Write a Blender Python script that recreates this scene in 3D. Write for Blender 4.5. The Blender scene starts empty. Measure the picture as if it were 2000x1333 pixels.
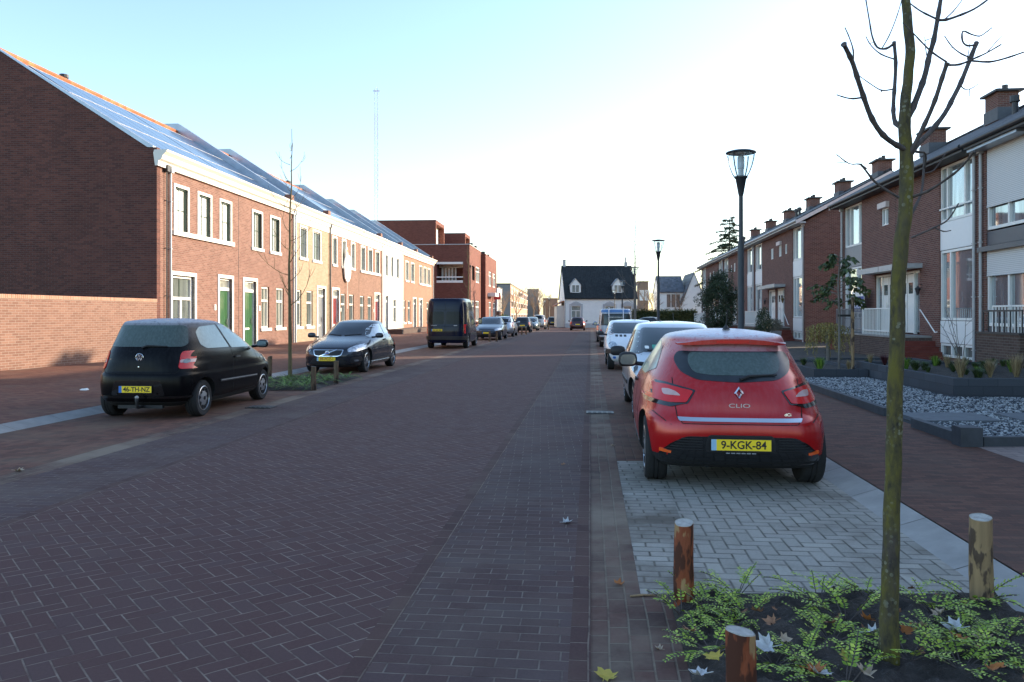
import bpy, bmesh, math, random
import numpy as np
from mathutils import Vector, Matrix
from mathutils.bvhtree import BVHTree
R = math.radians
random.seed(7)
SC = bpy.context.scene
COL = SC.collection

# ------------------------------------------------------------------ camera
FPX, CXP, HOR, HCAM = 1560.0, 1000.0, 614.0, 1.6
cam_d = bpy.data.cameras.new('camera'); cam = bpy.data.objects.new('camera', cam_d); COL.objects.link(cam)
cam.location = (0, 0, HCAM); cam.rotation_euler = (R(90), 0, 0)
cam_d.sensor_fit = 'HORIZONTAL'; cam_d.sensor_width = 36.0; cam_d.lens = 36.0 * FPX / 2000.0
cam_d.shift_y = -(1333 / 2 - HOR) / 2000.0
cam_d.clip_start = 0.05; cam_d.clip_end = 3000
SC.camera = cam

# ------------------------------------------------------------------ sky, sun, exposure
SUN_EL, SUN_AZ = 15.6, 24.0          # elevation; azimuth from +X towards +Y
w = bpy.data.worlds.new('World'); SC.world = w; w.use_nodes = True
wn = w.node_tree; wn.nodes.clear()
sky = wn.nodes.new('ShaderNodeTexSky'); sky.sky_type = 'NISHITA'; sky.sun_disc = False
sky.sun_elevation = R(SUN_EL); sky.sun_rotation = R(90 - SUN_AZ)
sky.air_density = 1.0; sky.dust_density = 1.0; sky.ozone_density = 1.8; sky.altitude = 20
bg = wn.nodes.new('ShaderNodeBackground'); bg.inputs[1].default_value = 0.15
wo = wn.nodes.new('ShaderNodeOutputWorld')
wn.links.new(sky.outputs[0], bg.inputs[0]); wn.links.new(bg.outputs[0], wo.inputs[0])
sl = bpy.data.lights.new('sun', 'SUN'); sl.energy = 3.35; sl.angle = R(0.5); sl.color = (1.0, 0.83, 0.62)
so = bpy.data.objects.new('sun', sl); COL.objects.link(so)
ce = math.cos(R(SUN_EL))
SUNV = Vector((ce * math.cos(R(SUN_AZ)), ce * math.sin(R(SUN_AZ)), math.sin(R(SUN_EL))))
so.rotation_euler = (-SUNV).to_track_quat('-Z', 'Y').to_euler()
SC.view_settings.view_transform = 'Standard'; SC.view_settings.look = 'None'
SC.view_settings.exposure = 1.58; SC.view_settings.gamma = 1.0
try: SC.view_settings.use_curve_mapping = False
except Exception: pass
SC.render.engine = 'CYCLES'
SC.cycles.max_bounces = 6; SC.cycles.diffuse_bounces = 3; SC.cycles.glossy_bounces = 3
SC.cycles.transparent_max_bounces = 8; SC.cycles.sample_clamp_indirect = 6.0
SC.cycles.use_denoising = True
SC.cycles.caustics_reflective = False; SC.cycles.caustics_refractive = False

# ------------------------------------------------------------------ frames of reference
SD = 0.0985                            # street direction dx/dy
SA = math.atan(SD)
def gz(Y): return -0.0035 * min(max(0.0, Y - 45.0), 85.0)
def P(o, Y, z=0.0): return Vector((o + SD * Y, Y, gz(Y) + z))
def ray(px, py, Y): return Vector(((px - CXP) / FPX * Y, Y, HCAM + (HOR - py) / FPX * Y))

# ------------------------------------------------------------------ object helpers
def tag(o, label=None, cat=None, group=None, kind=None):
    if label: o['label'] = label
    if cat: o['category'] = cat
    if group: o['group'] = group
    if kind: o['kind'] = kind
    return o
def empty(name, loc=(0, 0, 0), rz=0.0, label=None, cat=None, group=None):
    o = bpy.data.objects.new(name, None); COL.objects.link(o)
    o.empty_display_size = 0.2
    o.location = loc; o.rotation_euler = (0, 0, rz)
    return tag(o, label, cat, group)
def link_mesh(name, me, parent=None):
    o = bpy.data.objects.new(name, me); COL.objects.link(o)
    if parent: o.parent = parent
    return o
def children(o): return list(o.children)
def copy_tree(o, parent=None):
    c = o.copy(); COL.objects.link(c); c.parent = parent
    for ch in children(o): copy_tree(ch, c)
    return c

class MB:
    """collects shapes into ONE mesh"""
    def __init__(s): s.v = []; s.f = []; s.m = []; s.uv = None
    def add(s, vs, fs, mi=0):
        n = len(s.v); s.v += [tuple(p) for p in vs]
        for f in fs: s.f.append(tuple(i + n for i in f)); s.m.append(mi)
    def quad(s, a, b, c, d, mi=0): s.add([a, b, c, d], [(0, 1, 2, 3)], mi)
    def box(s, x0, x1, y0, y1, z0, z1, mi=0):
        if x0 > x1: x0, x1 = x1, x0
        if y0 > y1: y0, y1 = y1, y0
        if z0 > z1: z0, z1 = z1, z0
        v = [(x0, y0, z0), (x1, y0, z0), (x1, y1, z0), (x0, y1, z0), (x0, y0, z1), (x1, y0, z1), (x1, y1, z1), (x0, y1, z1)]
        s.add(v, [(0, 3, 2, 1), (4, 5, 6, 7), (0, 1, 5, 4), (1, 2, 6, 5), (2, 3, 7, 6), (3, 0, 4, 7)], mi)
    def prism(s, poly, fn, a, b, mi=0):
        """poly: list of 2-d points, fn(p, t) -> 3-d; extruded from t=a to t=b"""
        n = len(poly); vs = [fn(p, a) for p in poly] + [fn(p, b) for p in poly]
        fs = [tuple(range(n))[::-1], tuple(range(n, 2 * n))] + [(i, (i + 1) % n, n + (i + 1) % n, n + i) for i in range(n)]
        s.add(vs, fs, mi)
    def tube(s, pts, rad, n=8, mi=0, cap=True):
        pts = [Vector(p) for p in pts]
        if not hasattr(rad, '__len__'): rad = [rad] * len(pts)
        rings = []; up = None
        for i, p in enumerate(pts):
            d = (pts[min(i + 1, len(pts) - 1)] - pts[max(i - 1, 0)])
            if d.length < 1e-9: d = Vector((0, 0, 1))
            d.normalize()
            if up is None:
                up = Vector((0, 0, 1)) if abs(d.z) < 0.9 else Vector((1, 0, 0))
                up = (up - d * up.dot(d)).normalized()
            else:
                up = (up - d * up.dot(d))
                if up.length < 1e-6: up = Vector((1, 0, 0)) - d * d.x
                up.normalize()
            sd = d.cross(up)
            rings.append([p + (up * math.cos(2 * math.pi * k / n) + sd * math.sin(2 * math.pi * k / n)) * rad[i] for k in range(n)])
        vs = [q for r in rings for q in r]; fs = []
        for i in range(len(rings) - 1):
            for k in range(n):
                a = i * n + k; b = i * n + (k + 1) % n
                fs.append((a, b, b + n, a + n))
        if cap:
            fs.append(tuple(range(n))[::-1]); fs.append(tuple(range((len(rings) - 1) * n, len(rings) * n)))
        s.add(vs, fs, mi)
    def lathe(s, prof, n=24, c=(0, 0, 0), axis='z', mi=0, a0=0.0):
        """prof: (r, h) pairs"""
        vs = []; fs = []
        for r, h in prof:
            for k in range(n):
                t = 2 * math.pi * k / n + a0; a, b = r * math.cos(t), r * math.sin(t)
                q = (a, b, h) if axis == 'z' else ((h, a, b) if axis == 'x' else (b, h, a))
                vs.append((q[0] + c[0], q[1] + c[1], q[2] + c[2]))
        for i in range(len(prof) - 1):
            for k in range(n):
                a = i * n + k; b = i * n + (k + 1) % n
                fs.append((a, b, b + n, a + n))
        if prof[0][0] > 1e-4: fs.append(tuple(range(n))[::-1])
        if prof[-1][0] > 1e-4: fs.append(tuple(range((len(prof) - 1) * n, len(prof) * n)))
        s.add(vs, fs, mi)
    def mesh(s, name, mats, smooth=None, weld=False):
        me = bpy.data.meshes.new(name); me.from_pydata(s.v, [], s.f)
        if not isinstance(mats, (list, tuple)): mats = [mats]
        for m in mats: me.materials.append(m)
        me.polygons.foreach_set('material_index', s.m)
        if weld or smooth is not None:
            bm = bmesh.new(); bm.from_mesh(me)
            if weld: bmesh.ops.remove_doubles(bm, verts=bm.verts, dist=1e-5)
            bmesh.ops.recalc_face_normals(bm, faces=bm.faces); bm.to_mesh(me); bm.free()
        if smooth is not None:
            me.polygons.foreach_set('use_smooth', [True] * len(me.polygons))
            me.set_sharp_from_angle(angle=R(smooth))
        me.update(); return me
    def build(s, name, mats, parent=None, smooth=None, weld=False):
        return link_mesh(name, s.mesh(name, mats, smooth, weld), parent)

# ------------------------------------------------------------------ node helper
class V:
    def __init__(s, nt, sock): s.nt = nt; s.k = sock
    def _m(s, op, b=None, c=None):
        n = s.nt.nodes.new('ShaderNodeMath'); n.operation = op
        for i, x in enumerate((s, b, c)):
            if x is None: continue
            if isinstance(x, V): s.nt.links.new(x.k, n.inputs[i])
            else: n.inputs[i].default_value = float(x)
        return V(s.nt, n.outputs[0])
    def __add__(s, b): return s._m('ADD', b)
    def __sub__(s, b): return s._m('SUBTRACT', b)
    def __mul__(s, b): return s._m('MULTIPLY', b)
    def floor(s): return s._m('FLOOR')
    def mod(s, b): return s._m('FLOORED_MODULO', b)
    def gt(s, b): return s._m('GREATER_THAN', b)
    def lt(s, b): return s._m('LESS_THAN', b)
    def min(s, b): return s._m('MINIMUM', b)
    def max(s, b): return s._m('MAXIMUM', b)
    def ramp(s, a, b):
        n = s.nt.nodes.new('ShaderNodeMapRange'); n.clamp = True
        s.nt.links.new(s.k, n.inputs[0]); n.inputs[1].default_value = a; n.inputs[2].default_value = b
        return V(s.nt, n.outputs[0])
def new_mat(name):
    m = bpy.data.materials.new(name); m.use_nodes = True
    nt = m.node_tree; nt.nodes.clear()
    b = nt.nodes.new('ShaderNodeBsdfPrincipled'); o = nt.nodes.new('ShaderNodeOutputMaterial')
    nt.links.new(b.outputs[0], o.inputs[0]); return m, nt, b
def L(nt, a, b): nt.links.new(a.k if isinstance(a, V) else a, b)
def noise(nt, vec, scale, detail=4, rough=0.6, dim='3D'):
    n = nt.nodes.new('ShaderNodeTexNoise'); n.noise_dimensions = dim
    n.inputs['Scale'].default_value = scale; n.inputs['Detail'].default_value = detail; n.inputs['Roughness'].default_value = rough
    if vec is not None: nt.links.new(vec, n.inputs['Vector'])
    return V(nt, n.outputs[0])
def mixc(nt, fac, a, b, mode='MIX'):
    n = nt.nodes.new('ShaderNodeMix'); n.data_type = 'RGBA'; n.blend_type = mode
    if isinstance(fac, (int, float)): n.inputs[0].default_value = fac
    else: L(nt, fac, n.inputs[0])
    for x, i in ((a, 6), (b, 7)):
        if isinstance(x, (tuple, list)): n.inputs[i].default_value = (*x[:3], 1)
        else: L(nt, x, n.inputs[i])
    return n.outputs[2]
def cramp(nt, fac, stops):
    n = nt.nodes.new('ShaderNodeValToRGB'); L(nt, fac, n.inputs[0])
    el = n.color_ramp.elements
    while len(el) < len(stops): el.new(0.5)
    for e, (p, c) in zip(el, stops): e.position = p; e.color = (*c, 1)
    return n.outputs[0]
def bump(nt, b, h, strength=0.5, dist=0.01):
    n = nt.nodes.new('ShaderNodeBump'); n.inputs['Strength'].default_value = strength; n.inputs['Distance'].default_value = dist
    L(nt, h, n.inputs['Height']); L(nt, n.outputs[0], b.inputs['Normal'])
def geo_pos(nt): return nt.nodes.new('ShaderNodeNewGeometry').outputs['Position']
def obj_pos(nt): return nt.nodes.new('ShaderNodeTexCoord').outputs['Object']
def sep(nt, vec):
    n = nt.nodes.new('ShaderNodeSeparateXYZ'); nt.links.new(vec, n.inputs[0])
    return [V(nt, n.outputs[i]) for i in range(3)]
def comb(nt, x, y, z=0.0):
    n = nt.nodes.new('ShaderNodeCombineXYZ')
    for i, q in enumerate((x, y, z)):
        if isinstance(q, V): nt.links.new(q.k, n.inputs[i])
        else: n.inputs[i].default_value = q
    return n.outputs[0]

MATS = {}
def plain(name, col, rough=0.6, metal=0.0, var=0.12, scale=6.0, coat=0.0, ior=1.5, bmp=0.0, rvar=0.0):
    """a plain procedural material with slight mottling"""
    if name in MATS: return MATS[name]
    m, nt, b = new_mat(name)
    p = obj_pos(nt); nz = noise(nt, p, scale, 5)
    lo = tuple(max(0, c * (1 - var)) for c in col); hi = tuple(min(1, c * (1 + var)) for c in col)
    L(nt, cramp(nt, nz, [(0.3, lo), (0.7, hi)]), b.inputs['Base Color'])
    b.inputs['Roughness'].default_value = rough; b.inputs['Metallic'].default_value = metal
    b.inputs['IOR'].default_value = ior; b.inputs['Coat Weight'].default_value = coat
    if rvar:
        L(nt, nz * rvar + (rough - rvar / 2), b.inputs['Roughness'])
    if bmp: bump(nt, b, noise(nt, p, scale * 6, 4), bmp, 0.01)
    MATS[name] = m; return m
def emis(name, col, st):
    if name in MATS: return MATS[name]
    m, nt, b = new_mat(name)
    b.inputs['Base Color'].default_value = (*col, 1)
    b.inputs['Emission Color'].default_value = (*col, 1); b.inputs['Emission Strength'].default_value = st
    MATS[name] = m; return m
def brick(name, c1, c2, c3, mortar, bw=0.22, rh=0.066, ms=0.011, rough=0.85, dark=0.25):
    """wall brick in the house's own frame: u = x + y, v = z"""
    if name in MATS: return MATS[name]
    m, nt, b = new_mat(name)
    x, y, z = sep(nt, obj_pos(nt)); uv = comb(nt, x + y, z)
    t = nt.nodes.new('ShaderNodeTexBrick'); nt.links.new(uv, t.inputs['Vector'])
    t.inputs['Color1'].default_value = (0, 0, 0, 1); t.inputs['Color2'].default_value = (1, 1, 1, 1)
    t.inputs['Mortar'].default_value = (0.5, 0.5, 0.5, 1)
    t.inputs['Scale'].default_value = 1; t.inputs['Brick Width'].default_value = bw; t.inputs['Row Height'].default_value = rh
    t.inputs['Mortar Size'].default_value = ms / 2; t.inputs['Mortar Smooth'].default_value = 0.1; t.inputs['Bias'].default_value = 0
    col = cramp(nt, V(nt, t.outputs['Color']), [(0.0, c1), (0.5, c2), (1.0, c3)])
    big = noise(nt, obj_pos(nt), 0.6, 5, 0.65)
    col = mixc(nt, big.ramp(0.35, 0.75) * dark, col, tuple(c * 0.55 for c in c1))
    fine = noise(nt, obj_pos(nt), 35, 3)
    col = mixc(nt, fine.ramp(0.3, 0.8) * 0.25, col, tuple(min(1, c * 1.5) for c in c2))
    col = mixc(nt, V(nt, t.outputs['Fac']) * 0.8, col, mortar)
    L(nt, col, b.inputs['Base Color']); b.inputs['Roughness'].default_value = rough; b.inputs['Specular IOR Level'].default_value = .3
    bump(nt, b, (V(nt, t.outputs['Fac']) * -1.0) + fine * 0.25, 0.6, 0.008)
    MATS[name] = m; return m
def pavers(name, stops, joint, kind='herring', wdt=0.1, rot=45.0, jw=0.055, rough=0.75, jstr=0.75, dirt=None, dirt_amt=0.4, dlo=.48, dhi=.72, tracks=.35):
    """street pavers in the street's frame, laid by world position"""
    if name in MATS: return MATS[name]
    m, nt, b = new_mat(name)
    mp = nt.nodes.new('ShaderNodeMapping'); nt.links.new(geo_pos(nt), mp.inputs[0])
    mp.inputs['Rotation'].default_value = (0, 0, SA + R(rot))
    wob = nt.nodes.new('ShaderNodeTexNoise'); wob.inputs['Scale'].default_value = 1.3; wob.inputs['Detail'].default_value = 2
    nt.links.new(geo_pos(nt), wob.inputs['Vector'])
    wx, wy, _ = sep(nt, wob.outputs[1])
    x, y, _ = sep(nt, mp.outputs[0])
    x = (x + wx * 0.02) * (1 / wdt); y = (y + wy * 0.02) * (1 / wdt)
    if kind == 'herring':
        i = x.floor(); j = y.floor(); fx = x - i; fy = y - j; k = (i - j).mod(4.0)
        h = k.lt(1.5); a = k.gt(0.5) * h
        up = k.lt(2.5) * (h * -1.0 + 1.0)
        v_ = h * -1.0 + 1.0
        u = h * fx + v_ * fy + a + up; vv = h * fy + v_ * fx
        d = u.min(u * -1.0 + 2.0).min(vv.min(vv * -1.0 + 1.0))
        idx = i - a + h * 0.37; idy = j - up
    else:
        j = y.floor(); xx = x * 0.5 + j.mod(2.0) * 0.5 + j * 0.031; i = xx.floor()
        u = (xx - i) * 2.0; vv = y - j
        d = u.min(u * -1.0 + 2.0).min(vv.min(vv * -1.0 + 1.0)); idx = i; idy = j
    wn_ = nt.nodes.new('ShaderNodeTexWhiteNoise'); wn_.noise_dimensions = '2D'; nt.links.new(comb(nt, idx, idy), wn_.inputs['Vector'])
    rnd = V(nt, wn_.outputs['Value'])
    col = cramp(nt, rnd, stops)
    fine = noise(nt, geo_pos(nt), 60, 4, 0.7)
    big = noise(nt, geo_pos(nt), 0.9, 6, 0.62)
    mid = noise(nt, geo_pos(nt), 5, 5, 0.65)
    col = mixc(nt, fine.ramp(0.35, 0.75) * 0.22, col, tuple(min(1, c * 1.9) for c in stops[-1][1]))
    xs_, ys_, _ = sep(nt, mp.outputs[0])
    trk = noise(nt, comb(nt, xs_ * 1.6, ys_ * .10), 1.0, 5, .65)
    col = mixc(nt, trk.ramp(.38, .72) * tracks, col, tuple(c * .45 for c in stops[0][1]))
    jm = d.ramp(jw * 1.25, jw * 0.6) * mid.ramp(0.30, 0.68) * jstr
    col = mixc(nt, d.ramp(jw * 2.2, jw) * .35, col, tuple(c * .5 for c in stops[0][1]))
    col = mixc(nt, jm, col, joint)
    jd = d.ramp(jw * 1.3, jw * 0.5)
    if dirt is not None:
        col = mixc(nt, big.ramp(dlo, dhi) * dirt_amt, col, dirt)
        col = mixc(nt, mid.ramp(0.62, 0.8) * dirt_amt * 0.6, col, tuple(c * 0.45 for c in dirt))
    L(nt, col, b.inputs['Base Color'])
    L(nt, rnd * -0.06 + big * 0.08 + (rough + .12), b.inputs['Roughness']); b.inputs['Specular IOR Level'].default_value = .22
    bump(nt, b, d.ramp(0.0, jw * 1.6) + rnd * 0.25 + fine * 0.15, 0.5, 0.006)
    MATS[name] = m; return m
# ------------------------------------------------------------------ ground and street
M_road = pavers('road_herringbone', [(0, (0.081, 0.041, 0.039)), (.5, (0.089, 0.044, 0.041)), (.9, (0.084, 0.047, 0.046)), (1, (0.098, 0.056, 0.050))], (0.307, 0.240, 0.194), 'herring', .1, 45, jw=.045, jstr=.9, dirt=(0.119, 0.078, 0.066), dirt_amt=.30, dlo=.40, dhi=.75, tracks=0)
M_side = pavers('road_running', [(0, (.078, .046, .045)), (.5, (.090, .053, .050)), (.85, (.082, .054, .056)), (1, (.110, .068, .060))], (.26, .215, .18), 'run', .1, 0, jw=.045, jstr=.85, dirt=(.145, .118, .102), dirt_amt=.5, dlo=.44, dhi=.7)
M_sold = pavers('road_soldier', [(0, (0.073, 0.040, 0.038)), (.5, (0.084, 0.045, 0.041)), (1, (0.100, 0.056, 0.047))], (0.307, 0.240, 0.189), 'run', .1, 90, jw=.045, dirt=(0.167, 0.133, 0.103), dirt_amt=.35)
M_gut = pavers('gutter_bricks', [(0, (0.070, 0.043, 0.038)), (.5, (0.105, 0.057, 0.046)), (1, (0.125, 0.065, 0.051))], (0.223, 0.183, 0.137), 'run', .1, 90, jstr=.95, dirt=(0.231, 0.183, 0.137), dirt_amt=.9, dlo=.40, dhi=.64)
M_bayred = pavers('bay_red', [(0, (0.084, 0.045, 0.037)), (.5, (0.136, 0.063, 0.046)), (1, (0.167, 0.078, 0.054))], (0.167, 0.126, 0.097), 'herring', .1, 0, jstr=.6, dirt=(0.161, 0.120, 0.086), dirt_amt=.6, dlo=.42, dhi=.68)
M_baygrey = pavers('bay_grey', [(0, (0.280, 0.260, 0.222)), (.4, (0.345, 0.314, 0.270)), (.8, (0.306, 0.284, 0.249)), (1, (0.389, 0.357, 0.303))], (0.059, 0.051, 0.039), 'herring', .105, 0, jw=.06, jstr=1.0, dirt=(0.111, 0.090, 0.070), dirt_amt=.75, dlo=.52, dhi=.70)
M_bayedge = pavers('bay_grey_edge', [(0, (0.286, 0.266, 0.227)), (.5, (0.345, 0.314, 0.270)), (1, (0.376, 0.345, 0.298))], (0.059, 0.051, 0.039), 'run', .105, 0, jw=.06, jstr=1.0, dirt=(0.111, 0.090, 0.070), dirt_amt=.85, dlo=.44, dhi=.62)
M_walk = pavers('pavement_bricks', [(0, (0.081, 0.045, 0.038)), (.5, (0.125, 0.058, 0.042)), (1, (0.156, 0.073, 0.050))], (0.140, 0.107, 0.080), 'run', .07, 0, jstr=.4, dirt=(0.119, 0.086, 0.066), dirt_amt=.5)
M_walkL = pavers('pavement_bricks_red', [(0, (0.105, 0.048, 0.038)), (.5, (0.165, 0.070, 0.048)), (1, (0.198, 0.089, 0.058))], (0.167, 0.120, 0.092), 'run', .08, 0, jstr=.4, dirt=(0.167, 0.117, 0.086), dirt_amt=.5)
M_kerb = plain('kerb_concrete', (.285, .272, .255), .85, var=.16, scale=4, bmp=.25)
M_earth = plain('earth', (.055, .043, .033), .95, var=.5, scale=2.2, bmp=.6)
M_grnd = plain('ground_far', (.16, .13, .10), .95, var=.3, scale=.6)

YB = [-8, 2, 4, 6, 10, 16, 24, 34, 45, 60, 80, 100, 130]
def strip(name, o0, o1, Y0, Y1, z0, z1, mat):
    b = MB(); ys = [Y0] + [y for y in YB if Y0 < y < Y1] + [Y1]
    for a, c in zip(ys, ys[1:]):
        b.quad(P(o0, a, z0), P(o1, a, z1), P(o1, c, z1), P(o0, c, z0))
    return tag(b.build(name, mat), kind='structure')
b = MB(); ys = [-60, 45, 60, 80, 100, 130, 400, 1500]
for a, c in zip(ys, ys[1:]):
    b.quad((-900, a, gz(a) - .05), (900, a, gz(a) - .05), (900, c, gz(c) - .05), (-900, c, gz(c) - .05))
tag(b.build('ground', M_grnd), kind='structure')
E = 1.0048
strip('road', -4.4 * E, -1.1 * E, -8, 97, 0, 0, M_road)
strip('road', -1.1 * E, -1.0 * E, -8, 97, 0, 0, M_sold)
strip('road', -1.0 * E, -.1 * E, -8, 97, 0, 0, M_side)
strip('road', -.1 * E, 0, -8, 97, 0, .0, M_sold)
strip('road', -4.5 * E, -4.4 * E, -8, 97, 0, 0, M_sold)
strip('road', -5.5 * E, -4.5 * E, -8, 97, 0, 0, M_side)
strip('gutter', 0, .285, -8, 97, -.006, .002, M_gut)
strip('gutter', -5.82, -5.5 * E, -8, 97, .002, -.006, M_gut)
# right parking lane
strip('parking_bay', .285, .285 + .42, 4.56, 8.7, 0, 0, M_bayedge)
strip('parking_bay', .705, 2.28, 4.56, 8.7, 0, 0, M_baygrey)
strip('parking_bay', .285, 2.28, 8.7, 97, 0, 0, M_bayred)
strip('parking_bay', .285, 2.28, -8, 1.2, 0, 0, M_bayred)
# left parking lane, with the planting bed at 16.7-20.3
strip('parking_bay', -7.9, -5.82, -8, 16.75, 0, 0, M_bayred)
strip('parking_bay', -7.9, -5.82, 20.4, 97, 0, 0, M_bayred)
# junction at the far end
b = MB()
b.quad(P(-30, 97, 0.004), P(30, 97, .004), P(30, 106, .004), P(-30, 106, .004))
tag(b.build('junction', M_walkL), kind='structure')
b = MB(); b.quad(P(-9, 106, 0.004), P(-3.2, 106, .004), P(-10, 190, .2), P(-17, 190, .2))
tag(b.build('road', M_side), kind='structure')
# kerbs: sloping concrete bands with joints
def kerb(o0, o1, z0, z1, Y0, Y1, step=1.0):
    b = MB(); y = Y0
    while y < Y1:
        y2 = min(y + step, Y1); g = .008
        a = [P(o0, y + g, z0), P(o1, y + g, z1), P(o1, y2, z1), P(o0, y2, z0)]
        b.quad(*a)
        b.quad(P(o0, y, z0 - .006), P(o1, y, z1 - .006), P(o1, y + g, z1 - .006), P(o0, y + g, z0 - .006), 1)
        y = y2
    return b
M_joint = plain('kerb_joint', (.08, .075, .07), .9)
tag(kerb(2.28, 2.52, .0, .07, -8, 97).build('kerb', [M_kerb, M_joint]), kind='structure')
tag(kerb(-8.14, -7.9, .085, .0, -8, 97).build('kerb', [M_kerb, M_joint]), kind='structure')
strip('pavement', 2.535, 4.42, -8, 97, .07, .08, M_walk)
def XL(Y): return .0737 * Y - 13.635          # facade line of the left terrace
b = MB(); ys = [-8, 2, 6, 10, 16, 20, 26, 34, 45, 60, 80, 97]
for a, c in zip(ys, ys[1:]):
    qa = Vector((min(XL(a), 99) - .3, a, .2)); qc = Vector((XL(c) - .3, c, .2))
    b.quad(qa, P(-8.15, a, .085), P(-8.15, c, .085), qc)
tag(b.build('pavement', M_walkL), kind='structure')
b = MB()
for a, c in zip(ys[:6], ys[1:6]):
    b.quad(Vector((XL(a) - 25, a, .2)), Vector((XL(a) - .3, a, .2)), Vector((XL(c) - .3, c, .2)), Vector((XL(c) - 25, c, .2)))
tag(b.build('pavement', M_walkL), kind='structure')
strip('garden_soil', 4.42, 13.0, -8, 97, .055, .10, M_earth)

# ------------------------------------------------------------------ house kit
M_white = plain('white_paint', (.80, .79, .75), .45, var=.03)
M_cream = plain('cream_paint', (.78, .76, .68), .5, var=.03)
M_stone = plain('white_stone', (.78, .76, .70), .7, var=.05)
M_green = plain('green_paint', (.022, .095, .030), .35, var=.06, coat=.3)
M_dgreen = plain('dark_green_paint', (.03, .065, .045), .35)
M_grey = plain('grey_paint', (.22, .23, .24), .4)
M_dred = plain('dark_red_paint', (.20, .02, .022), .35)
M_black = plain('black_paint', (.012, .012, .013), .4)
M_zinc = plain('zinc', (.36, .41, .47), .38, metal=.7, var=.12, scale=2.5)
M_pvc = plain('grey_downpipe', (.42, .42, .42), .4)
M_chrome = plain('chrome', (.75, .75, .76), .12, metal=1.0, var=.02)
M_steel = plain('steel', (.5, .5, .5), .3, metal=1.0, var=.05)
def glassm(name, col, rough=.03, ior=1.9, var=.35, scale=.9, coat=.6, metal=0.0):
    if name in MATS: return MATS[name]
    m, nt, b = new_mat(name)
    x, y, z = sep(nt, obj_pos(nt))
    nz = noise(nt, comb(nt, (x + y) * 3.0, z * .35), scale, 3)
    lo = tuple(c * (1 - var) for c in col); hi = tuple(min(1, c * (1 + var)) for c in col)
    L(nt, cramp(nt, nz, [(.3, lo), (.7, hi)]), b.inputs['Base Color'])
    b.inputs['Roughness'].default_value = rough; b.inputs['IOR'].default_value = ior
    b.inputs['Coat Weight'].default_value = coat; b.inputs['Coat Roughness'].default_value = .01; b.inputs['Metallic'].default_value = metal
    bump(nt, b, noise(nt, obj_pos(nt), .7, 2), .10, .02)
    MATS[name] = m; return m
M_glassd = glassm('window_glass_dark', (.12, .14, .13), var=.5)
M_glassc = glassm('window_glass_curtain', (.80, .80, .74), var=.08, scale=2.5)
M_glassm = glassm('window_glass_blind', (.27, .28, .25), var=.3, scale=2)
M_glassr = glassm('window_glass_right', (.40, .45, .47), ior=2.0, var=.45, metal=.6)
BR_red = brick('brick_red', (.140, .066, .050), (.195, .094, .072), (.24, .128, .098), (.30, .25, .20))
BR_yel = brick('brick_yellow', (.28, .20, .13), (.34, .25, .165), (.39, .29, .20), (.35, .30, .24))
BR_brown = brick('brick_brown', (.175, .092, .064), (.23, .124, .088), (.275, .155, .112), (.28, .23, .18))
BR_pink = brick('brick_pink', (.25, .115, .075), (.30, .145, .095), (.35, .18, .12), (.33, .28, .22))
BR_wall = brick('brick_garden_wall', (.165, .085, .062), (.205, .108, .08), (.245, .138, .102), (.33, .28, .23))
BR_dark = brick('brick_dark', (.105, .042, .032), (.150, .060, .045), (.19, .082, .060), (.26, .22, .195), ms=.014)
BR_deep = brick('brick_deep_red', (.122, .046, .035), (.160, .060, .045), (.195, .074, .054), (.20, .08, .058), ms=.007)
BR_grim = brick('brick_sooty', (.065, .040, .033), (.095, .058, .046), (.12, .08, .062), (.16, .14, .125), ms=.014)
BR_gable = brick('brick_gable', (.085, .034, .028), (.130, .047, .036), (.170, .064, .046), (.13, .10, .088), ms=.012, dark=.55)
BR_step = brick('brick_steps', (.14, .03, .022), (.18, .042, .03), (.21, .055, .04), (.12, .06, .05), ms=.008)
def tiles(name, c, gap=.30, row=.34, rough=.6):
    if name in MATS: return MATS[name]
    m, nt, b = new_mat(name)
    x, y, z = sep(nt, obj_pos(nt))
    u = x * (1 / gap); v = z * (1 / (row * .52))
    fu = u - u.floor(); fv = v - v.floor()
    wn_ = nt.nodes.new('ShaderNodeTexWhiteNoise'); wn_.noise_dimensions = '2D'; nt.links.new(comb(nt, u.floor(), v.floor()), wn_.inputs['Vector'])
    r = V(nt, wn_.outputs['Value'])
    col = cramp(nt, r, [(0, tuple(q * .7 for q in c)), (1, tuple(min(1, q * 1.25) for q in c))])
    big = noise(nt, obj_pos(nt), .8, 4)
    col = mixc(nt, big.ramp(.4, .8) * .35, col, tuple(q * .5 for q in c))
    L(nt, col, b.inputs['Base Color']); b.inputs['Roughness'].default_value = rough; b.inputs['Specular IOR Level'].default_value = .2
    wave = fu._m('SINE') if False else (fu - .5)._m('ABSOLUTE')
    bump(nt, b, wave * .9 + fv.ramp(.0, .15) * .5, .9, .035)
    MATS[name] = m; return m
T_orange = tiles('roof_tiles_orange', (.42, .15, .07))
T_dark = tiles('roof_tiles_dark', (.045, .047, .052))
T_black = tiles('roof_tiles_black', (.022, .026, .028), gap=.25)
M_verge = plain('verge_board', (.66, .56, .52), .6, var=.05)
M_fascia = plain('dark_fascia', (.03, .03, .033), .5)

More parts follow.
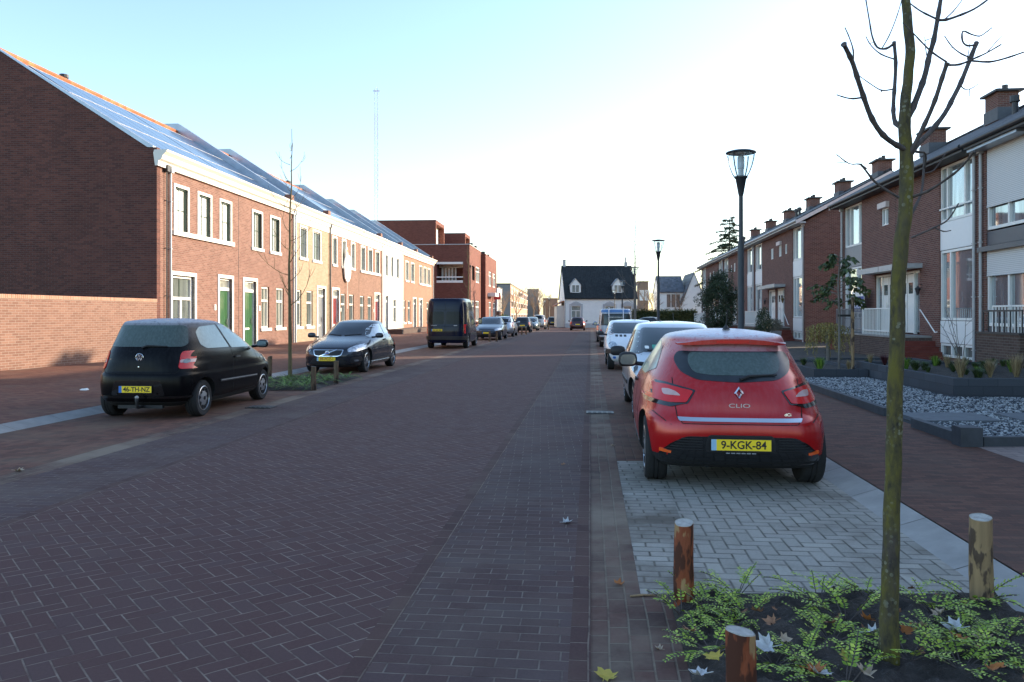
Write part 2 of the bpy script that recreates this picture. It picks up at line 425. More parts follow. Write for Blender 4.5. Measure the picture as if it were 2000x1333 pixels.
def facade(b, u0, u1, z0, z1, ops, y=0.0, depth=.14, sg=1, mi=0):
    """wall sheet at local y with openings (u0,u1,z0,z1) and brick reveals going inwards; sg = outward sign"""
    us = sorted({u0, u1, *[q for o in ops for q in o[:2]]}); zs = sorted({z0, z1, *[q for o in ops for q in o[2:4]]})
    us = [u for u in us if u0 - 1e-6 <= u <= u1 + 1e-6]; zs = [z for z in zs if z0 - 1e-6 <= z <= z1 + 1e-6]
    for a, c in zip(us, us[1:]):
        for e, f in zip(zs, zs[1:]):
            um, zm = (a + c) / 2, (e + f) / 2
            if any(o[0] < um < o[1] and o[2] < zm < o[3] for o in ops): continue
            q = [(a, y, e), (c, y, e), (c, y, f), (a, y, f)]
            b.quad(*(q if sg < 0 else q[::-1]), mi)
    yi = y - sg * depth
    for o in ops:
        a, c, e, f = o[:4]
        b.quad((a, y, e), (a, yi, e), (a, yi, f), (a, y, f), mi); b.quad((c, y, e), (c, y, f), (c, yi, f), (c, yi, e), mi)
        b.quad((a, y, f), (a, yi, f), (c, yi, f), (c, y, f), mi); b.quad((a, y, e), (c, y, e), (c, yi, e), (a, yi, e), mi)
def ring(b, u0, u1, z0, z1, t, ya, yb, mi=0, bottom=True):
    b.box(u0, u0 + t, ya, yb, z0, z1, mi); b.box(u1 - t, u1, ya, yb, z0, z1, mi)
    b.box(u0 + t, u1 - t, ya, yb, z1 - t, z1, mi)
    if bottom: b.box(u0 + t, u1 - t, ya, yb, z0, z0 + t, mi)

def window(par, o, sg, frame_m, pane_m, bars=(1, 1), split=None, t=.06, depth=.10, sill=None, bar_m=None, surround=None, sur_m=None, name='window', y=0.0, mull=None, mpos=None):
    """a window in opening o; parts: window (frame) > pane, sill"""
    u0, u1, z0, z1 = o
    b = MB(); s = sg
    if surround:       # pale stone band round the opening, 3 cm proud
        q = surround
        ring(b, u0 - q, u1 + q, z0 - (q if sill is None else 0), z1 + q, q, y + s * .03, y - s * (depth - .01), 1, bottom=(sill is None))
    ya, yb = y - s * (depth - .05), y - s * (depth + .03)
    ring(b, u0, u1, z0, z1, t, ya, yb, 0)
    zsp = None
    if split is not None:
        zsp = z0 + (z1 - z0) * split
        b.box(u0 + t, u1 - t, ya + s * .002, yb, zsp - .05, zsp + .05, 0)
    for k in (mpos or [(k + 1) / (mull + 1) for k in range(mull or 0)]):
        uu = u0 + (u1 - u0) * k
        b.box(uu - .045, uu + .045, ya + s * .003, yb, z0 + t, (zsp or z1) - (.02 if not mpos else -.0 if zsp is None else -(z1 - zsp) + t), 0)
    nb, nh = bars; q = .013; yc, yd = y - s * (depth + .0), y - s * (depth + .05)
    for k in range(nb):
        uu = u0 + (u1 - u0) * (k + 1) / (nb + 1); b.box(uu - q, uu + q, yc, yd, z0 + t, z1 - t, 2)
    for k in range(nh):
        zz = z0 + (z1 - z0) * (k + 1) / (nh + 1); b.box(u0 + t, u1 - t, yc + s * .002, yd, zz - q, zz + q, 2)
    w_ = b.build(name, [frame_m, sur_m or M_stone, bar_m or frame_m], par)
    p = MB(); yp = y - s * (depth + .02)
    p.box(u0 + t * .5, u1 - t * .5, yp, yp - s * .02, z0 + t * .5, z1 - t * .5)
    p.build('pane', pane_m, w_)
    if sill:
        sb = MB(); e = sill
        sb.box(u0 - e, u1 + e, y + s * .07, y - s * (depth - .06), z0 - .13, z0 + .0)
        sb.build('sill', sur_m or M_stone, w_)
    return w_
def pipe(par, u, z0, z1, sg, mat=None, y=.0, r=.045):
    b = MB(); b.tube([(u, y + sg * .07, z1), (u, y + sg * .07, z0)], r, 8)
    z = z0 + .4
    while z < z1:
        b.box(u - r * 1.25, u + r * 1.25, y + sg * .02, y + sg * (.07 + r * 1.15), z, z + .03); z += 1.6
    b.box(u - .09, u + .09, y + sg * .005, y + sg * .16, z1 - .02, z1 + .2)
    return b.build('downpipe', mat or M_pvc, par, smooth=40)

# ------------------------------------------------------------------ left terrace
LA = math.atan(.0737)
L0Y = 26.5; L0 = Vector((XL(L0Y), L0Y, .0))
LC = math.cos(LA)
def lY(px): return 13.635 / (.0737 - (px - 1000) / FPX)
def lu(px): return (lY(px) - L0Y) / LC
def lz(px, py): return HCAM + (HOR - py) / FPX * lY(px)
LRZ = math.pi / 2 - LA
EAVE, RIDGE, RB = 7.0, 10.55, 5.75      # cornice top, ridge, ridge set-back
HDEPTH = 11.4
bounds = [313, 466, 573, 645, 701, 746, 786, 815.5, 845.5]
houses = [
 dict(br=BR_red, lab='red brick corner house with dark blind gable wall and half open roof edge beside the garden wall'),
 dict(br=BR_red, lab='red brick terraced house with green door beside tilted open windows, joined to the corner house'),
 dict(br=BR_yel, lab='pale yellow brick terraced house with grey door, in shadow of chimney at its foot'),
 dict(br=BR_brown, lab='brown brick terraced house with dark red door and white cut-out board hanging upstairs'),
 dict(br=BR_brown, lab='brown brick terraced house with dark red door, between the cut-out board house and white house'),
 dict(br=M_white, lab='white plastered terraced house with three narrow upper windows'),
 dict(br=BR_pink, lab='pinkish brick terraced house with two upper windows, right next to the white house'),
 dict(br=BR_pink, lab='last pinkish brick house of the left terrace, behind the dark blue van'),
]
houses[0]['lab'] = 'red brick corner house with big dark gable wall, one green door'
# (kind, x0, x1, ytop at x1, ybottom at x1)
SPEC = [
 [('u', 338.5, 369, 368.5, 458), ('u', 385, 413, 383.5, 468), ('u', 428, 452, 396, 476), ('big', 332, 383, 534.5, 640), ('door', 425, 455.5, 536, 0, 'g')],
 [('ut', 491.5, 512.5, 416.5, 491), ('ut', 527, 547, 427, 499), ('l2t', 509, 527.5, 558, 637), ('l2t', 538, 556, 562, 637), ('door', 474, 502.5, 541, 0, 'g')],
 [('u', 585, 599.5, 444, 509), ('u', 610, 626.5, 452, 515), ('l2', 577, 590, 566, 634), ('l2', 597.5, 612, 568, 635), ('door', 618.6, 636, 559, 0, 'y')],
 [('u', 648.6, 658, 459, 520), ('u', 667, 676, 464, 524), ('u', 684.6, 693, 469.5, 528), ('l2', 665, 676, 571, 634), ('l2', 681, 692, 572, 634), ('door', 648, 663, 559, 0, 'r')],
 [('u', 704, 713, 478, 530), ('u', 718, 727, 482, 533), ('u', 732.6, 741, 487, 536), ('l2', 702.5, 712, 575, 634), ('l2', 717.6, 726.6, 577, 634), ('door', 731, 742, 570, 0, 'r')],
 [('u', 752, 757.5, 496, 537), ('u', 763, 768.5, 500, 539), ('u', 773.5, 779, 504, 542), ('l2', 767.5, 775, 585, 634), ('door', 751, 758.8, 577, 0, 'y')],
 [('u', 791.5, 798, 507, 551), ('u', 802, 808.5, 511, 553), ('l2', 788, 792.6, 585, 630), ('l2', 796, 802, 586, 630), ('door', 806, 812.8, 580, 0, 'y')],
 [('u', 818.5, 823.7, 516, 556), ('u', 827, 832, 519, 557), ('u', 835, 839.6, 522, 559), ('l2', 833, 839, 587, 630), ('door', 817.7, 825, 581, 0, 'y')],
]
DOORM = {'g': M_green, 'y': M_grey, 'r': M_dred}
def roof_z(y): return EAVE - .15 + (RIDGE - EAVE + .15) * (y - .1) / (RB - .1)
solar = None
def solar_mat():
    m, nt, b = new_mat('solar_cells')
    x, y, z = sep(nt, obj_pos(nt))
    n1 = V(nt, noise(nt, obj_pos(nt), .5, 3).k)
    L(nt, cramp(nt, n1, [(.3, (.025, .04, .085)), (.7, (.045, .068, .13))]), b.inputs['Base Color'])
    b.inputs['Roughness'].default_value = .12; b.inputs['IOR'].default_value = 1.55
    b.inputs['Coat Weight'].default_value = .2; b.inputs['Coat Roughness'].default_value = .05
    return m
M_solar = solar_mat()
M_alu = plain('solar_frame', (.70, .71, .73), .35, metal=.6)
for hi, (H, sp) in enumerate(zip(houses, SPEC)):
    ua, ub = lu(bounds[hi]), lu(bounds[hi + 1])
    base = L0 + Vector((math.sin(LA), math.cos(LA), 0)) * ua
    zo = gz(base.y)
    h = empty('terraced_house', (base.x, base.y, zo), LRZ, H['lab'], 'house', 'houses of the left terrace')
    wd = ub - ua
    sur = .13; ops = []; jobs = []
    for it in sp:
        k, x0, x1, yt = it[0], it[1], it[2], it[3]
        u0, u1 = lu(x0) - ua, lu(x1) - ua
        zt = lz(x1, yt) - zo
        zb = (lz(x1, it[4]) - zo) if k != 'door' else .22
        if k == 'u' or k == 'ut': zt = 6.10; zb = 4.47
        if k in ('l2', 'l2t'): zt = 2.92; zb = .98
        if k == 'big': zt = 3.08; zb = .95
        if k == 'door': zt = 3.14
        q = sur if k in ('big', 'door') else .10
        u0 = max(u0, .16); u1 = min(u1, wd - .14)
        o = (u0 + q, u1 - q, zb, zt - q)
        ops.append(o); jobs.append((k, o, q, it[5] if len(it) > 5 else None))
    wl = MB(); facade(wl, 0, wd, -.4, EAVE - .3, ops, 0.0, .16, -1)
    # back wall, party walls and gable ends
    prof = [(0, -.4), (0, EAVE - .3), (.1, EAVE - .15), (RB, RIDGE), (2 * RB, EAVE - .15), (2 * RB, -.4)]
    for uu in ((0.0, wd) if hi in (0, 7) else (0.004, wd - .004)):
        wl.add([(uu, p[0], p[1]) for p in prof], [tuple(range(len(prof)))])
    wl.quad((0, 2 * RB, -.4), (wd, 2 * RB, -.4), (wd, 2 * RB, EAVE - .15), (0, 2 * RB, EAVE - .15))
    wmats = H['br']
    wl.build('wall', wmats, h)
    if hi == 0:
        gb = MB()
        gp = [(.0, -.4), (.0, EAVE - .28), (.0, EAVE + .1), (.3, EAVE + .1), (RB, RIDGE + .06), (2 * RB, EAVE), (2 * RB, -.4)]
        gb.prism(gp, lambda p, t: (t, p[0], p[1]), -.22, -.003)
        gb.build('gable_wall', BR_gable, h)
        cb = MB()
        cb.prism([(.12, EAVE + .1), (.3, EAVE + .1), (RB, RIDGE + .06), (RB, RIDGE + .10), (.12, EAVE + .145)], lambda p, t: (t, p[0], p[1]), -.25, .05)
        cb.build('gable_coping', M_zinc, h)
    # roof with ridge
    rb = MB()
    rp = [(.05, EAVE - .2), (.1, EAVE - .08), (RB, RIDGE), (2 * RB, EAVE - .08), (2 * RB, EAVE - .2), (RB, RIDGE - .12)]
    u_a, u_b = (0.0, wd)
    rb.prism(rp, lambda p, t: (t, p[0], p[1]), u_a, u_b)
    rb.tube([(u_a, RB, RIDGE + .0), (u_b, RB, RIDGE + .0)], .11, 8)
    roof = rb.build('roof', T_orange, h)
    if hi in (0, 1, 3, 4, 5, 6, 7, 2):
        sl_ = math.atan2(RIDGE - EAVE + .08, RB - .1)
        cs, sn = math.cos(sl_), math.sin(sl_)
        Ls = (RB - .1) / cs
        a_, b_ = (.35 if hi == 0 else .08), (wd - (.45 if hi in (1, 2, 4, 5, 6) else .03))
        n_rows = 3; rowh = (Ls - (1.25 if hi < 2 else .9)) / n_rows
        fb = MB(); pb = MB()
        def pt(u, s_, hgt): return (u, .1 + s_ * cs - hgt * sn, EAVE - .08 + s_ * sn + hgt * cs)
        def slab(bb, u0, u1, s0, s1, h0, h1):
            v = [pt(u0, s0, h0), pt(u1, s0, h0), pt(u1, s1, h0), pt(u0, s1, h0), pt(u0, s0, h1), pt(u1, s0, h1), pt(u1, s1, h1), pt(u0, s1, h1)]
            bb.add(v, [(0, 3, 2, 1), (4, 5, 6, 7), (0, 1, 5, 4), (1, 2, 6, 5), (2, 3, 7, 6), (3, 0, 4, 7)])
        for r_ in range(n_rows):
            s0 = .30 + r_ * rowh; s1 = s0 + rowh - .04
            npan = max(1, int(round((b_ - a_) / 1.0))); pw = (b_ - a_) / npan
            for c_ in range(npan):
                slab(pb, a_ + c_ * pw + .02, a_ + (c_ + 1) * pw - .02, s0 + .04, s1 - .04, .05, .10)
            slab(fb, a_, b_, s0, s0 + .045, .05, .106); slab(fb, a_, b_, s1 - .045, s1, .05, .106)
        sp_ = pb.build('solar_panels', M_solar, roof)
        fb.build('solar_rails', M_alu, roof)
    # zinc clad upstand on the party line
    if hi in (1, 2, 4, 5, 6, 7):
        ub_ = MB()
        ub_.prism([(-.02, EAVE + .15), (.05, EAVE + .32), (RB - .1, RIDGE + .42), (RB + 1.2, RIDGE + .42), (RB + 1.2, RIDGE - .9), (RB, RIDGE - .2), (.1, EAVE - .25), (-.02, EAVE - .25)],
                  lambda p, t: (t, p[0], p[1]), wd - .42, wd + .0)
        ub_.build('roof_upstand', M_zinc, h)
        st = MB(); st.box(wd - .44, wd + .01, -.03, .28, EAVE + .02, EAVE + .42); st.build('upstand_foot', BR_red, h)
    # cornice: stepped white moulding that is also the gutter
    c0 = -.34 if hi == 0 else 0.0
    c1 = wd + (.3 if hi == 7 else 0)
    cb = MB()
    cm = M_cream if hi in (0, 1, 6, 7) else M_white
    low = EAVE - .52
    pr = [(0.0, low), (-.10, low), (-.12, low + .16), (-.22, low + .22), (-.28, low + .36), (-.40, low + .46), (-.42, EAVE), (.02, EAVE), (.06, EAVE - .1)]
    cb.prism(pr, lambda p, t: (t, p[0], p[1]), c0, c1)
    if hi in (2, 3, 4, 5):
        cb.box(c0, c1, -.03, .0, low - .30, low - .01)
    cb.build('cornice', cm, h)
    for k, o, q, dm in jobs:
        if k in ('u', 'ut'):
            pane = M_glassc if hi == 0 else (M_glassm if hi == 1 or (hi + int(o[0] * 3)) % 3 == 0 else M_glassd)
            window(h, o, -1, M_dgreen if hi in (0, 1) else M_cream, pane, (1, 1), surround=q, sill=(.16 if k == 'ut' or hi == 2 else .10), sur_m=M_stone, t=.045, depth=.10, bar_m=M_dgreen)
        elif k == 'big':
            w_ = window(h, o, -1, M_white, M_glassd, (1, 0), split=.60, surround=q, sill=.13, depth=.15, mull=1, t=.09, bar_m=M_dgreen)
        elif k in ('l2', 'l2t'):
            window(h, o, -1, M_cream, M_glassm if k == 'l2t' else M_glassd, (1, 0), split=.66, sill=.14, depth=.12, t=.08, bar_m=M_dgreen)
        else:
            u0, u1, z0, z1 = o
            fr = MB(); ring(fr, u0 - q, u1 + q, z0 - .2, z1 + q, q, -.03, .14, 1, bottom=False)
            ring(fr, u0, u1, z0, z1, .07, .10, .20, 0, bottom=False)
            zt = z1 - .42
            fr.box(u0 + .07, u1 - .07, .09, .20, zt - .06, zt + .06, 0)
            fr.box(u0 - q, u1 + q, -.30, .12, z0 - .22, z0 - .04, 2)
            f = fr.build('door_frame', [M_white, M_stone, M_kerb], h)
            p = MB(); p.box(u0 + .06, u1 - .06, .17, .19, zt + .05, z1 - .06); p.build('transom_pane', M_glassm, f)
            d = MB(); d.box(u0 + .075, u1 - .075, .15, .20, z0 - .03, zt - .06)
            for kx in range(1, 5):
                xx = u0 + .075 + (u1 - u0 - .15) * kx / 5; d.box(xx - .006, xx + .006, .145, .16, z0 + .1, zt - .2)
            dd = d.build('door', DOORM[dm], h)
            hb = MB(); hb.box(u1 - .22, u1 - .17, .10, .15, z0 + .95, z0 + 1.2); hb.tube([(u1 - .2, .09, z0 + 1.05), (u1 - .32, .09, z0 + 1.05)], .012, 6)
            hb.build('handle', M_steel, dd)
            lb = MB(); lb.box(u0 + .3, u1 - .42, .13, .15, z0 + .72, z0 + .80); lb.build('letter_slot', M_white, dd)
            if hi in (0, 1, 3, 4):
                nb_ = MB(); xx = u0 - q - .32 if hi in (0, 4) else u1 + q + .14
                nb_.box(xx, xx + .13, -.035, 0, 1.75, 1.97); nb_.build('number_tile', M_white, h)
    if hi in (0, 4, 7):
        us_ = [o for k, o, _, _ in jobs if k == 'u']
        sb = MB(); sb.box(min(o[0] for o in us_) - .22, max(o[1] for o in us_) + .22, -.095, -.004, 4.32, 4.475); sb.build('sill_band', M_stone, h)
    # downpipes on house fronts
    if hi == 0:
        pipe(h, .55, .2, EAVE - .6, -1, M_pvc); pipe(h, .28, .2, EAVE - .6, -1, M_fascia, r=.02)
        j = MB(); j.box(wd - .012, wd + .012, -.006, -.001, 0, EAVE - .5); j.build('movement_joint', M_fascia, h)
    if hi == 1: pipe(h, wd - .15, .2, EAVE - .4, -1, M_pvc)
    if hi == 2: pipe(h, .14, .2, EAVE - .5, -1, M_zinc); pipe(h, wd - .2, .2, EAVE - .5, -1, M_fascia)
    if hi == 4: pipe(h, wd - .15, .2, EAVE - .5, -1, M_cream)
    if hi == 5: pipe(h, wd - .12, .2, EAVE - .5, -1, M_cream)
    if hi == 7: pipe(h, wd - .15, .2, EAVE - .5, -1, M_pvc)
    if hi == 3:
        j = MB(); j.box(wd - .012, wd + .012, -.006, -.001, 0, EAVE - .5); j.build('movement_joint', M_fascia, h)
    if hi in (0, 4):
        vb = MB(); vb.tube([(wd * .7, RB + .5, RIDGE - .4), (wd * .7, RB + .5, RIDGE + .35)], .12, 10); vb.lathe([(.17, 0), (.17, .12), (.0, .16)], 10, (wd * .7, RB + .5, RIDGE + .33)); vb.build('roof_vent', M_fascia, h)
    H['obj'] = h; H['ua'] = ua; H['wd'] = wd
# cut-out board on the brown house
h4 = houses[3]
def onL(u, y, z):
    h = h4['obj']; c, s = math.cos(LRZ), math.sin(LRZ)
    return Vector((h.location.x + c * u - s * y, h.location.y + s * u + c * y, h.location.z + z))
u_c = lu(674.5) - h4['ua']; pz = lambda py: lz(674.5, py) - h4['obj'].location.z
t = empty('cutout_board', onL(u_c, -.10, pz(552)), LRZ, 'white rounded cut-out board with orange top hanging on the brown house front', 'decoration')
b = MB(); out = []
for x_, y_ in [(-.28, .1), (0, 0), (.3, .08), (.62, .35), (.8, .8), (.78, 1.2), (.55, 1.6), (.62, 2.0), (.42, 2.15), (.22, 1.95), (.1, 2.2), (-.05, 2.65), (-.3, 2.75), (-.42, 2.4), (-.38, 1.9), (-.62, 1.6), (-.72, 1.2), (-.62, .6), (-.5, .3)]:
    out.append((x_ * .92, y_ * .78))
b.prism(out, lambda p, q: (p[0], q, p[1]), -.05, .03); b.build('board', M_white, t)
b = MB(); b.prism([(-.36, 1.95), (-.05, 2.0), (-.02, 2.2), (-.22, 2.2), (-.38, 1.9)], lambda p, q: (p[0] * .92, q, p[1] * .9), -.056, -.046); b.build('orange_patch', plain('orange_paint', (.8, .35, .05), .5), t)
b = MB(); b.box(-.02, .02, -.045, -.02, -1.6, .05); b.build('pole', M_stone, t)
# low step blocks in front of the far left houses
for i, (x0, x1, yt) in enumerate([(745, 800, 648), (806, 812, 648)]):
    u0, u1 = lu(x0) - houses[5]['ua'], lu(x1) - houses[5]['ua']
    h = houses[5]['obj']; b = MB(); b.box(0, u1 - u0, -1.5, -.32, -.1, .45)
    c, s = math.cos(LRZ), math.sin(LRZ)
    o = b.build('entrance_plinth', BR_grim)
    o.location = (h.location.x + c * u0, h.location.y + s * u0, .05); o.rotation_euler = (0, 0, LRZ)
    tag(o, ['long low dark brick plinth along the foot of the white house', 'short dark brick plinth beside the dark blue van'][i], 'plinth')

# garden wall beside the corner house
wa, wb_ = Vector((-11.75, 26.2, 0)), Vector((-13.55, 14.5, 0))
d = (wb_ - wa); ln = d.length
o = empty('garden_wall', wa, math.atan2(d.y, d.x), 'sunlit brick garden wall running towards the viewer from the corner house', 'wall')
b = MB(); b.box(0, ln, -.11, .11, -.2, 2.0); b.build('brick_wall', BR_wall, o)
b = MB(); b.box(-.01, ln, -.12, .12, 2.0, 2.1); b.build('coping', brick('brick_coping', (.30, .14, .09), (.36, .18, .12), (.42, .23, .16), (.5, .44, .36), bw=.066, rh=.4), o)
# ------------------------------------------------------------------ right terrace (two blocks)
RAn = math.atan(.105); RRZ = math.pi / 2 - RAn
M_panelw = plain('white_panel', (.78, .78, .77), .45, var=.02)
M_panelg = plain('grey_panel', (.24, .245, .25), .5, var=.04)
M_paneld = plain('dark_panel', (.075, .085, .10), .45, var=.05)
M_rail_g = plain('grey_railing', (.16, .16, .17), .5)
M_brass = plain('lantern_brass', (.22, .15, .06), .4, metal=.6)
def shutter_mat():
    m, nt, b = new_mat('roller_shutter')
    x, y, z = sep(nt, obj_pos(nt)); f = z * (1 / .052); f = f - f.floor()
    L(nt, mixc(nt, f.lt(.14), (.62, .62, .61), (.25, .25, .25)), b.inputs['Base Color'])
    b.inputs['Roughness'].default_value = .5; bump(nt, b, f.ramp(0, .25), .5, .006)
    return m
M_shut = shutter_mat()
REAVE, RRIDGE, RSET = 6.62, 9.15, 4.3
def rhouse(base, W, mir, lab, o=None, grp='houses of the right terrace', end_near=False, end_far=False):
    """local x along the street, +y towards the street, z up"""
    o = o or {}
    h = empty('terraced_house', base, RRZ, lab, 'house', grp)
    mx = (lambda u: W - u) if mir else (lambda u: u)
    def rng(a, c): return tuple(sorted((mx(a), mx(c))))
    s0, s1 = rng(.32, 2.72); d0, d1 = rng(W - 2.25, W - .22); w0, w1 = rng(W - 1.5, W - .72)
    w2, w3 = rng(W - 2.9, W - 2.35)
    strip = (s0, s1, .18, 6.46); door = (d0, d1, .88, 3.16)
    small = (w0, w1, 5.10, 5.78)
    ops = [strip, door, small]
    if o.get('two'): ops.append((w2, w3, 5.15, 5.72))
    bm_ = o.get('br', BR_dark)
    b = MB(); facade(b, 0, W, -.4, 6.55, ops, 0, .16, 1)
    pf = [(0, -.4), (0, 6.55), (-RSET, RRIDGE - .12), (-2 * RSET, 6.55), (-2 * RSET, -.4)]
    for uu in (0.0, W): b.add([(uu, *p) for p in pf], [(0, 1, 2, 3, 4)])
    b.quad((0, -2 * RSET, -.4), (W, -2 * RSET, -.4), (W, -2 * RSET, 6.55), (0, -2 * RSET, 6.55))
    b.build('wall', bm_, h)
    # roof
    r = MB(); ua, ub = (-.28 if end_near else 0), (W + .28 if end_far else W)
    r.prism([(.5, 6.60), (.5, 6.68), (-RSET, RRIDGE + .06), (-2 * RSET - .4, 6.62), (-2 * RSET - .4, 6.54), (-RSET, RRIDGE - .06)], lambda p, t: (t, p[0], p[1]), ua, ub)
    r.tube([(ua, -RSET, RRIDGE + .05), (ub, -RSET, RRIDGE + .05)], .10, 8)
    roof = r.build('roof', T_dark, h)
    g = MB(); g.box(ua, ub, .02, .48, 6.46, 6.545, 0); g.tube([(ua, .52, 6.60), (ub, .52, 6.60)], .075, 8, 0); g.build('gutter', M_fascia if not o.get('pale') else M_pvc, h, smooth=50)
    for flag, uu in ((end_near, ua), (end_far, ub)):
        if flag:
            v = MB(); v.prism([(.52, 6.42), (.52, 6.62), (-RSET, RRIDGE + .0), (-2 * RSET - .4, 6.56), (-2 * RSET - .4, 6.36), (-RSET, RRIDGE - .22)], lambda p, t: (t, p[0], p[1]), uu - .03, uu + .0)
            v.build('verge_board', M_verge, h)
    # chimney
    if o.get('chim', True):
        uc = o.get('uc', W - .55); cy = -RSET + o.get('cy', 0)
        c = MB(); c.box(uc - .5, uc + .5, cy - .36, cy + .36, RRIDGE - .5, RRIDGE + .70)
        ch = c.build('chimney', BR_dark, roof)
        c = MB(); c.box(uc - .64, uc + .64, cy - .50, cy + .50, RRIDGE + .70, RRIDGE + .78); c.build('chimney_cap', M_fascia, roof)
        for k in (-.25, .25):
            c = MB(); c.lathe([(.10, 0), (.11, .22), (.0, .23)], 8, (uc + k, cy, RRIDGE + .78)); c.build('chimney_pot', M_fascia, roof)
        c = MB(); c.box(uc - .54, uc + .54, cy - .40, cy + .40, RRIDGE - .35, RRIDGE + .12); c.build('lead_flashing', plain('lead', (.10, .105, .115), .7), roof)
    for uv, hh in o.get('vents', []):
        c = MB(); zz = RRIDGE - .9
        c.lathe([(.09, zz - .5), (.09, zz + hh), (.16, zz + hh), (.16, zz + hh + .2), (.0, zz + hh + .24)], 10, (uv, -RSET + 1.5, 0)); c.build('roof_vent', M_fascia, roof)
    # glazed strip over two floors
    pm = o.get('pane', M_glassr); fr = o.get('frame', M_white)
    dz = .06
    if o.get('shut'):
        window(h, (s0, s1, 4.05, 6.46), 1, fr, pm, (0, 0), t=.09, depth=.10, mull=1)
        window(h, (s0, s1, 1.25, 3.55), 1, fr, pm, (0, 0), t=.09, depth=.10, mull=1)
        for za, zb_ in ((4.75, 6.4), (2.75, 3.5)):
            b = MB(); b.box(s0 + .02, s1 - .02, -.04, -.02, za, zb_); b.box(s0 + .02, s1 - .02, -.05, -.01, za - .05, za); b.build('roller_shutter', M_shut, h)
        b = MB(); b.box(s0, s1, -.10, -.04, 3.6, 4.0); b.box(s0 - .15, s1 + .25, .0, .14, 3.42, 3.56); b.build('spandrel_panel', M_paneld, h)
        b = MB(); b.box(s0 - .1, s1 + .3, .0, .4, 6.38, 6.46); b.build('awning_case', M_zinc, h)
        b = MB(); b.box(s0, s1, -.10, -.05, .62, 1.22); b.build('lower_panel', M_paneld, h)
    else:
        window(h, (s0, s1, 4.62, 6.44), 1, fr, pm, (0, 0), t=.08, depth=.10, mpos=((.20, .72) if mir else (.28, .80)))
        window(h, (s0, s1, 1.40, 3.68), 1, fr, pm, (0, 0), t=.08, depth=.10, mpos=((.30,) if mir else (.70,)))
        b = MB(); b.box(s0, s1, -.10, -.03, 3.70, 4.60); b.build('spandrel_panel', o.get('panel', M_panelw), h)
        b = MB(); b.box(s0, s1, -.10, -.03, .66, 1.38); b.build('lower_panel', M_panelw, h)
        if o.get('bar'):
            b = MB(); b.box(s0, s1, -.03, .0, 5.02, 5.07); b.build('guard_rail', M_white, h)
    window(h, (s0, s1, .20, .64), 1, fr, M_glassd, (0, 0), t=.07, depth=.10, mull=2, name='basement_window')
    window(h, small, 1, fr, pm, (0, 0), t=.05, depth=.08, mull=1)
    if o.get('two'): window(h, (w2, w3, 5.15, 5.72), 1, fr, pm, (0, 0), t=.05, depth=.08)
    if o.get('box'):
        b = MB(); b.box(w0 - .08, w1 + .08, .0, .14, 5.78, 6.0); b.build('shutter_box', M_verge, h)
    # entrance: door leaf, side light, canopy, lantern
    f = MB(); ring(f, d0, d1, .88, 3.16, .08, -.06, -.16, 0, bottom=False)
    a0, a1 = rng(W - 2.25, W - 1.62)
    dl0, dl1 = rng(W - 1.55, W - .30)
    f.box((a1 if not mir else dl1), (dl0 if not mir else a0), -.06, -.16, .88, 3.08)
    fo = f.build('door_frame', M_white, h)
    g = MB(); g.box(min(a0, a1) + .02, max(a0, a1) - .02, -.14, -.12, .95, 3.08); g.build('side_light', pm, fo)
    d = MB(); d.box(dl0 + .01, dl1 - .01, -.13, -.09, .92, 3.06)
    for k in range(2):
        q0 = dl0 + .12 + k * (dl1 - dl0) / 2; q1 = q0 + (dl1 - dl0) / 2 - .24
        d.box(q0, q1, -.092, -.082, 2.35, 2.75, 1); d.box(q0, q1, -.092, -.080, 1.15, 1.95, 0)
    d.box((dl0 + dl1) / 2 - .008, (dl0 + dl1) / 2 + .008, -.09, -.085, .95, 3.04, 1)
    dd = d.build('door', [M_white, M_glassd], h)
    hb = MB(); hb.tube([((dl0 + dl1) / 2 + .08, -.04, 1.85), ((dl0 + dl1) / 2 + .08, -.04, 2.05)], .014, 6); hb.build('handle', M_steel, dd)
    c = MB(); e0, e1 = rng(W - 2.5, W - .02)
    c.box(e0, e1, .0, .62, 3.22, 3.38); c.box(e0, e1, .62, .64, 3.20, 3.41); c.build('door_canopy', M_pvc, h)
    ul = mx(W - 2.5)
    c = MB(); c.tube([(ul, 0, 2.62), (ul, .14, 2.66), (ul, .16, 2.55)], .014, 6); c.lathe([(.03, 2.26), (.085, 2.46), (.11, 2.48), (.02, 2.58)], 6, (ul, .16, 0)); c.build('wall_lantern', M_brass if o.get('brass') else M_fascia, h)
    # landing, steps, railing
    l0, l1 = rng(3.3, W)
    b = MB(); b.box(l0, l1, .004, 1.3, -.2, .80, 0); b.box(min(l0, l1), max(l0, l1), .004, 1.33, .80, .86, 1); b.build('landing', [BR_grim, M_kerb], h)
    b = MB()
    for k in range(4):
        a, c_ = rng(3.3 - .28 * (k + 1), 3.3 - .28 * k - .001)
        b.box(a, c_, .006, 1.25, -.2, .86 - .17 * (k + 1) + .0)
    b.build('steps', BR_step, h)
    b = MB(); rm = o.get('rail', M_white)
    p0, p1 = rng(3.35, W - .03)
    b.box(p0, p1, 1.2, 1.24, 1.78, 1.82); b.box(p0, p1, 1.2, 1.24, .98, 1.02)
    n = int((p1 - p0) / .15)
    for k in range(n + 1):
        x = p0 + (p1 - p0) * k / n; q = .022 if k in (0, n) else .0085
        b.box(x - q, x + q, 1.205, 1.235, .86, 1.80)
    b.build('railing', rm, h)
    b = MB(); b.tube([(mx(3.4), .35, 1.75), (mx(2.2), .35, 1.0), (mx(2.05), .35, 1.02)], .02, 6); b.build('handrail', rm, h)
    pu = mx(.14)
    pipe(h, pu, .1, 6.35, 1, M_pvc if not o.get('dpipe') else M_rail_g)
    return h

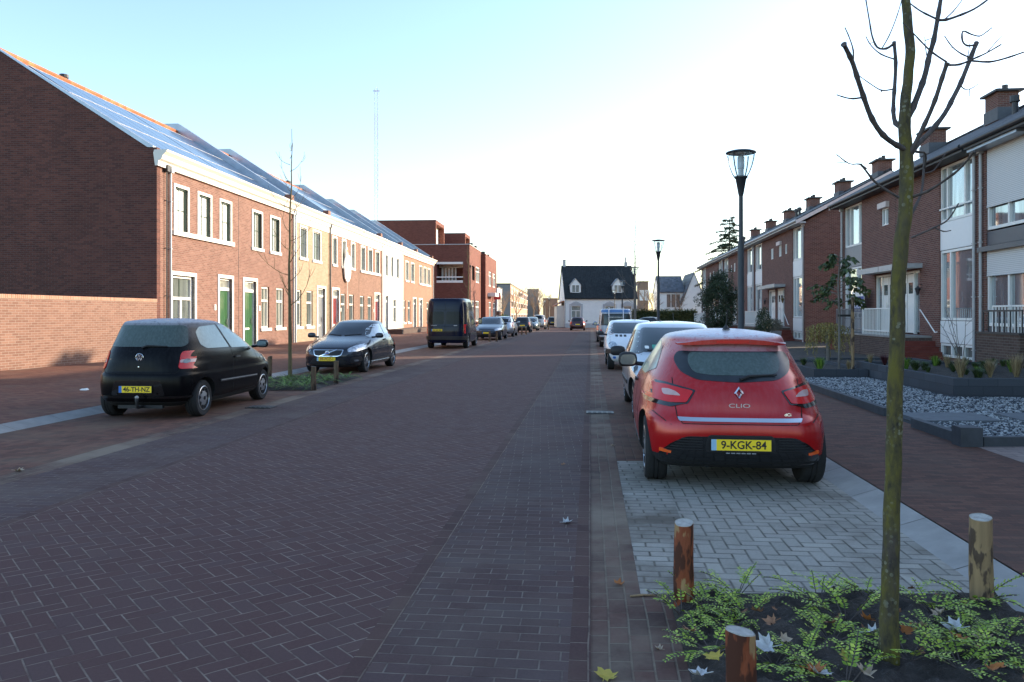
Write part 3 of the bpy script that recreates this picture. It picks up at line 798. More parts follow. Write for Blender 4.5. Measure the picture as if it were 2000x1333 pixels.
def rbase(Y, c): return Vector((.105 * Y + c, Y, 0))
NB = [
 (17.1, True, 'nearest right brick house with white roller shutters and dark panels', dict(shut=True, frame=M_white, chim=True, vents=[])),
 (23.8, False, 'right brick house with white panels and white window strip past the roller shutters', dict(bar=True, vents=[(1.2, .9), (3.6, .55)], uc=6.7, cy=.45, dpipe=False)),
 (30.4, True, 'right brick house with grey panel, for-sale board and grey railing', dict(panel=M_panelg, box=True, rail=M_rail_g, brass=True, uc=6.2, cy=.45)),
]
for Y, mir, lab, o in NB:
    o = dict(o); rhouse(rbase(Y, 11.4), 6.6, mir, lab, o, end_far=(Y > 30))
# the near block goes on beside and behind the viewer: it shades the street
for k, Y in enumerate((10.4, 3.7, -3.0)):
    rhouse(rbase(Y, 11.4), 6.6, k % 2 == 1, ['right brick house beside the viewer, next to the roller shutter house', 'right brick house level with the viewer', 'right brick house behind the viewer at the block end'][k], dict(), end_near=(k == 2))
b2 = [
 ('first brick house of the second right block, pale verge board above its gable wall', dict(two=True, pale=True, brass=True, uc=1.0, box=True)),
 ('second brick house of the second right block, mirrored entrance beside the first', dict(two=False, pale=True, vents=[(5.6, .5), (6.4, .5)], uc=1.0)),
 ('third brick house of the second right block, behind the dark evergreen', dict(two=False, pale=True, uc=1.0)),
 ('fourth brick house of the second right block, with white window strip above the evergreen', dict(two=True, pale=True, uc=1.0)),
 ('fifth brick house of the second right block, second from its far end', dict(two=False, pale=True, vents=[(5.6, .5)], uc=1.0)),
 ('sixth and farthest brick house of the second right block', dict(two=False, pale=True, uc=1.0)),
]
for k, (lab, o) in enumerate(b2):
    Y = 42.8 + k * 6.88
    rhouse(rbase(Y, 11.2) + Vector((0, 0, gz(Y))), 6.92, k % 2 == 1, lab, o, end_near=(k == 0), end_far=(k == 5))

# for-sale board on the far railing
t = empty('sale_board', Vector((.105 * 33.6 + 11.4 - .35, 33.6, 0)), RRZ, 'blue and white for sale board in front of the grey panel house', 'sign')
b = MB(); b.box(-.75, .75, .0, .03, 1.62, 2.55); b.build('board', M_white, t)
b = MB(); b.box(-.75, .75, .03, .036, 2.22, 2.34); b.box(-.75, .75, .03, .036, 1.70, 2.16); b.build('blue_band', plain('sign_blue', (.03, .06, .28), .5), t)
b = MB(); b.box(-.6, -.55, -.04, 0, .86, 2.5); b.box(.55, .6, -.04, 0, .86, 2.5); b.build('posts', M_white, t)
FONT = None
def text(name, s, size, mat, parent, loc, rot, sx=1.0, ext=.002, align='CENTER', bold=0.0):
    cu = bpy.data.curves.new(name, 'FONT'); cu.body = s; cu.size = size; cu.align_x = align; cu.align_y = 'CENTER'; cu.extrude = ext; cu.offset = bold
    o = bpy.data.objects.new(name, cu); COL.objects.link(o)
    dg = bpy.context.evaluated_depsgraph_get(); me = bpy.data.meshes.new_from_object(o.evaluated_get(dg))
    bpy.data.objects.remove(o); me.materials.clear(); me.materials.append(mat)
    q = link_mesh(name, me, parent); q.location = loc; q.rotation_euler = rot; q.scale = (sx, 1, 1)
    return q
# text faces the street (+y side): reading direction is -x
text('lettering', 'TE', .34, M_white, t, (.44, .038, 1.96), (R(90), 0, R(180)), .95); text('lettering', 'KOOP', .34, M_white, t, (-.20, .038, 1.96), (R(90), 0, R(180)), .95)
b = MB()
for k in range(9): b.box(-.55 + k * .12, -.47 + k * .12, .037, .040, 1.74, 1.79)
b.build('small_print', M_white, t)

# front wall with handrail before the shutter house
t = empty('porch_wall', rbase(17.9, 9.62), RRZ, 'low brick porch wall with black rail at the right picture edge', 'wall')
b = MB(); b.box(0, 2.05, -.12, .12, -.1, 1.12); b.box(0, .24, -1.7, -.12, -.1, 1.12); b.box(1.81, 2.05, -1.7, -.12, -.1, 1.12); b.build('brick_wall', BR_grim, t)
b = MB(); b.box(-.02, 2.07, -.14, .14, 1.12, 1.17); b.build('coping', M_fascia, t)
b = MB(); b.box(.1, 1.95, -.02, .02, 1.66, 1.70)
for k in range(8): x = .12 + k * .26; b.box(x - .012, x + .012, -.012, .012, 1.17, 1.68)
b.build('rail', M_fascia, t)

# ------------------------------------------------------------------ red brick building beyond the left terrace
cA = math.atan(.08)
t = empty('brick_building', (-4.56, 85.7, gz(85.7)), math.pi / 2 - cA, 'deep red brick flat roofed building with white framed balcony opening and red sign', 'building')
zg = gz(85.7)
def bu(x): return ((-11.416 / ((x - 1000) / FPX - .08)) - 85.7) / math.cos(cA)
def bz(x, y): return HCAM + (HOR - y) / FPX * (-11.416 / ((x - 1000) / FPX - .08)) - zg
b = MB(); ops = []; wins = []
def bo(x0, x1, y0, y1): o = (bu(x0), bu(x1), bz((x0 + x1) / 2, y1), bz((x0 + x1) / 2, y0)); ops.append(o); return o
for q in ((929.5, 937, 522, 553), (921, 926.5, 587, 625), (929, 936, 588, 628)): wins.append(bo(*q))
dk = bo(921.5, 927, 520, 548)
U1 = bu(939.5); U2 = bu(962)
facade(b, 0, U1, -.5, 9.2, ops, 0, .2, -1)
# camera-facing wall with balcony opening, local x = 0 plane, spans +y
def endwall(b, y0, y1, z0, z1, op):
    ys = sorted({y0, y1, op[0], op[1]}); zs = sorted({z0, z1, op[2], op[3]})
    for a, c in zip(ys, ys[1:]):
        for e, f in zip(zs, zs[1:]):
            if op[0] < (a + c) / 2 < op[1] and op[2] < (e + f) / 2 < op[3]: continue
            b.quad((0, a, e), (0, a, f), (0, c, f), (0, c, e))
K = 85.7 / FPX
bal = ((917 - 904) * K, (917 - 852) * K, 1.6 + (HOR - 548) * K - zg, 1.6 + (HOR - 516) * K - zg)
endwall(b, 0, 16, -.5, 9.2, bal)
b.box(0.01, U1, .01, 16, 9.0, 9.2)
b.box(1.9, 2.0, bal[0] - .3, bal[1] + .3, bal[2] - .3, bal[3] + .3)
b.quad((0, bal[0], bal[2]), (2, bal[0], bal[2]), (2, bal[0], bal[3]), (0, bal[0], bal[3])); b.quad((0, bal[1], bal[2]), (2, bal[1], bal[2]), (2, bal[1], bal[3]), (0, bal[1], bal[3]))
b.box(0, U1, 16, 16.2, -.5, 9.2); b.box(U1 - .1, U1 + .0, .01, 16, -.5, 9.2)
# second bay a little forward, with its own flat roof
ops2 = []
for q in ((946.3, 951.5, 531, 560), (954.5, 960, 535, 562), (946.5, 951, 590, 628), (954.5, 960, 592, 628)):
    o = (bu(q[0]), bu(q[1]), bz((q[0] + q[1]) / 2, q[3]), bz((q[0] + q[1]) / 2, q[2])); ops2.append(o)
facade(b, U1, U2, -.5, 9.0, ops2, -.55, .2, -1)
b.quad((U1, -.55, -.5), (U1, 16, -.5), (U1, 16, 9.0), (U1, -.55, 9.0)); b.quad((U2, -.55, -.5), (U2, 16, -.5), (U2, 16, 9.0), (U2, -.55, 9.0))
b.quad((U1, -.55, 9.0), (U2, -.55, 9.0), (U2, 16, 9.0), (U1, 16, 9.0))
b.build('wall', BR_deep, t)
b = MB()
# set-back top floor: two brick frames
for (y0, y1, x0, x1) in ((3.65, 11, .02, 5.6), (1.6, 11, 8.2, 12.5)):
    zt = 11.9 if y0 > 2 else 11.3
    b.box(x0, x0 + .35, y0, y1, 9.2, zt); b.box(x1 - .35, x1, y0, y1, 9.2, zt); b.box(x0 + .35, x1 - .35, y0 + .0, y1, zt - .4, zt)
    b.box(x0 + .35, x1 - .35, y1 - .2, y1, 9.2, zt - .4)
b.build('top_floor', BR_deep, t)
b = MB(); b.box(.4, 5.2, 4.3, 4.4, 9.2, 11.4); b.box(8.6, 12.1, 2.2, 2.3, 9.2, 10.8); b.build('top_floor_windows', M_white, t)
b = MB(); b.box(-.06, U1 + .0, -.05, .25, 9.2, 9.28); b.box(-.06, .2, .25, 16, 9.2, 9.28); b.build('roof_edge', M_pvc, t)
for o in wins + ops2:
    window(t, o, -1, M_white, M_glassm, (0, 0), t=.12, depth=.12, split=.7, mull=1, y=(-.55 if o in ops2 else 0))
b = MB(); b.box(dk[0], dk[1], .25, .3, dk[2], dk[3]); b.build('recess', M_fascia, t)
b = MB()
b.box(-.05, .0, bal[0] - .0, bal[1], bal[2] - .25, bal[2]); b.box(-.05, .0, bal[0], bal[1], bal[3] - .01, bal[3] + .22)
b.box(-.05, .0, bal[0], bal[1], bal[2] + .30, bal[2] + .42)
b.build('balcony_edge', M_white, t)
b = MB(); n = 4
for k in range(n + 1):
    y = bal[1] - .35 - (bal[1] - bal[0] - 1.4) * k / n; b.box(1.7, 1.88, y - .09, y + .09, bal[2], bal[3])
b.box(1.7, 1.88, bal[0], bal[1], bal[3] - .3, bal[3] + .2); b.build('balcony_window', M_white, t)
b = MB(); b.box(1.86, 1.89, bal[0] + 1.2, bal[1] - .2, bal[2], bal[3] - .3); b.build('balcony_pane', M_glassd, t)
b = MB(); b.box(bu(944), bu(951), -1.5, -.56, bz(948, 580), bz(948, 573)); b.build('awning', M_white, t)
pipe(t, .25, 0, 6.8, -1, M_fascia)
for k in range(4):
    u = (2.5, 6.0, U1 + 4, U1 + 9)[k]; b = MB(); b.box(u, u + .5, .0, .5, 9.25, 9.6); b.build('roof_lamp', M_fascia, t)
t2 = empty('shop_sign', Vector((-4.56 + .08 * 19.0 + .55, 104.7, gz(104.7))), 0, 'red and pale projecting box sign on the red brick building', 'sign')
b = MB(); z0 = 1.6 + (HOR - 585.5) / FPX * 104.7 - gz(104.7); z1 = 1.6 + (HOR - 572) / FPX * 104.7 - gz(104.7)
b.box(.1, 1.0, -.16, .16, z0, z1); b.build('box', plain('sign_red', (.55, .03, .03), .45), t2)
b = MB(); b.box(.16, .96, -.17, -.16, z0 + .38, z1 - .08); b.build('pale_field', plain('sign_pink', (.75, .42, .40), .5), t2)
b = MB(); b.box(-.1, .1, -.05, .05, z1 - .2, z1 - .1); b.build('bracket', M_fascia, t2)

# ------------------------------------------------------------------ white house at the end of the street
YW = 109.6; gw = gz(YW)
t = empty('white_house', (7.31, YW, gw), R(1.8), 'white rendered house with dark tiled roof and two dormers closing the street', 'house')
kx = YW / FPX; WW = 140 * kx; ev = 1.6 + (HOR - 583) * kx - gw; rd = 8.55 - gw; RW = 4.6
def wx(px): return (px - 1104) * kx
def wz(py): return 1.6 + (HOR - py) * kx - gw
M_render = plain('white_render', (.84, .83, .80), .8, var=.05, scale=1.5)
M_render2 = plain('warm_render', (.74, .70, .62), .8, var=.05, scale=1.5)
M_stoneg = plain('grey_stone', (.47, .47, .48), .8, var=.08)
wins = [(1116, 1134, 598, 627), (1182, 1200, 598, 627), (1217, 1235, 598, 627)]
wo_ = [(wx(a), wx(c), wz(f), wz(e)) for a, c, e, f in wins]
b = MB(); facade(b, 0, WW, -.5, ev, wo_, 0, .2, -1)
for uu in (0, WW):
    b.add([(uu, 0, -.5), (uu, 0, ev), (uu, RW, rd - .1), (uu, 2 * RW, ev), (uu, 2 * RW, -.5)], [(0, 1, 2, 3, 4)])
b.build('wall', M_render, t)
b = MB(); b.box(-.02, WW + .02, -.04, -.002, -.5, wz(632)); b.build('plinth', M_stoneg, t)
r = MB(); r.prism([(-.3, ev - .12), (-.3, ev + .0), (RW, rd), (2 * RW + .3, ev), (2 * RW + .3, ev - .1), (RW, rd - .16)], lambda p, q: (q, p[0], p[1]), -.12, WW + .12)
roof = r.build('roof', T_black, t)
c = MB(); c.box(.1, .5, RW - .2, RW + .2, rd - .3, rd + .75); c.box(.05, .55, RW - .25, RW + .25, rd + .75, rd + .82); c.build('chimney', M_pvc, roof)
c = MB(); c.box(WW - .9, WW - .5, RW - .2, RW + .2, rd - .3, rd + .5); c.lathe([(.12, rd + .5), (.1, rd + 1.2), (.0, rd + 1.25)], 8, (WW - .7, RW, 0)); c.build('chimney', M_pvc, roof)
for cx in (1125, 1208.5):
    d0, d1 = wx(cx - 10.5), wx(cx + 10.5); zb, ze, zp = wz(574), wz(556), wz(544)
    d = MB(); m_ = (d0 + d1) / 2
    yb = .55
    d.add([(d0, yb, zb), (d1, yb, zb), (d1, yb, ze), (m_, yb, zp), (d0, yb, ze), (d0, yb + 2.6, zb), (d1, yb + 2.6, zb), (d1, yb + 2.6, ze), (m_, yb + 2.6, zp), (d0, yb + 2.6, ze)],
          [(0, 1, 2, 3, 4), (0, 4, 9, 5), (1, 6, 7, 2), (5, 9, 8, 7, 6)])
    dm = d.build('dormer', M_white, roof)
    e = MB()
    for s0, s1 in ((d0, m_), (d1, m_)):
        sgn = -1 if s0 < s1 else 1
        e.quad((s0 + sgn * .12, yb - .1, ze - .1), (s1, yb - .1, zp + .05), (s1, yb + 2.9, zp + .05), (s0 + sgn * .12, yb + 2.9, ze - .1))
        e.quad((s0 + sgn * .12, yb - .1, ze - .16), (s1, yb - .1, zp - .01), (s1, yb + 2.9, zp - .01), (s0 + sgn * .12, yb + 2.9, ze - .16))
    e.build('dormer_roof', M_pvc, roof)
    window(roof, (d0 + .20, d1 - .20, zb + .15, ze - .02), -1, M_white, M_glassm, (0, 0), t=.07, depth=.0, mull=1, y=yb - .03, name='dormer_window')
for o in wo_:
    window(t, o, -1, M_white, M_glassm, (0, 0), t=.08, depth=.16, split=.68, mull=1)
    s_ = MB(); ring(s_, o[0] - .28, o[1] + .28, o[2] - .25, o[3] + .25, .25, -.06, -.002, 0)
    m_ = (o[0] + o[1]) / 2
    s_.prism([(m_ - .75, o[3] + .25), (m_ + .75, o[3] + .25), (m_ + .35, o[3] + .52), (m_, o[3] + .62), (m_ - .35, o[3] + .52)], lambda p, q: (p[0], q, p[1]), -.09, -.003)
    s_.build('window_surround', M_stoneg, t)
b = MB(); b.tube([(-.02, -.08, 0), (-.02, -.08, ev)], .06, 6); b.build('downpipe', M_pvc, t)
l = MB(); l.box(-1.0, -.02, 1.5, 6, -.4, 3.0); l.build('lean_to', M_render2, t)
l = MB(); l.prism([(-1.25, 2.95), (-.02, 3.6), (-.02, 3.72), (-1.25, 3.07)], lambda p, q: (p[0], q, p[1]), 1.3, 6.2); l.build('lean_to_roof', T_orange, t)

# ------------------------------------------------------------------ more distant buildings
def simple_building(name, lab, x0, x1, Y0, Y1, ytop, mat_front, mat_side, side='R', rows=3, cols=5, dirx=.06, winmat=None, roof=None, cat='building', ridge=None, fcols=0):
    """box standing at Y0, its front towards the viewer, long lit side towards the street"""
    Xa, Xb = (x0 - 1000) / FPX * Y0, (x1 - 1000) / FPX * Y0
    g = gz(Y0); H = 1.6 + (HOR - ytop) / FPX * Y0 - g; a = math.atan(dirx)
    t = empty(name, (Xb if side == 'R' else Xa, Y0, g), -a, lab, cat)
    W = Xb - Xa; D = (Y1 - Y0) / math.cos(a); s = -1 if side == 'R' else 1
    b = MB(); b.quad((0, 0, -.5), (s * W, 0, -.5), (s * W, 0, H), (0, 0, H)); b.quad((s * W, 0, -.5), (s * W, D, -.5), (s * W, D, H), (s * W, 0, H)); b.quad((0, D, -.5), (s * W, D, -.5), (s * W, D, H), (0, D, H)); b.build('front_wall', mat_front, t)
    b = MB(); b.quad((0, 0, -.5), (0, D, -.5), (0, D, H), (0, 0, H)); b.build('side_wall', mat_side, t)
    b = MB(); b.box(min(0, s * W) - .1, max(0, s * W) + .1, -.1, D + .1, H, H + .15); b.build('roof', roof or M_fascia, t)
    if rows:
        fh = H / rows
        for r_ in range(rows):
            for c_ in range(cols):
                y0 = D * (c_ + .2) / cols; y1 = D * (c_ + .75) / cols; z0 = fh * (r_ + .28); z1 = fh * (r_ + .82)
                e = .06; w_ = MB(); w_.box(-s * .0, -s * e, y0, y1, z0, z1); wo = w_.build('window', M_white, t)
                p = MB(); p.box(-s * e, -s * (e + .02), y0 + .15, y1 - .15, z0 + .15, z1 - .15); p.build('pane', winmat or M_glassm, wo)
    for c_ in range(fcols):
        w_ = MB(); xx = s * W * (c_ + .3) / fcols; w_.box(xx, xx + s * .9, -.06, 0, H * .55, H * .8); w_.build('window', M_white, t)
    return t
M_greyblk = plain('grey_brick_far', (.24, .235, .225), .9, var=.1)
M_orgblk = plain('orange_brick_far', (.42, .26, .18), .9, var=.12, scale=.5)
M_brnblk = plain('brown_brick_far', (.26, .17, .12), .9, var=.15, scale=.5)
simple_building('white_cottage', 'small white building glowing in sun beyond the red brick building', 950, 972, 116, 126, 562, M_render, M_render, 'R', 1, 3, .05)
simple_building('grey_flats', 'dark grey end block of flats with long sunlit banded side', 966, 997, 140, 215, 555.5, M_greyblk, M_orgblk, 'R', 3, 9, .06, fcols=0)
simple_building('grey_tower', 'smaller grey end block between the banded flats and the bare trees', 1030, 1051, 218, 250, 566, M_greyblk, M_greyblk, 'R', 3, 2, .06)
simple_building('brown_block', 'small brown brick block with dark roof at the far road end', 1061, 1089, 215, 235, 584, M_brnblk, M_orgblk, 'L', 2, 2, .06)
simple_building('brick_flats', 'brown brick flats standing behind the right end of the white house', 1246, 1266, 165, 185, 551, M_brnblk, M_brnblk, 'L', 3, 2, .1, fcols=2)
t = empty('brick_shed', (-2.7, 111, gz(111)), -.05, 'orange brick garden wall block below the white cottage', 'wall')
b = MB(); b.box(0, .95, 0, 5, -.3, 2.2); b.build('brick_wall', BR_pink, t); b = MB(); b.box(-.05, 1.0, -.05, 5.05, 2.2, 2.3); b.build('coping', M_stone, t)

def gable_house(name, lab, X, Y, W, D, ev, rd, rz, mat, roofm, axis='x', win=None):
    g = gz(Y); t = empty(name, (X, Y, g), rz, lab, 'house')
    b = MB()
    if axis == 'x':
        pf = [(0, -.4), (0, ev), (D / 2, rd - .1), (D, ev), (D, -.4)]
        b.prism(pf, lambda p, q: (q, p[0], p[1]), 0, W); b.build('wall', mat, t)
        r = MB(); r.prism([(-.25, ev - .15), (-.25, ev), (D / 2, rd), (D + .25, ev), (D + .25, ev - .15), (D / 2, rd - .18)], lambda p, q: (q, p[0], p[1]), -.1, W + .1)
    else:
        pf = [(0, -.4), (0, ev), (W / 2, rd - .1), (W, ev), (W, -.4)]
        b.prism(pf, lambda p, q: (p[0], q, p[1]), 0, D); b.build('wall', mat, t)
        r = MB(); r.prism([(-.2, ev - .2), (-.2, ev - .02), (W / 2, rd), (W + .2, ev - .02), (W + .2, ev - .2), (W / 2, rd - .18)], lambda p, q: (p[0], q, p[1]), -.08, D + .1)
    r.build('roof', roofm, t)
    for o in (win or []): window(t, o, -1, M_white, M_glassd, (0, 0), t=.09, depth=-.03, mull=2)
    return t
T_slate = tiles('roof_tiles_slate', (.12, .13, .145))
k = 112 / FPX
gable_house('white_villa', 'white villa with slate grey roof and wide dark window above the hedge', (1287 - 1000) * k, 112, 48 * k, 7, 1.6 + (HOR - 567) * k, 1.6 + (HOR - 534) * k, R(-4), M_render, T_slate, 'x', [(1.0, 3.0, 2.7, 4.7)])
gable_house('gabled_villa', 'white steep gabled house right of the wide window villa', (1327 - 1000) * k, 110, 44 * k, 9, 1.6 + (HOR - 590) * k, 1.6 + (HOR - 530) * k, R(-4), M_render, T_slate, 'y', [])

# radio mast far behind the left terrace
t = empty('radio_mast', ((735 - 1000) / FPX * 420, 420, -.3), 0, 'tall thin red and white lattice radio mast far behind the roofs', 'mast')
mh = 1.6 + (HOR - 172) / FPX * 420
M_mr = plain('mast_red', (.42, .25, .23), .6); M_mw = plain('mast_white', (.5, .5, .5), .6)
seg = 9
for i in range(seg):
    b = MB(); z0, z1 = mh * i / seg, mh * (i + 1) / seg; q = .8
    for sx, sy in ((-1, -1), (1, -1), (1, 1), (-1, 1)): b.box(sx * q - .06, sx * q + .06, sy * q - .06, sy * q + .06, z0, z1)
    n = 5
    for j in range(n):
        a, c = z0 + (z1 - z0) * j / n, z0 + (z1 - z0) * (j + 1) / n
        for y in (-q, q):
            b.tube([(-q, y, a), (q, y, c)], .035, 4, cap=False); b.tube([(q, y, a), (-q, y, c)], .035, 4, cap=False)
    b.build('mast_section', M_mr if i % 2 else M_mw, t)
b = MB(); b.tube([(0, 0, mh), (0, 0, mh + 1)], .1, 5); b.box(-1.8, 1.8, -.2, .2, mh - 1.5, mh - 1.2); b.build('antenna', M_mr, t)
# ------------------------------------------------------------------ vehicles
def pchip(xs, ys, q):
    xs = np.asarray(xs, float); ys = np.asarray(ys, float); q = np.asarray(q, float)
    h = np.diff(xs); dl = np.diff(ys) / h; n = len(xs); d = np.zeros(n)
    for i in range(1, n - 1):
        if dl[i - 1] * dl[i] > 0:
            w1, w2 = 2 * h[i] + h[i - 1], h[i] + 2 * h[i - 1]
            d[i] = (w1 + w2) / (w1 / dl[i - 1] + w2 / dl[i])
    d[0], d[-1] = dl[0], dl[-1]
    k = np.clip(np.searchsorted(xs, q) - 1, 0, n - 2); t = (q - xs[k]) / h[k]
    return (ys[k] * (1 + 2 * t) * (1 - t) ** 2 + d[k] * h[k] * t * (1 - t) ** 2 + ys[k + 1] * t * t * (3 - 2 * t) + d[k + 1] * h[k] * t * t * (t - 1))
_T = np.linspace(-math.pi / 2, math.pi / 2, 700)
def outline(yr, yf, wr, wf, nr, nf, N):
    c, s = np.cos(_T), np.sin(_T)
    n = np.where(s < 0, nr, nf); yc, a = (yr + yf) / 2, (yf - yr) / 2
    Y = yc + a * np.sign(s) * np.abs(s) ** (2 / n)
    f = (Y - yr) / max(yf - yr, 1e-6); f = f * f * (3 - 2 * f)
    X = (wr + (wf - wr) * f) * np.abs(c) ** (2 / n)
    d = np.concatenate([[0], np.cumsum(np.hypot(np.diff(X), np.diff(Y)))])
    q = np.linspace(0, d[-1], N); return np.interp(q, d, X), np.interp(q, d, Y)
def loft(b, keys, N=49, sub=5, crown=.04, c=(0, 0, 0), mi=0):
    """body of stacked horizontal outlines; keys: (z, y_rear, y_front, half width rear, half width front, squareness rear, front)"""
    k = np.array(keys, float); z0 = k[:, 0]
    zs = np.unique(np.concatenate([np.linspace(a, e, sub, endpoint=False) for a, e in zip(z0, z0[1:])] + [[z0[-1]]]))
    pr = [pchip(z0, k[:, i], zs) for i in range(1, 7)]
    rings = []
    for j, z in enumerate(zs):
        X, Y = outline(*[p[j] for p in pr], N); rings.append((X, Y, np.full(N, z)))
    X, Y, _ = rings[-1]; yc = (Y.min() + Y.max()) / 2
    for s in (.93, .82, .66, .46, .22):
        rings.append((X * s, yc + (Y - yc) * s, np.full(N, zs[-1] + crown * (1 - s * s))))
    vs = []; M = 2 * N - 2
    for X, Y, Z in rings:
        pts = [(x, y, z) for x, y, z in zip(X, Y, Z)] + [(-x, y, z) for x, y, z in zip(X[-2:0:-1], Y[-2:0:-1], Z[-2:0:-1])]
        vs += [(x + c[0], y + c[1], z + c[2]) for x, y, z in pts]
    fs = []
    for r in range(len(rings) - 1):
        for i in range(M):
            a, e = r * M + i, r * M + (i + 1) % M; fs.append((a, e, e + M, a + M))
    fs.append(tuple(range(M))[::-1]); fs.append(tuple(range((len(rings) - 1) * M, len(rings) * M)))
    b.add(vs, fs, mi)

VIEW = {  # name: (ray direction, 2-d point -> ray origin)
 'R': (Vector((0, 1, 0)), lambda p: Vector((p[0], -9, p[1]))),
 'F': (Vector((0, -1, 0)), lambda p: Vector((p[0], 9, p[1]))),
 'S+': (Vector((-1, 0, 0)), lambda p: Vector((9, p[0], p[1]))),
 'S-': (Vector((1, 0, 0)), lambda p: Vector((-9, p[0], p[1]))),
 'T': (Vector((0, 0, -1)), lambda p: Vector((p[0], p[1], 9))),
}
def fillet(poly, r, n=4):
    out = []; m = len(poly)
    for i in range(m):
        p0, p, p1 = Vector(poly[i - 1]), Vector(poly[i]), Vector(poly[(i + 1) % m])
        a, c = p0 - p, p1 - p; la, lc = a.length, c.length
        q = min(r, la * .45, lc * .45); A, C = p + a.normalized() * q, p + c.normalized() * q
        for k in range(n + 1):
            t = k / n; out.append(tuple(A * (1 - t) ** 2 + p * 2 * t * (1 - t) + C * t * t))
    return out
def patch_mesh(mb, bvh, poly, view, t=.005, cell=.06, r=.02, mi=0, lim=None):
    """a thin panel following the body behind the outline poly"""
    poly = fillet(poly, r) if r else poly
    d, org = VIEW[view]
    bm = bmesh.new(); vs = [bm.verts.new((p[0], p[1], 0)) for p in poly]
    try: bm.faces.new(vs)
    except ValueError: bm.free(); return
    xs = [p[0] for p in poly]; ys = [p[1] for p in poly]
    for lo, hi, ax in ((min(xs), max(xs), 0), (min(ys), max(ys), 1)):
        n = max(1, int((hi - lo) / cell))
        for k in range(1, n):
            co = [0, 0, 0]; no = [0, 0, 0]; co[ax] = lo + (hi - lo) * k / n; no[ax] = 1
            bmesh.ops.bisect_plane(bm, geom=bm.verts[:] + bm.edges[:] + bm.faces[:], plane_co=co, plane_no=no)
    bmesh.ops.triangulate(bm, faces=[f for f in bm.faces if len(f.verts) > 4])
    bm.verts.ensure_lookup_table(); bm.verts.index_update()
    P3 = {}
    for v in bm.verts:
        h = bvh.ray_cast(org((v.co.x, v.co.y)), d)
        if h[0] is None or (lim and not lim(h[0])): continue
        nn = h[1] if h[1].dot(d) < 0 else -h[1]
        P3[v.index] = (h[0] + nn * t, h[0] - nn * .012)
    idx = {}; V_ = []; F_ = []
    def g(i, lay):
        if (i, lay) not in idx: idx[(i, lay)] = len(V_); V_.append(P3[i][lay])
        return idx[(i, lay)]
    for f in bm.faces:
        ii = [v.index for v in f.verts]
        if any(i not in P3 for i in ii): continue
        ok = [Vector(P3[i][0]) for i in ii]
        if max((a - ok[0]).length for a in ok) > cell * 6: continue
        F_.append([g(i, 0) for i in ii])
        for e in f.edges:
            if len(e.link_faces) == 1:
                a, c = e.verts[0].index, e.verts[1].index
                F_.append([g(a, 0), g(c, 0), g(c, 1), g(a, 1)])
    bm.free(); mb.add(V_, F_, mi)
def mirx(poly): return [(-x, y) for x, y in poly][::-1]
def ribbon(pts, w):
    """outline of a line of given width"""
    L_, R_ = [], []; P_ = [Vector(p) for p in pts]
    for i, p in enumerate(P_):
        d = (P_[min(i + 1, len(P_) - 1)] - P_[max(i - 1, 0)]).normalized(); n = Vector((-d.y, d.x)) * w / 2
        L_.append(tuple(p + n)); R_.append(tuple(p - n))
    return L_ + R_[::-1]

def paint(name, col, metal=.0, rough=.32, frost=0.0, dirt=.0, drip=.22, spec=.5):
    if name in MATS: return MATS[name]
    m, nt, b = new_mat(name)
    p = obj_pos(nt); nz = noise(nt, p, 3, 4)
    c = mixc(nt, nz.ramp(.35, .75) * .25, col, tuple(q * .8 for q in col))
    if frost:
        g = nt.nodes.new('ShaderNodeNewGeometry'); _, _, nzz = sep(nt, g.outputs['Normal'])
        fr = noise(nt, p, 22, 5, .75)
        x, y, z = sep(nt, p)
        up = nzz.ramp(.25, .80) * fr.ramp(.15, .5) * z.ramp(1.16, 1.36)
        drip_ = noise(nt, comb(nt, x * 26, y * 26, z * 2.2), 1.0, 3, .6).ramp(.42, .75) * z.ramp(.35, 1.1) * drip
        f_ = up.max(drip_) * frost
        c = mixc(nt, f_, c, (.66, .67, .72))
        L(nt, f_ * .5 + rough, b.inputs['Roughness'])
    else: b.inputs['Roughness'].default_value = rough
    if dirt:
        x, y, z = sep(nt, p)
        c = mixc(nt, z.ramp(.75, .15) * noise(nt, p, 6, 4).ramp(.3, .7) * dirt, c, (.20, .17, .14))
    L(nt, c, b.inputs['Base Color']); b.inputs['Metallic'].default_value = metal
    b.inputs['Coat Weight'].default_value = .55 if not frost else .3; b.inputs['Coat Roughness'].default_value = .06 if not frost else .22
    b.inputs['Specular IOR Level'].default_value = spec
    if spec < .5: b.inputs['Coat Weight'].default_value = .0; b.inputs['Roughness'].default_value = .14
    MATS[name] = m; return m
M_tyre = plain('tyre_rubber', (.016, .016, .017), .85, var=.3, scale=9, bmp=.2)
M_under = plain('under_black', (.010, .010, .011), .9)
M_trim = plain('black_plastic', (.016, .016, .018), .55, var=.2)
M_gloss = plain('black_gloss', (.008, .008, .009), .12, coat=.5)
M_cap = plain('hubcap_silver', (.46, .47, .49), .3, metal=.75)
M_alloy = plain('alloy_silver', (.58, .59, .60), .25, metal=.85)
M_seam = plain('panel_gap', (.004, .004, .004), .9)
M_redl = plain('tail_light_red', (.62, .010, .012), .15, coat=.25, ior=1.45)
M_redd = plain('tail_light_dark', (.13, .005, .008), .12, coat=.8)
M_whitel = plain('lamp_clear', (.55, .36, .34), .12, coat=.3)
M_orange = plain('reflector_orange', (.85, .12, .02), .15, coat=.6)
M_head = plain('headlight_glass', (.42, .45, .48), .06, metal=.55, var=.5, scale=14, coat=1.0)
M_yel = plain('plate_yellow', (.95, .68, .018), .4, var=.03)
M_blue = plain('plate_blue', (.03, .17, .55), .4)
M_bluel = plain('plate_blue_worn', (.30, .52, .70), .4)
M_ink = plain('plate_ink', (.012, .012, .012), .5)
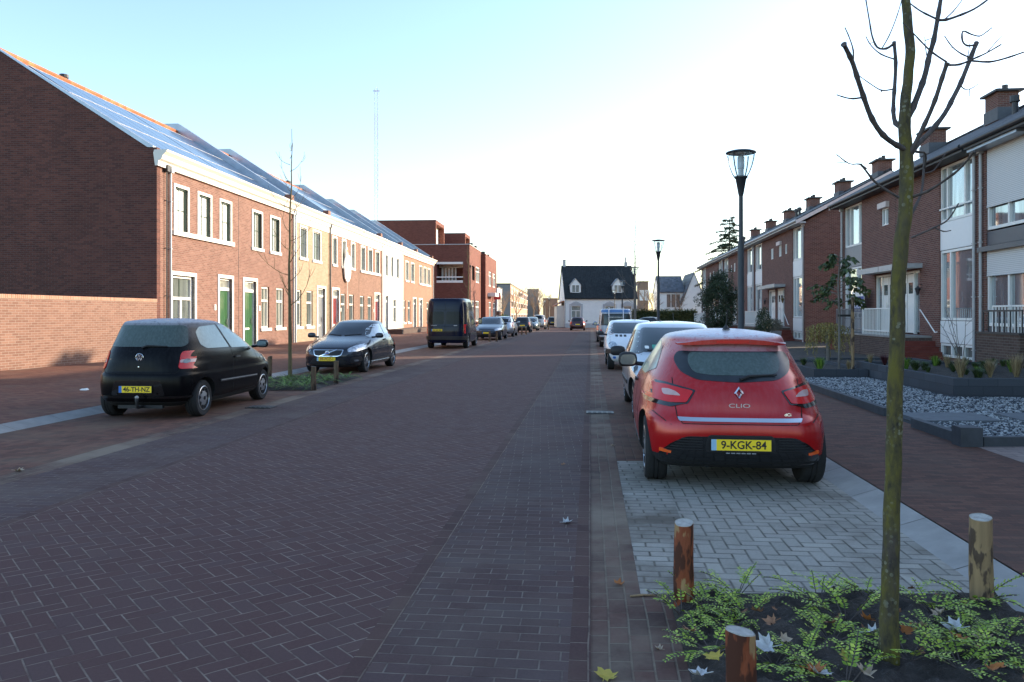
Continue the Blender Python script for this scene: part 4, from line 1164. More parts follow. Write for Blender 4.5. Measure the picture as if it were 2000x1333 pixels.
def frostglass(name, col, frost=(.55, .62, .62), amt=.5, rough=.35, coat=.5):
    if name in MATS: return MATS[name]
    m, nt, b = new_mat(name); p = obj_pos(nt); x, y, z = sep(nt, p)
    n1 = noise(nt, comb(nt, x * 40, y * 40, z * 3.5), 1, 4, .6); n2 = noise(nt, p, 1.6, 4)
    c = mixc(nt, n2.ramp(.3, .75) * .6, col, tuple(q * .55 for q in col))
    c = mixc(nt, n1.ramp(.4, .75) * amt, c, frost)
    L(nt, c, b.inputs['Base Color']); b.inputs['Roughness'].default_value = rough
    b.inputs['Coat Weight'].default_value = coat; b.inputs['Coat Roughness'].default_value = .12
    if coat < .2: b.inputs['Specular IOR Level'].default_value = .25
    MATS[name] = m; return m
M_frost = frostglass('frosted_glass', (.15, .25, .25), frost=(.42, .54, .54), amt=.24)
M_frostr = frostglass('frosted_rear_glass', (.075, .105, .10), frost=(.24, .30, .30), amt=.22, coat=.05)
M_cglass = glassm('car_glass', (.010, .013, .015), ior=1.45, var=.6, scale=1.6, coat=.15)
M_cglassl = glassm('car_glass_grey', (.030, .042, .045), ior=1.45, var=.35, scale=1.2, coat=.15)
M_tint = glassm('car_glass_tinted', (.005, .006, .010), ior=1.3, coat=0)

def wheel(par, x, y, Rw, sd, style='cap', wid=.19):
    b = MB(); h = wid / 2
    b.lathe([(Rw * .62, -h * .9), (Rw * .70, -h), (Rw * .93, -h), (Rw * .985, -h + .018), (Rw, -h + .035), (Rw, -.028), (Rw - .008, -.024), (Rw - .008, -.016), (Rw, -.012), (Rw, .012), (Rw - .008, .016), (Rw - .008, .024), (Rw, .028), (Rw, h - .035), (Rw * .985, h - .018), (Rw * .93, h), (Rw * .70, h), (Rw * .62, h * .9)], 32, (x, y, Rw), 'x')
    t = b.build('wheel', M_tyre, par, smooth=35)
    f = x + sd * (h - .012); q = Rw * .68
    r = MB()
    r.lathe([(q, -.03 * sd), (q, .008 * sd), (q * .94, .014 * sd), (q * .90, -.005 * sd), (q * .3, .012 * sd), (.0, .02 * sd)], 30, (f, y, Rw), 'x', 0)
    n = 9 if style == 'cap' else 5
    for k in range(n):
        a = 2 * math.pi * k / n + .2
        wd_ = .16 if style == 'cap' else .34
        r0, r1 = (.58, .80) if style == 'cap' else (.36, .86)
        pts = [(r0, -wd_ * (.8 if style == 'cap' else .45)), (r1, -wd_), (r1, wd_), (r0, wd_ * (.8 if style == 'cap' else .45))]
        r.prism([(q * rr, a + da) for rr, da in pts], lambda p, tt: (f + tt, y + p[0] * math.cos(p[1]), Rw + p[0] * math.sin(p[1])), sd * -.004, sd * .0135, 1)
    r.lathe([(q * .16, .0), (q * .15, .024 * sd), (0, .026 * sd)], 14, (f, y, Rw), 'x', 1 if style == 'cap' else 0)
    r.build('rim', [M_cap if style == 'cap' else M_alloy, M_under], t, smooth=30)
    return t
def plate(par, y, z, txt, back=True, x=0.0, tilt=0.0, wid=.52, blue=M_blue, ink=M_ink):
    s = -1 if back else 1; hh = .055
    pt = bpy.data.objects.new('number_plate', None)
    b = MB(); b.box(-wid / 2, wid / 2, -.008, .008, -hh, hh, 1); b.box(-wid / 2 + .006, wid / 2 - .006, s * .008, s * .0095, -hh + .006, hh - .006, 0)
    e = -wid / 2 + .006 if back else wid / 2 - .006
    b.box(e, e + (.045 if back else -.045), s * .0095, s * .0105, -hh + .006, hh - .006, 2)
    o = b.build('number_plate', [M_yel, M_trim, blue], par); o.location = (x, y, z); o.rotation_euler = (R(tilt) * s, 0, 0)
    if txt:
        text('plate_lettering', txt, .098, ink, o, (.022 * (1 if back else -1), s * .0105, -.002), (R(90), 0, 0 if back else R(180)), .96, .0012, bold=.0016)
    return o
def door_mirror(par, x, y, z, sd, mat, sz=(.10, .055, .075), glass=True):
    b = MB(); w_, d_, h_ = sz
    ks = [(-h_, -d_ * .5, d_ * .5, w_ * .6, w_ * .6, 2.6, 2.2), (-h_ * .7, -d_ * .9, d_ * .85, w_ * .93, w_ * .9, 3, 2.2), (0, -d_, d_, w_, w_, 3.2, 2.2), (h_ * .7, -d_ * .9, d_ * .8, w_ * .9, w_ * .85, 3, 2.2), (h_, -d_ * .5, d_ * .4, w_ * .5, w_ * .5, 2.4, 2.2)]
    loft(b, ks, N=17, sub=3, crown=.004, c=(x + sd * (w_ + .07), y, z))
    b.tube([(x - sd * .03, y + .02, z - h_ * .75), (x + sd * .10, y + .01, z - h_ * .55)], [.028, .024], 8)
    o = b.build('door_mirror', mat, par, smooth=60)
    if glass:
        g = MB(); c = (x + sd * (w_ + .07), y - d_ - .001, z)
        pl = fillet([(-w_ * .84, -h_ * .72), (w_ * .84, -h_ * .72), (w_ * .80, h_ * .70), (-w_ * .74, h_ * .66)], .06)
        g.prism(pl, lambda p, t: (c[0] + p[0], c[1] + t, c[2] + p[1]), -.003, .02)
        g.build('mirror_glass', plain('mirror_glass', (.35, .40, .40), .08, metal=.8, var=.1), o)
    return o

class Car:
    def __init__(s, name, label, loc, rz, keys, axles, Rw, track, paint_, cat='car', group=None, style='cap', crown=.04, N=49, arch=1.13, wid=.19, sub=5, under=0.0):
        s.root = empty(name, loc, rz, label, cat, group)
        keys = [(k[0], k[1], k[2], k[3], k[4], k[5] + 1.4 * max(0, min(1, (.95 - k[0]) / .25)), k[6] + 1.1 * max(0, min(1, (.90 - k[0]) / .25))) if k[5] < 5.5 else k for k in keys]
        ka = np.array(keys); pr = [pchip(ka[:, 0], ka[:, i], [Rw * 1.7])[0] for i in range(1, 7)]
        ox, oy = outline(*pr, 200)
        trk = {y: float(np.interp(y, oy, ox)) - wid / 2 - .028 for y in axles}
        b = MB(); loft(b, keys, N=N, sub=sub, crown=crown)
        me = b.mesh('body', [paint_, M_under], smooth=50)
        body = link_mesh('body', me, s.root)
        bm = bmesh.new(); bm.from_mesh(me); s.bvh = BVHTree.FromBMesh(bm); bm.free()
        c = MB()
        for y in axles:
            for sd in (-1, 1):
                x0 = sd * (trk[y] - .17); x1 = sd * (trk[y] + .45)
                c.lathe([(Rw * arch, min(x0, x1)), (Rw * arch, max(x0, x1))], 36, (0, y, Rw + .01), 'x', 1)
        cut = c.build('cutter', [paint_, M_under]); cut.parent = s.root
        md = body.modifiers.new('b', 'BOOLEAN'); md.operation = 'DIFFERENCE'; md.object = cut; md.solver = 'EXACT'
        bpy.context.view_layer.update()
        dg = bpy.context.evaluated_depsgraph_get()
        nm = bpy.data.meshes.new_from_object(body.evaluated_get(dg)); body.modifiers.clear()
        old = body.data; body.data = nm; bpy.data.meshes.remove(old)
        nm.polygons.foreach_set('use_smooth', [True] * len(nm.polygons)); nm.set_sharp_from_angle(angle=R(32))
        bpy.data.objects.remove(cut)
        for f in nm.polygons:
            if f.center.z < under: f.material_index = 1
        s.body = body; s.paint = paint_
        for y in axles:
            for sd in (-1, 1): wheel(s.root, sd * trk[y], y, Rw, sd, style, wid)
    def patch(s, name, polys, view, mats, t=.005, cell=.06, r=.02, parent=None, lim=None, smooth=40):
        """polys: list of outlines (or (outline, material index, thickness))"""
        b = MB()
        for p in polys:
            mi, tt = 0, t
            if isinstance(p, tuple) and isinstance(p[0], list): p, mi, tt = p
            patch_mesh(b, s.bvh, p, view, tt, cell, r, mi, lim)
        if not b.v: return None
        return b.build(name, mats, parent or s.root, smooth=smooth)
    def both(s, name, polys, view, mats, **k):
        out = []
        for m in (1, -1):
            q = []
            for p in polys:
                if isinstance(p, tuple) and isinstance(p[0], list): q.append((p[0] if m > 0 else mirx(p[0]), p[1], p[2]))
                else: q.append(p if m > 0 else mirx(p))
            out.append(s.patch(name, q, view, mats, **k))
        return out
    def sides(s, name, polys, mats, **k):
        return [s.patch(name, polys, v, mats, **k) for v in ('S+', 'S-')]
    def seams(s, lines, view, w_=.008):
        b = MB()
        for ln in lines:
            pts = []
            for a, c in zip(ln, ln[1:]):
                n = max(1, int(math.hypot(c[0] - a[0], c[1] - a[1]) / .05))
                pts += [(a[0] + (c[0] - a[0]) * k / n, a[1] + (c[1] - a[1]) * k / n) for k in range(n)]
            pts.append(ln[-1])
            patch_mesh(b, s.bvh, ribbon(pts, w_), view, .0015, .06, 0)
        if b.v: return b.build('panel_gaps', M_seam, s.root)
def bay_loc(o, Y): return P(o, Y, 0)
AWAY = -SA; TOWARD = math.pi - SA

def side_set(c, windows, glass, belt=None, handles=(), gaps=(), sill=None, trim=None, frame=M_gloss):
    """windows: list of outlines in (y,z)"""
    for v in ('S+', 'S-'):
        for wdw in windows: c.patch('side_window', [wdw], v, glass, t=.004, r=.035, cell=.07)
        if gaps: c.seams(gaps, v)
        if trim: c.patch('door_trim', [trim], v, M_trim, t=.012, r=.01)
        if sill: c.patch('sill_trim', [sill], v, M_trim, t=.008, r=.01)
        for (hy, hz) in handles:
            c.patch('door_handle', [[(hy - .09, hz - .016), (hy + .09, hz - .016), (hy + .09, hz + .016), (hy - .09, hz + .016)]], v, c.paint if False else M_trim, t=.028, r=.015, cell=.05)

# ---- the red hatchback in the near bay
K = [(.20, -1.84, 1.80, .80, .78, 4.8, 3), (.27, -1.95, 1.92, .845, .83, 4.6, 3), (.40, -2.01, 2.0, .866, .855, 4.3, 2.8), (.52, -2.03, 2.02, .872, .86, 4.0, 2.7), (.62, -2.02, 2.00, .872, .858, 3.7, 2.7),
     (.70, -1.975, 1.93, .862, .85, 3.1, 2.7), (.80, -1.955, 1.72, .848, .84, 3.0, 3), (.90, -1.925, 1.42, .822, .82, 3.0, 3), (.98, -1.87, 1.10, .785, .79, 3.1, 3), (1.05, -1.80, .98, .745, .755, 3.1, 3),
     (1.15, -1.69, .74, .685, .70, 3.2, 2.8), (1.25, -1.575, .46, .63, .645, 3.3, 2.7), (1.33, -1.50, .20, .59, .60, 3.4, 2.7), (1.375, -1.47, .0, .56, .57, 3.5, 2.7), (1.395, -1.44, -.12, .53, .54, 3.6, 2.7), (1.405, -1.40, -.2, .50, .51, 3.6, 2.7)]
P_red = paint('red_paint_frosted', (.44, .005, .007), .15, .20, frost=.9, drip=.05)
rc = P(1.345, 7.72)
c = Car('parked_car', 'frosted red hatchback parked on grey pavers, seen from behind', (rc.x + .12 * 1.40, rc.y + 1.40, 0), -.118, K, (-1.41, 1.18), .312, .755, P_red, group='cars parked in the right bays', crown=.05, wid=.205, under=.315)
RED = c
fr = lambda h: h.y < -1.0
c.patch('rear_window', [([(-.50, 1.245), (.50, 1.245), (.545, 1.17), (.50, 1.06), (.36, .995), (0, .975), (-.36, .995), (-.50, 1.06), (-.545, 1.17)], 0, .004), ([(-.40, 1.235), (.40, 1.235), (.425, 1.15), (.38, 1.055), (.22, 1.035), (-.22, 1.035), (-.38, 1.055), (-.425, 1.15)], 1, .006)], 'R', [plain('black_glass_frosted', (.022, .025, .030), .3, var=.35, scale=8), M_frostr], r=.05, cell=.05)
c.both('tail_light', [([(.835, .968), (.62, .958), (.375, .905), (.45, .782), (.60, .772), (.84, .79)], 2, .005), ([(.815, .94), (.62, .935), (.395, .895), (.46, .795), (.60, .785), (.82, .805)], 0, .012), ([(.60, .90), (.66, .895), (.65, .845), (.50, .845), (.54, .88)], 1, .015), ([(.60, .782), (.82, .802), (.815, .765), (.60, .748), (.47, .785)], 2, .008)], 'R', [M_redl, M_whitel, M_gloss], r=.018, cell=.04, lim=fr)
c.patch('tailgate_strip', [[(-.545, .665), (.545, .665), (.53, .635), (-.53, .635)]], 'R', M_chrome, t=.012, r=.008)
c.patch('rear_bumper_lower', [([(-.47, .505), (.47, .505), (.60, .44), (.69, .355), (.73, .30), (.70, .19), (-.70, .19), (-.73, .30), (-.69, .355), (-.60, .44)], 0, .004), ([(-.29, .52), (.29, .52), (.31, .37), (-.31, .37)], 1, .010)], 'R', [M_gloss, M_trim], r=.04, cell=.05)
for s_ in (1, -1):
  b = MB()
  for k in range(5):
    z = .385 + .024 * k
    patch_mesh(b, c.bvh, [(s_ * .33, z), (s_ * (.64 - .03 * k), z), (s_ * (.63 - .03 * k), z + .008), (s_ * .33, z + .008)], 'R', .010, .06, 0)
  b.build('bumper_grille', M_trim, c.root)
c.both('rear_reflector', [[(.60, .342), (.70, .352), (.70, .382), (.60, .362)]], 'R', M_orange, t=.012, r=.006, cell=.04)
plate(c.root, -2.045, .437, '9-KGK-84', True, wid=.53, blue=M_bluel)
b = MB()
for q in range(6): b.box(-.13 + q * .045, -.095 + q * .045, -2.047, -2.045, .358, .368)
b.build('dealer_strip', plain('grey_print', (.25, .25, .26), .5), c.root)
c.seams([[(-.57, 1.0), (-.565, .80), (-.545, .66), (-.50, .615), (.50, .615), (.545, .66), (.565, .80), (.57, 1.0)], [(-.80, .72), (-.60, .60)], [(.80, .72), (.60, .60)]], 'R')
# diamond badge with open centre
hit = lambda x, z: c.bvh.ray_cast(Vector((x, -9, z)), Vector((0, 1, 0)))[0].y
b = MB(); yb = hit(0, .88)
o4 = [(0, .062), (.044, 0), (0, -.062), (-.044, 0)]; i4 = [(0, .030), (.017, 0), (0, -.030), (-.017, 0)]
for k in range(4):
    a, e, f, g = o4[k], o4[(k + 1) % 4], i4[(k + 1) % 4], i4[k]
    m1 = ((a[0] + g[0]) / 2, (a[1] + g[1]) / 2); m2 = ((e[0] + f[0]) / 2, (e[1] + f[1]) / 2)
    F3 = lambda p, d: (p[0], yb - .006 - d + (p[1]) * .12, .885 + p[1])
    b.add([F3(a, 0), F3(e, 0), F3(m2, .016), F3(m1, .016), F3(f, 0), F3(g, 0)], [(0, 1, 2, 3), (3, 2, 4, 5)])
b.build('badge', M_chrome, c.root)
text('model_lettering', 'CLIO', .050, plain('lettering_grey', (.42, .36, .37), .3, metal=.6), c.root, (0, hit(0, .775) - .004, .775), (R(84), 0, 0), 1.7, .003)
text('engine_lettering', 'dCi', .036, M_chrome, c.root, (.42, hit(.42, .70) - .004, .70), (R(84), 0, R(6)), 1.2, .003)
# roof spoiler, brake light, wiper, aerial
b = MB(); sp = [(-.54, .02), (-.52, -.06), (-.45, -.115), (-.3, -.15), (-.15, -.165), (0, -.17), (.15, -.165), (.3, -.15), (.45, -.115), (.52, -.06), (.54, .02)]
def spo(p, t): return (p[0] * .97, -1.42 + p[1] * .95, 1.365 + t * (1 - .8 * (abs(p[0]) / .54) ** 3) - abs(p[0]) ** 2 * .16 + p[1] * .16)
b.prism(sp, spo, -.022, .026); b.build('roof_spoiler', P_red, c.root, smooth=50)
b = MB(); b.box(-.15, .15, -1.586, -1.57, 1.326, 1.346); b.build('brake_light', M_redl, c.root)
b = MB(); yy = hit(.1, 1.03); b.tube([(.02, hit(0, 1.0) - .02, 1.005), (.10, hit(.1, 1.03) - .03, 1.035), (.36, hit(.36, 1.04) - .025, 1.045)], [.016, .013, .008], 6); b.build('rear_wiper', M_trim, c.root)
b = MB(); b.lathe([(.04, 0), (.03, .02), (.012, .045), (.005, .06)], 10, (0, -1.15, 1.443)); b.tube([(0, -1.16, 1.49), (0, -1.24, 1.64)], .0045, 6); b.build('aerial', M_trim, c.root)
DL = [[(-1.22, 1.06), (-1.00, 1.26), (-.72, 1.315), (-.28, 1.335), (-.30, .985), (-.85, .985)], [(-.22, 1.335), (.08, 1.32), (.36, 1.24), (.74, 1.02), (.70, .975), (-.24, .985)]]
side_set(c, DL, M_frost, gaps=[[(-.26, 1.35), (-.27, .98), (-.30, .40), (-.10, .28)], [(.78, .95), (.80, .5), (.74, .3)], [(-1.02, 1.28), (-1.0, .95), (-.93, .55), (-.80, .30)]], handles=[(-.02, .86)], sill=[(-.95, .30), (.80, .30), (.80, .22), (-.95, .22)])
c.both('headlight', [[(.42, .76), (.72, .80), (.80, .70), (.60, .64), (.40, .66)]], 'F', M_head, t=.008)
c.patch('windscreen', [[(-.60, 1.02), (.60, 1.02), (.50, 1.335), (-.50, 1.335)]], 'F', M_frost, t=.004, r=.06)
plate(c.root, 2.03, .36, None, False)
for sd in (-1, 1): door_mirror(c.root, sd * .74, .66, 1.045, sd, M_trim, (.115, .06, .088))
b = MB(); b.tube([(-.28, -1.70, .225), (-.28, -1.88, .225)], .024, 10); b.build('exhaust', M_under, c.root)

# ---- the black three-door hatchback on the left
K = [(.20, -1.74, 1.72, .70, .70, 4, 3), (.27, -1.85, 1.84, .76, .76, 4, 3), (.40, -1.905, 1.90, .81, .80, 3.8, 2.8), (.55, -1.915, 1.915, .828, .82, 3.6, 2.7), (.66, -1.905, 1.89, .828, .82, 3.5, 2.7), (.72, -1.875, 1.84, .822, .815, 3.5, 2.8), (.80, -1.865, 1.74, .82, .815, 3.5, 2.9), (.90, -1.85, 1.52, .812, .80, 3.5, 3),
     (1.0, -1.815, 1.20, .79, .785, 3.6, 3), (1.06, -1.77, 1.04, .768, .765, 3.7, 3), (1.18, -1.70, .80, .712, .715, 3.8, 2.9), (1.32, -1.615, .46, .65, .655, 4, 2.8), (1.42, -1.55, .14, .605, .61, 4.2, 2.8), (1.47, -1.51, -.06, .575, .58, 4.2, 2.8), (1.49, -1.48, -.2, .54, .54, 4, 2.8)]
P_blk = paint('black_paint_frosted', (.004, .004, .005), .0, .25, frost=.62, drip=.02, spec=.13)
c = Car('parked_car', 'frosted black three-door hatchback with yellow rear plate and silver hubcaps', (-5.60 + .07 * 1.31, 12.62 + 1.31, 0), -.07, K, (-1.33, 1.135), .285, .72, P_blk, group='cars parked in the left bays', crown=.045, under=.27)
c.patch('rear_window', [[(-.53, 1.425), (.53, 1.425), (.60, 1.14), (.56, 1.10), (-.56, 1.10), (-.60, 1.14)]], 'R', M_frostr, r=.07, cell=.06)
fr = lambda h: h.y < -1.45
c.both('tail_light', [([(.56, 1.03), (.72, 1.035), (.80, .98), (.80, .80), (.74, .765), (.57, .765)], 0, .012), ([(.57, .905), (.80, .915), (.80, .865), (.57, .855)], 1, .015)], 'R', [M_redl, M_whitel], r=.05, cell=.04, lim=fr)
for s_ in (1, -1):
  b = MB(); patch_mesh(b, c.bvh, [(s_ * .635 + .035 * math.cos(a), .88 + .035 * math.sin(a)) for a in [k * .524 for k in range(12)]], 'R', .018, .03, 0)
  b.build('reversing_lamp', plain('lamp_smoky', (.16, .19, .20), .1, coat=.8), c.root)
hit = lambda x, z: c.bvh.ray_cast(Vector((x, -9, z)), Vector((0, 1, 0)))[0].y
b = MB(); yb = hit(0, .945)
b.lathe([(.062, 0), (.062, .010), (.056, .014), (.052, .010), (.052, .003), (0, .003)], 28, (0, -yb, 0), 'y')
b.v = [(x, -y_, z_ + .945) for x, y_, z_ in b.v]
def stroke(p, q, r=.006): b.tube([(p[0], yb - .010, .945 + p[1]), (q[0], yb - .010, .945 + q[1])], r, 6)
for s_ in (1, -1):
    stroke((s_ * .020, .048), (0, .006)); stroke((s_ * .044, .030), (s_ * .017, -.047)); stroke((s_ * .017, -.047), (0, -.004))
bd = b.build('badge', [M_chrome], c.root)
b = MB(); b.lathe([(.051, 0), (.051, .0045), (0, .0045)], 24, (0, -yb, 0), 'y'); b.v = [(x, -y_, z_ + .945) for x, y_, z_ in b.v]; b.build('badge_ground', plain('badge_blue', (.02, .05, .12), .3), bd)
b = MB()
for k in range(4): b.box(-.50 + k * .022, -.483 + k * .022, hit(-.5, .91) - .006, hit(-.5, .91) + .01, .895, .922)
b.build('model_lettering', M_chrome, c.root)
c.patch('plate_recess', [[(-.36, .60), (.36, .60), (.42, .37), (-.42, .37)]], 'R', M_gloss, t=.002, r=.04)
plate(c.root, -1.928, .468, '46-TH-NZ', True, x=-.02)
c.seams([[(-.60, 1.05), (-.585, .74), (-.54, .70), (.54, .70), (.585, .74), (.60, 1.05)]], 'R')
c.patch('bumper_strip', [[(-.80, .36), (.80, .36), (.80, .33), (-.80, .33)]], 'R', M_gloss, t=.010, r=.005)
b = MB(); b.tube([(.05, -1.80, .20), (.05, -1.98, .20), (.05, -2.01, .24), (.05, -2.01, .30)], .022, 8); b.lathe([(.0, .285), (.025, .29), (.03, .315), (.025, .335), (.0, .34)], 10, (.05, -2.01, 0)); b.box(-.35, .35, -1.83, -1.78, .17, .22); b.build('tow_bar', M_trim, c.root, smooth=50)
b = MB(); b.lathe([(.0, .335), (.028, .345), (.03, .37), (.0, .385)], 10, (.05, -2.01, 0)); b.build('tow_ball_cap', M_pvc, c.root, smooth=50)
b = MB(); b.tube([(.0, hit(0, 1.08) - .02, 1.09), (.08, hit(.08, 1.12) - .03, 1.12), (.38, hit(.38, 1.11) - .025, 1.108)], [.016, .012, .007], 6); b.build('rear_wiper', M_trim, c.root)
b = MB(); b.lathe([(.012, 0), (.012, .01), (0, .012)], 8, (0, -hit(0, .80), 0), 'y'); b.v = [(x, -y_, z_ + .80) for x, y_, z_ in b.v]; b.build('lock', M_chrome, c.root)
side_set(c, [[(-1.30, 1.32), (-1.18, 1.40), (-.62, 1.425), (-.42, 1.05), (-1.18, 1.06), (-1.30, 1.12)], [(-.54, 1.425), (-.1, 1.405), (.28, 1.31), (.66, 1.06), (.64, 1.02), (-.34, 1.04)]], M_frost,
         gaps=[[(-.58, 1.45), (-.36, 1.0), (-.34, .42), (-.26, .28)], [(.72, 1.02), (.74, .6), (.68, .30), (-.26, .28)]], handles=[(-.18, .88)])
for v in ('S+', 'S-'):
    c.patch('door_trim', [([(-.86, .545), (.66, .525), (.66, .49), (-.86, .505)], 0, .016), ([(-.86, .535), (.66, .517), (.66, .508), (-.86, .525)], 1, .019)], v, [M_trim, M_pvc], r=.004)
    c.patch('side_repeater', [[(.93, .80), (.97, .80), (.97, .82), (.93, .82)]], v, M_whitel, t=.012, r=.008, cell=.03)
c.both('headlight', [[(.44, .82), (.70, .86), (.77, .74), (.66, .64), (.46, .66)]], 'F', M_head, t=.008)
c.patch('windscreen', [[(-.62, 1.08), (.62, 1.08), (.52, 1.43), (-.52, 1.43)]], 'F', M_frost, t=.004, r=.06)
for sd in (-1, 1): door_mirror(c.root, sd * .77, .62, 1.07, sd, M_gloss, (.105, .055, .07))

# ---- the dark grey coupe facing us
K = [(.17, -1.95, 1.98, .72, .74, 4, 3.4), (.22, -2.02, 2.06, .80, .80, 4, 3.2), (.34, -2.09, 2.11, .86, .86, 3.8, 2.9), (.48, -2.12, 2.125, .885, .88, 3.6, 2.7), (.60, -2.12, 2.09, .89, .88, 3.4, 2.7), (.68, -2.11, 2.03, .885, .875, 3.2, 2.7), (.76, -2.09, 1.86, .875, .865, 3.0, 2.9), (.84, -2.06, 1.58, .86, .85, 3, 3),
     (.92, -2.01, 1.16, .83, .825, 3, 3.1), (.97, -1.97, .94, .80, .80, 3, 3.1), (1.08, -1.84, .68, .73, .745, 3, 2.9), (1.20, -1.66, .42, .665, .69, 3, 2.8), (1.31, -1.45, .12, .61, .635, 3, 2.8), (1.37, -1.28, -.08, .575, .595, 3, 2.8), (1.395, -1.18, -.2, .54, .56, 3, 2.8)]
P_gry = paint('dark_grey_paint', (.026, .031, .042), .45, .25)
c = Car('parked_car', 'dark grey coupe facing the viewer with yellow front plate behind wooden stakes', (-4.79 + .1 * 1.24, 22.15 + 1.24, 0), TOWARD - .02, K, (-1.39, 1.25), .318, .775, P_gry, group='cars parked in the left bays', style='alloy', crown=.045, wid=.21)
c.patch('windscreen', [[(-.66, 1.0), (.66, 1.0), (.56, 1.345), (-.56, 1.345)]], 'F', M_cglass, t=.004, r=.07)
c.both('wind_seat', [[(.20, 1.03), (.46, 1.03), (.44, 1.20), (.38, 1.26), (.28, 1.26), (.22, 1.20)]], 'F', plain('seat_through_glass', (.012, .012, .014), .3), t=.0045) if False else None
c.patch('grille', [([(-.42, .645), (.42, .645), (.37, .50), (.27, .47), (-.27, .47), (-.37, .50)], 0, .012), ([(-.395, .63), (.395, .63), (.35, .51), (.26, .49), (-.26, .49), (-.35, .51)], 1, .016)], 'F', [M_chrome, M_trim], r=.03, cell=.05)
c.patch('grille_bar', [ribbon([(.22, .475), (-.24, .64)], .022)], 'F', M_chrome, t=.026, r=0, cell=.05)
hf = lambda x, z: c.bvh.ray_cast(Vector((x, 9, z)), Vector((0, -1, 0)))[0].y
b = MB(); b.lathe([(.062, .0), (.062, .03), (.045, .036), (.045, .03), (0, .03)], 24, (0, hf(0, .56), .56), 'y'); b.tube([(-.035, hf(0, .56) + .02, .615), (-.062, hf(0, .56) + .02, .645)], .008, 6); b.build('badge', M_chrome, c.root)
b = MB(); b.box(-.05, .05, hf(0, .56) + .02, hf(0, .56) + .038, .545, .575); b.build('badge_band', M_blue, c.root)
c.both('headlight', [([(.50, .665), (.62, .74), (.80, .80), (.85, .77), (.83, .66), (.72, .60), (.52, .58)], 0, .010)], 'F', [M_head], r=.03, cell=.04, lim=lambda h: h.y > 1.2)
c.patch('lower_grille', [([(-.40, .43), (.40, .43), (.52, .28), (-.52, .28)], 0, .006)], 'F', M_trim, r=.03)
c.both('fog_light_recess', [([(.60, .44), (.78, .46), (.80, .34), (.60, .28), (.56, .32)], 0, .006), ([(.66, .38), (.73, .38), (.73, .33), (.66, .33)], 1, .012)], 'F', [M_trim, M_head], r=.03, cell=.04)
c.patch('front_lip', [[(-.76, .25), (.76, .25), (.76, .222), (-.76, .222)]], 'F', M_gloss, t=.02, r=.008)
plate(c.root, 2.14, .40, '89-PGZ-1', False, x=.03, ink=plain('plate_ink_faded', (.40, .10, .03), .5), blue=M_bluel)
c.seams([[(-.70, .98), (-.62, .80), (-.44, .66), (.44, .66), (.62, .80), (.70, .98)]], 'F')
side_set(c, [[(-1.28, 1.17), (-1.0, 1.27), (-.66, 1.30), (-.62, 1.0), (-1.18, 1.07)], [(-.58, 1.31), (-.1, 1.30), (.30, 1.18), (.66, .99), (.62, .95), (-.54, .99)]], glassm('car_glass_sky', (.30, .36, .40), ior=1.9, var=.3),
         gaps=[[(-.60, 1.33), (-.58, .98), (-.62, .45), (-.52, .26)], [(.70, .95), (.74, .6), (.66, .28), (-.52, .26)]], handles=[(-.36, .86)])
for v in ('S+', 'S-'): c.patch('sill_trim', [[(-.92, .29), (.86, .29), (.86, .20), (-.92, .20)]], v, M_alloy, t=.02, r=.01)
for sd in (-1, 1): door_mirror(c.root, sd * .81, .66, 1.0, sd, P_gry, (.115, .065, .07), glass=False)
c.patch('rear_window', [[(-.52, 1.33), (.52, 1.33), (.60, .80), (-.60, .80)]], 'R', M_cglass, t=.004, r=.06)
c.both('tail_light', [[(.66, 1.12), (.76, 1.0), (.86, .86), (.84, .66), (.70, .68)]], 'R', M_redl, t=.01)
c.both('wiper', [ribbon([(.05, 1.0), (.48, 1.03)], .016)], 'F', M_trim, t=.014, r=0)

# ---- silver small hatch facing us behind the red car
K = [(.20, -1.78, 1.74, .72, .72, 4, 3.2), (.30, -1.88, 1.85, .79, .79, 3.8, 3), (.45, -1.92, 1.91, .82, .82, 3.6, 2.8), (.60, -1.92, 1.90, .83, .825, 3.4, 2.7), (.70, -1.90, 1.82, .828, .82, 3.2, 2.8), (.80, -1.88, 1.62, .82, .81, 3.2, 2.9), (.90, -1.85, 1.30, .80, .795, 3.2, 3), (.98, -1.80, 1.02, .775, .775, 3.2, 3),
     (1.10, -1.72, .78, .72, .725, 3.4, 2.9), (1.25, -1.60, .46, .655, .66, 3.6, 2.8), (1.36, -1.50, .16, .61, .615, 3.8, 2.8), (1.41, -1.44, .0, .58, .585, 3.8, 2.8), (1.435, -1.38, -.1, .55, .55, 3.8, 2.8)]
P_sil = paint('silver_paint', (.50, .52, .54), .7, .28)
c = Car('parked_car', 'silver hatchback facing the viewer, half hidden by the red hatchback', P(1.40, 13.35), TOWARD, K, (-1.22, 1.22), .295, .72, P_sil, group='cars parked in the right bays', crown=.045)
c.patch('windscreen', [([(-.655, 1.0), (.655, 1.0), (.545, 1.375), (-.545, 1.375)], 0, .003), ([(-.60, 1.02), (.60, 1.02), (.51, 1.365), (-.51, 1.365)], 1, .005)], 'F', [M_gloss, M_cglassl], r=.06)
c.both('headlight', [[(.46, .80), (.66, .86), (.76, .74), (.68, .64), (.46, .66)]], 'F', M_head, t=.008)
c.patch('grille', [[(-.34, .66), (.34, .66), (.30, .58), (-.30, .58)]], 'F', M_trim, t=.006)
plate(c.root, 1.925, .46, None, False)
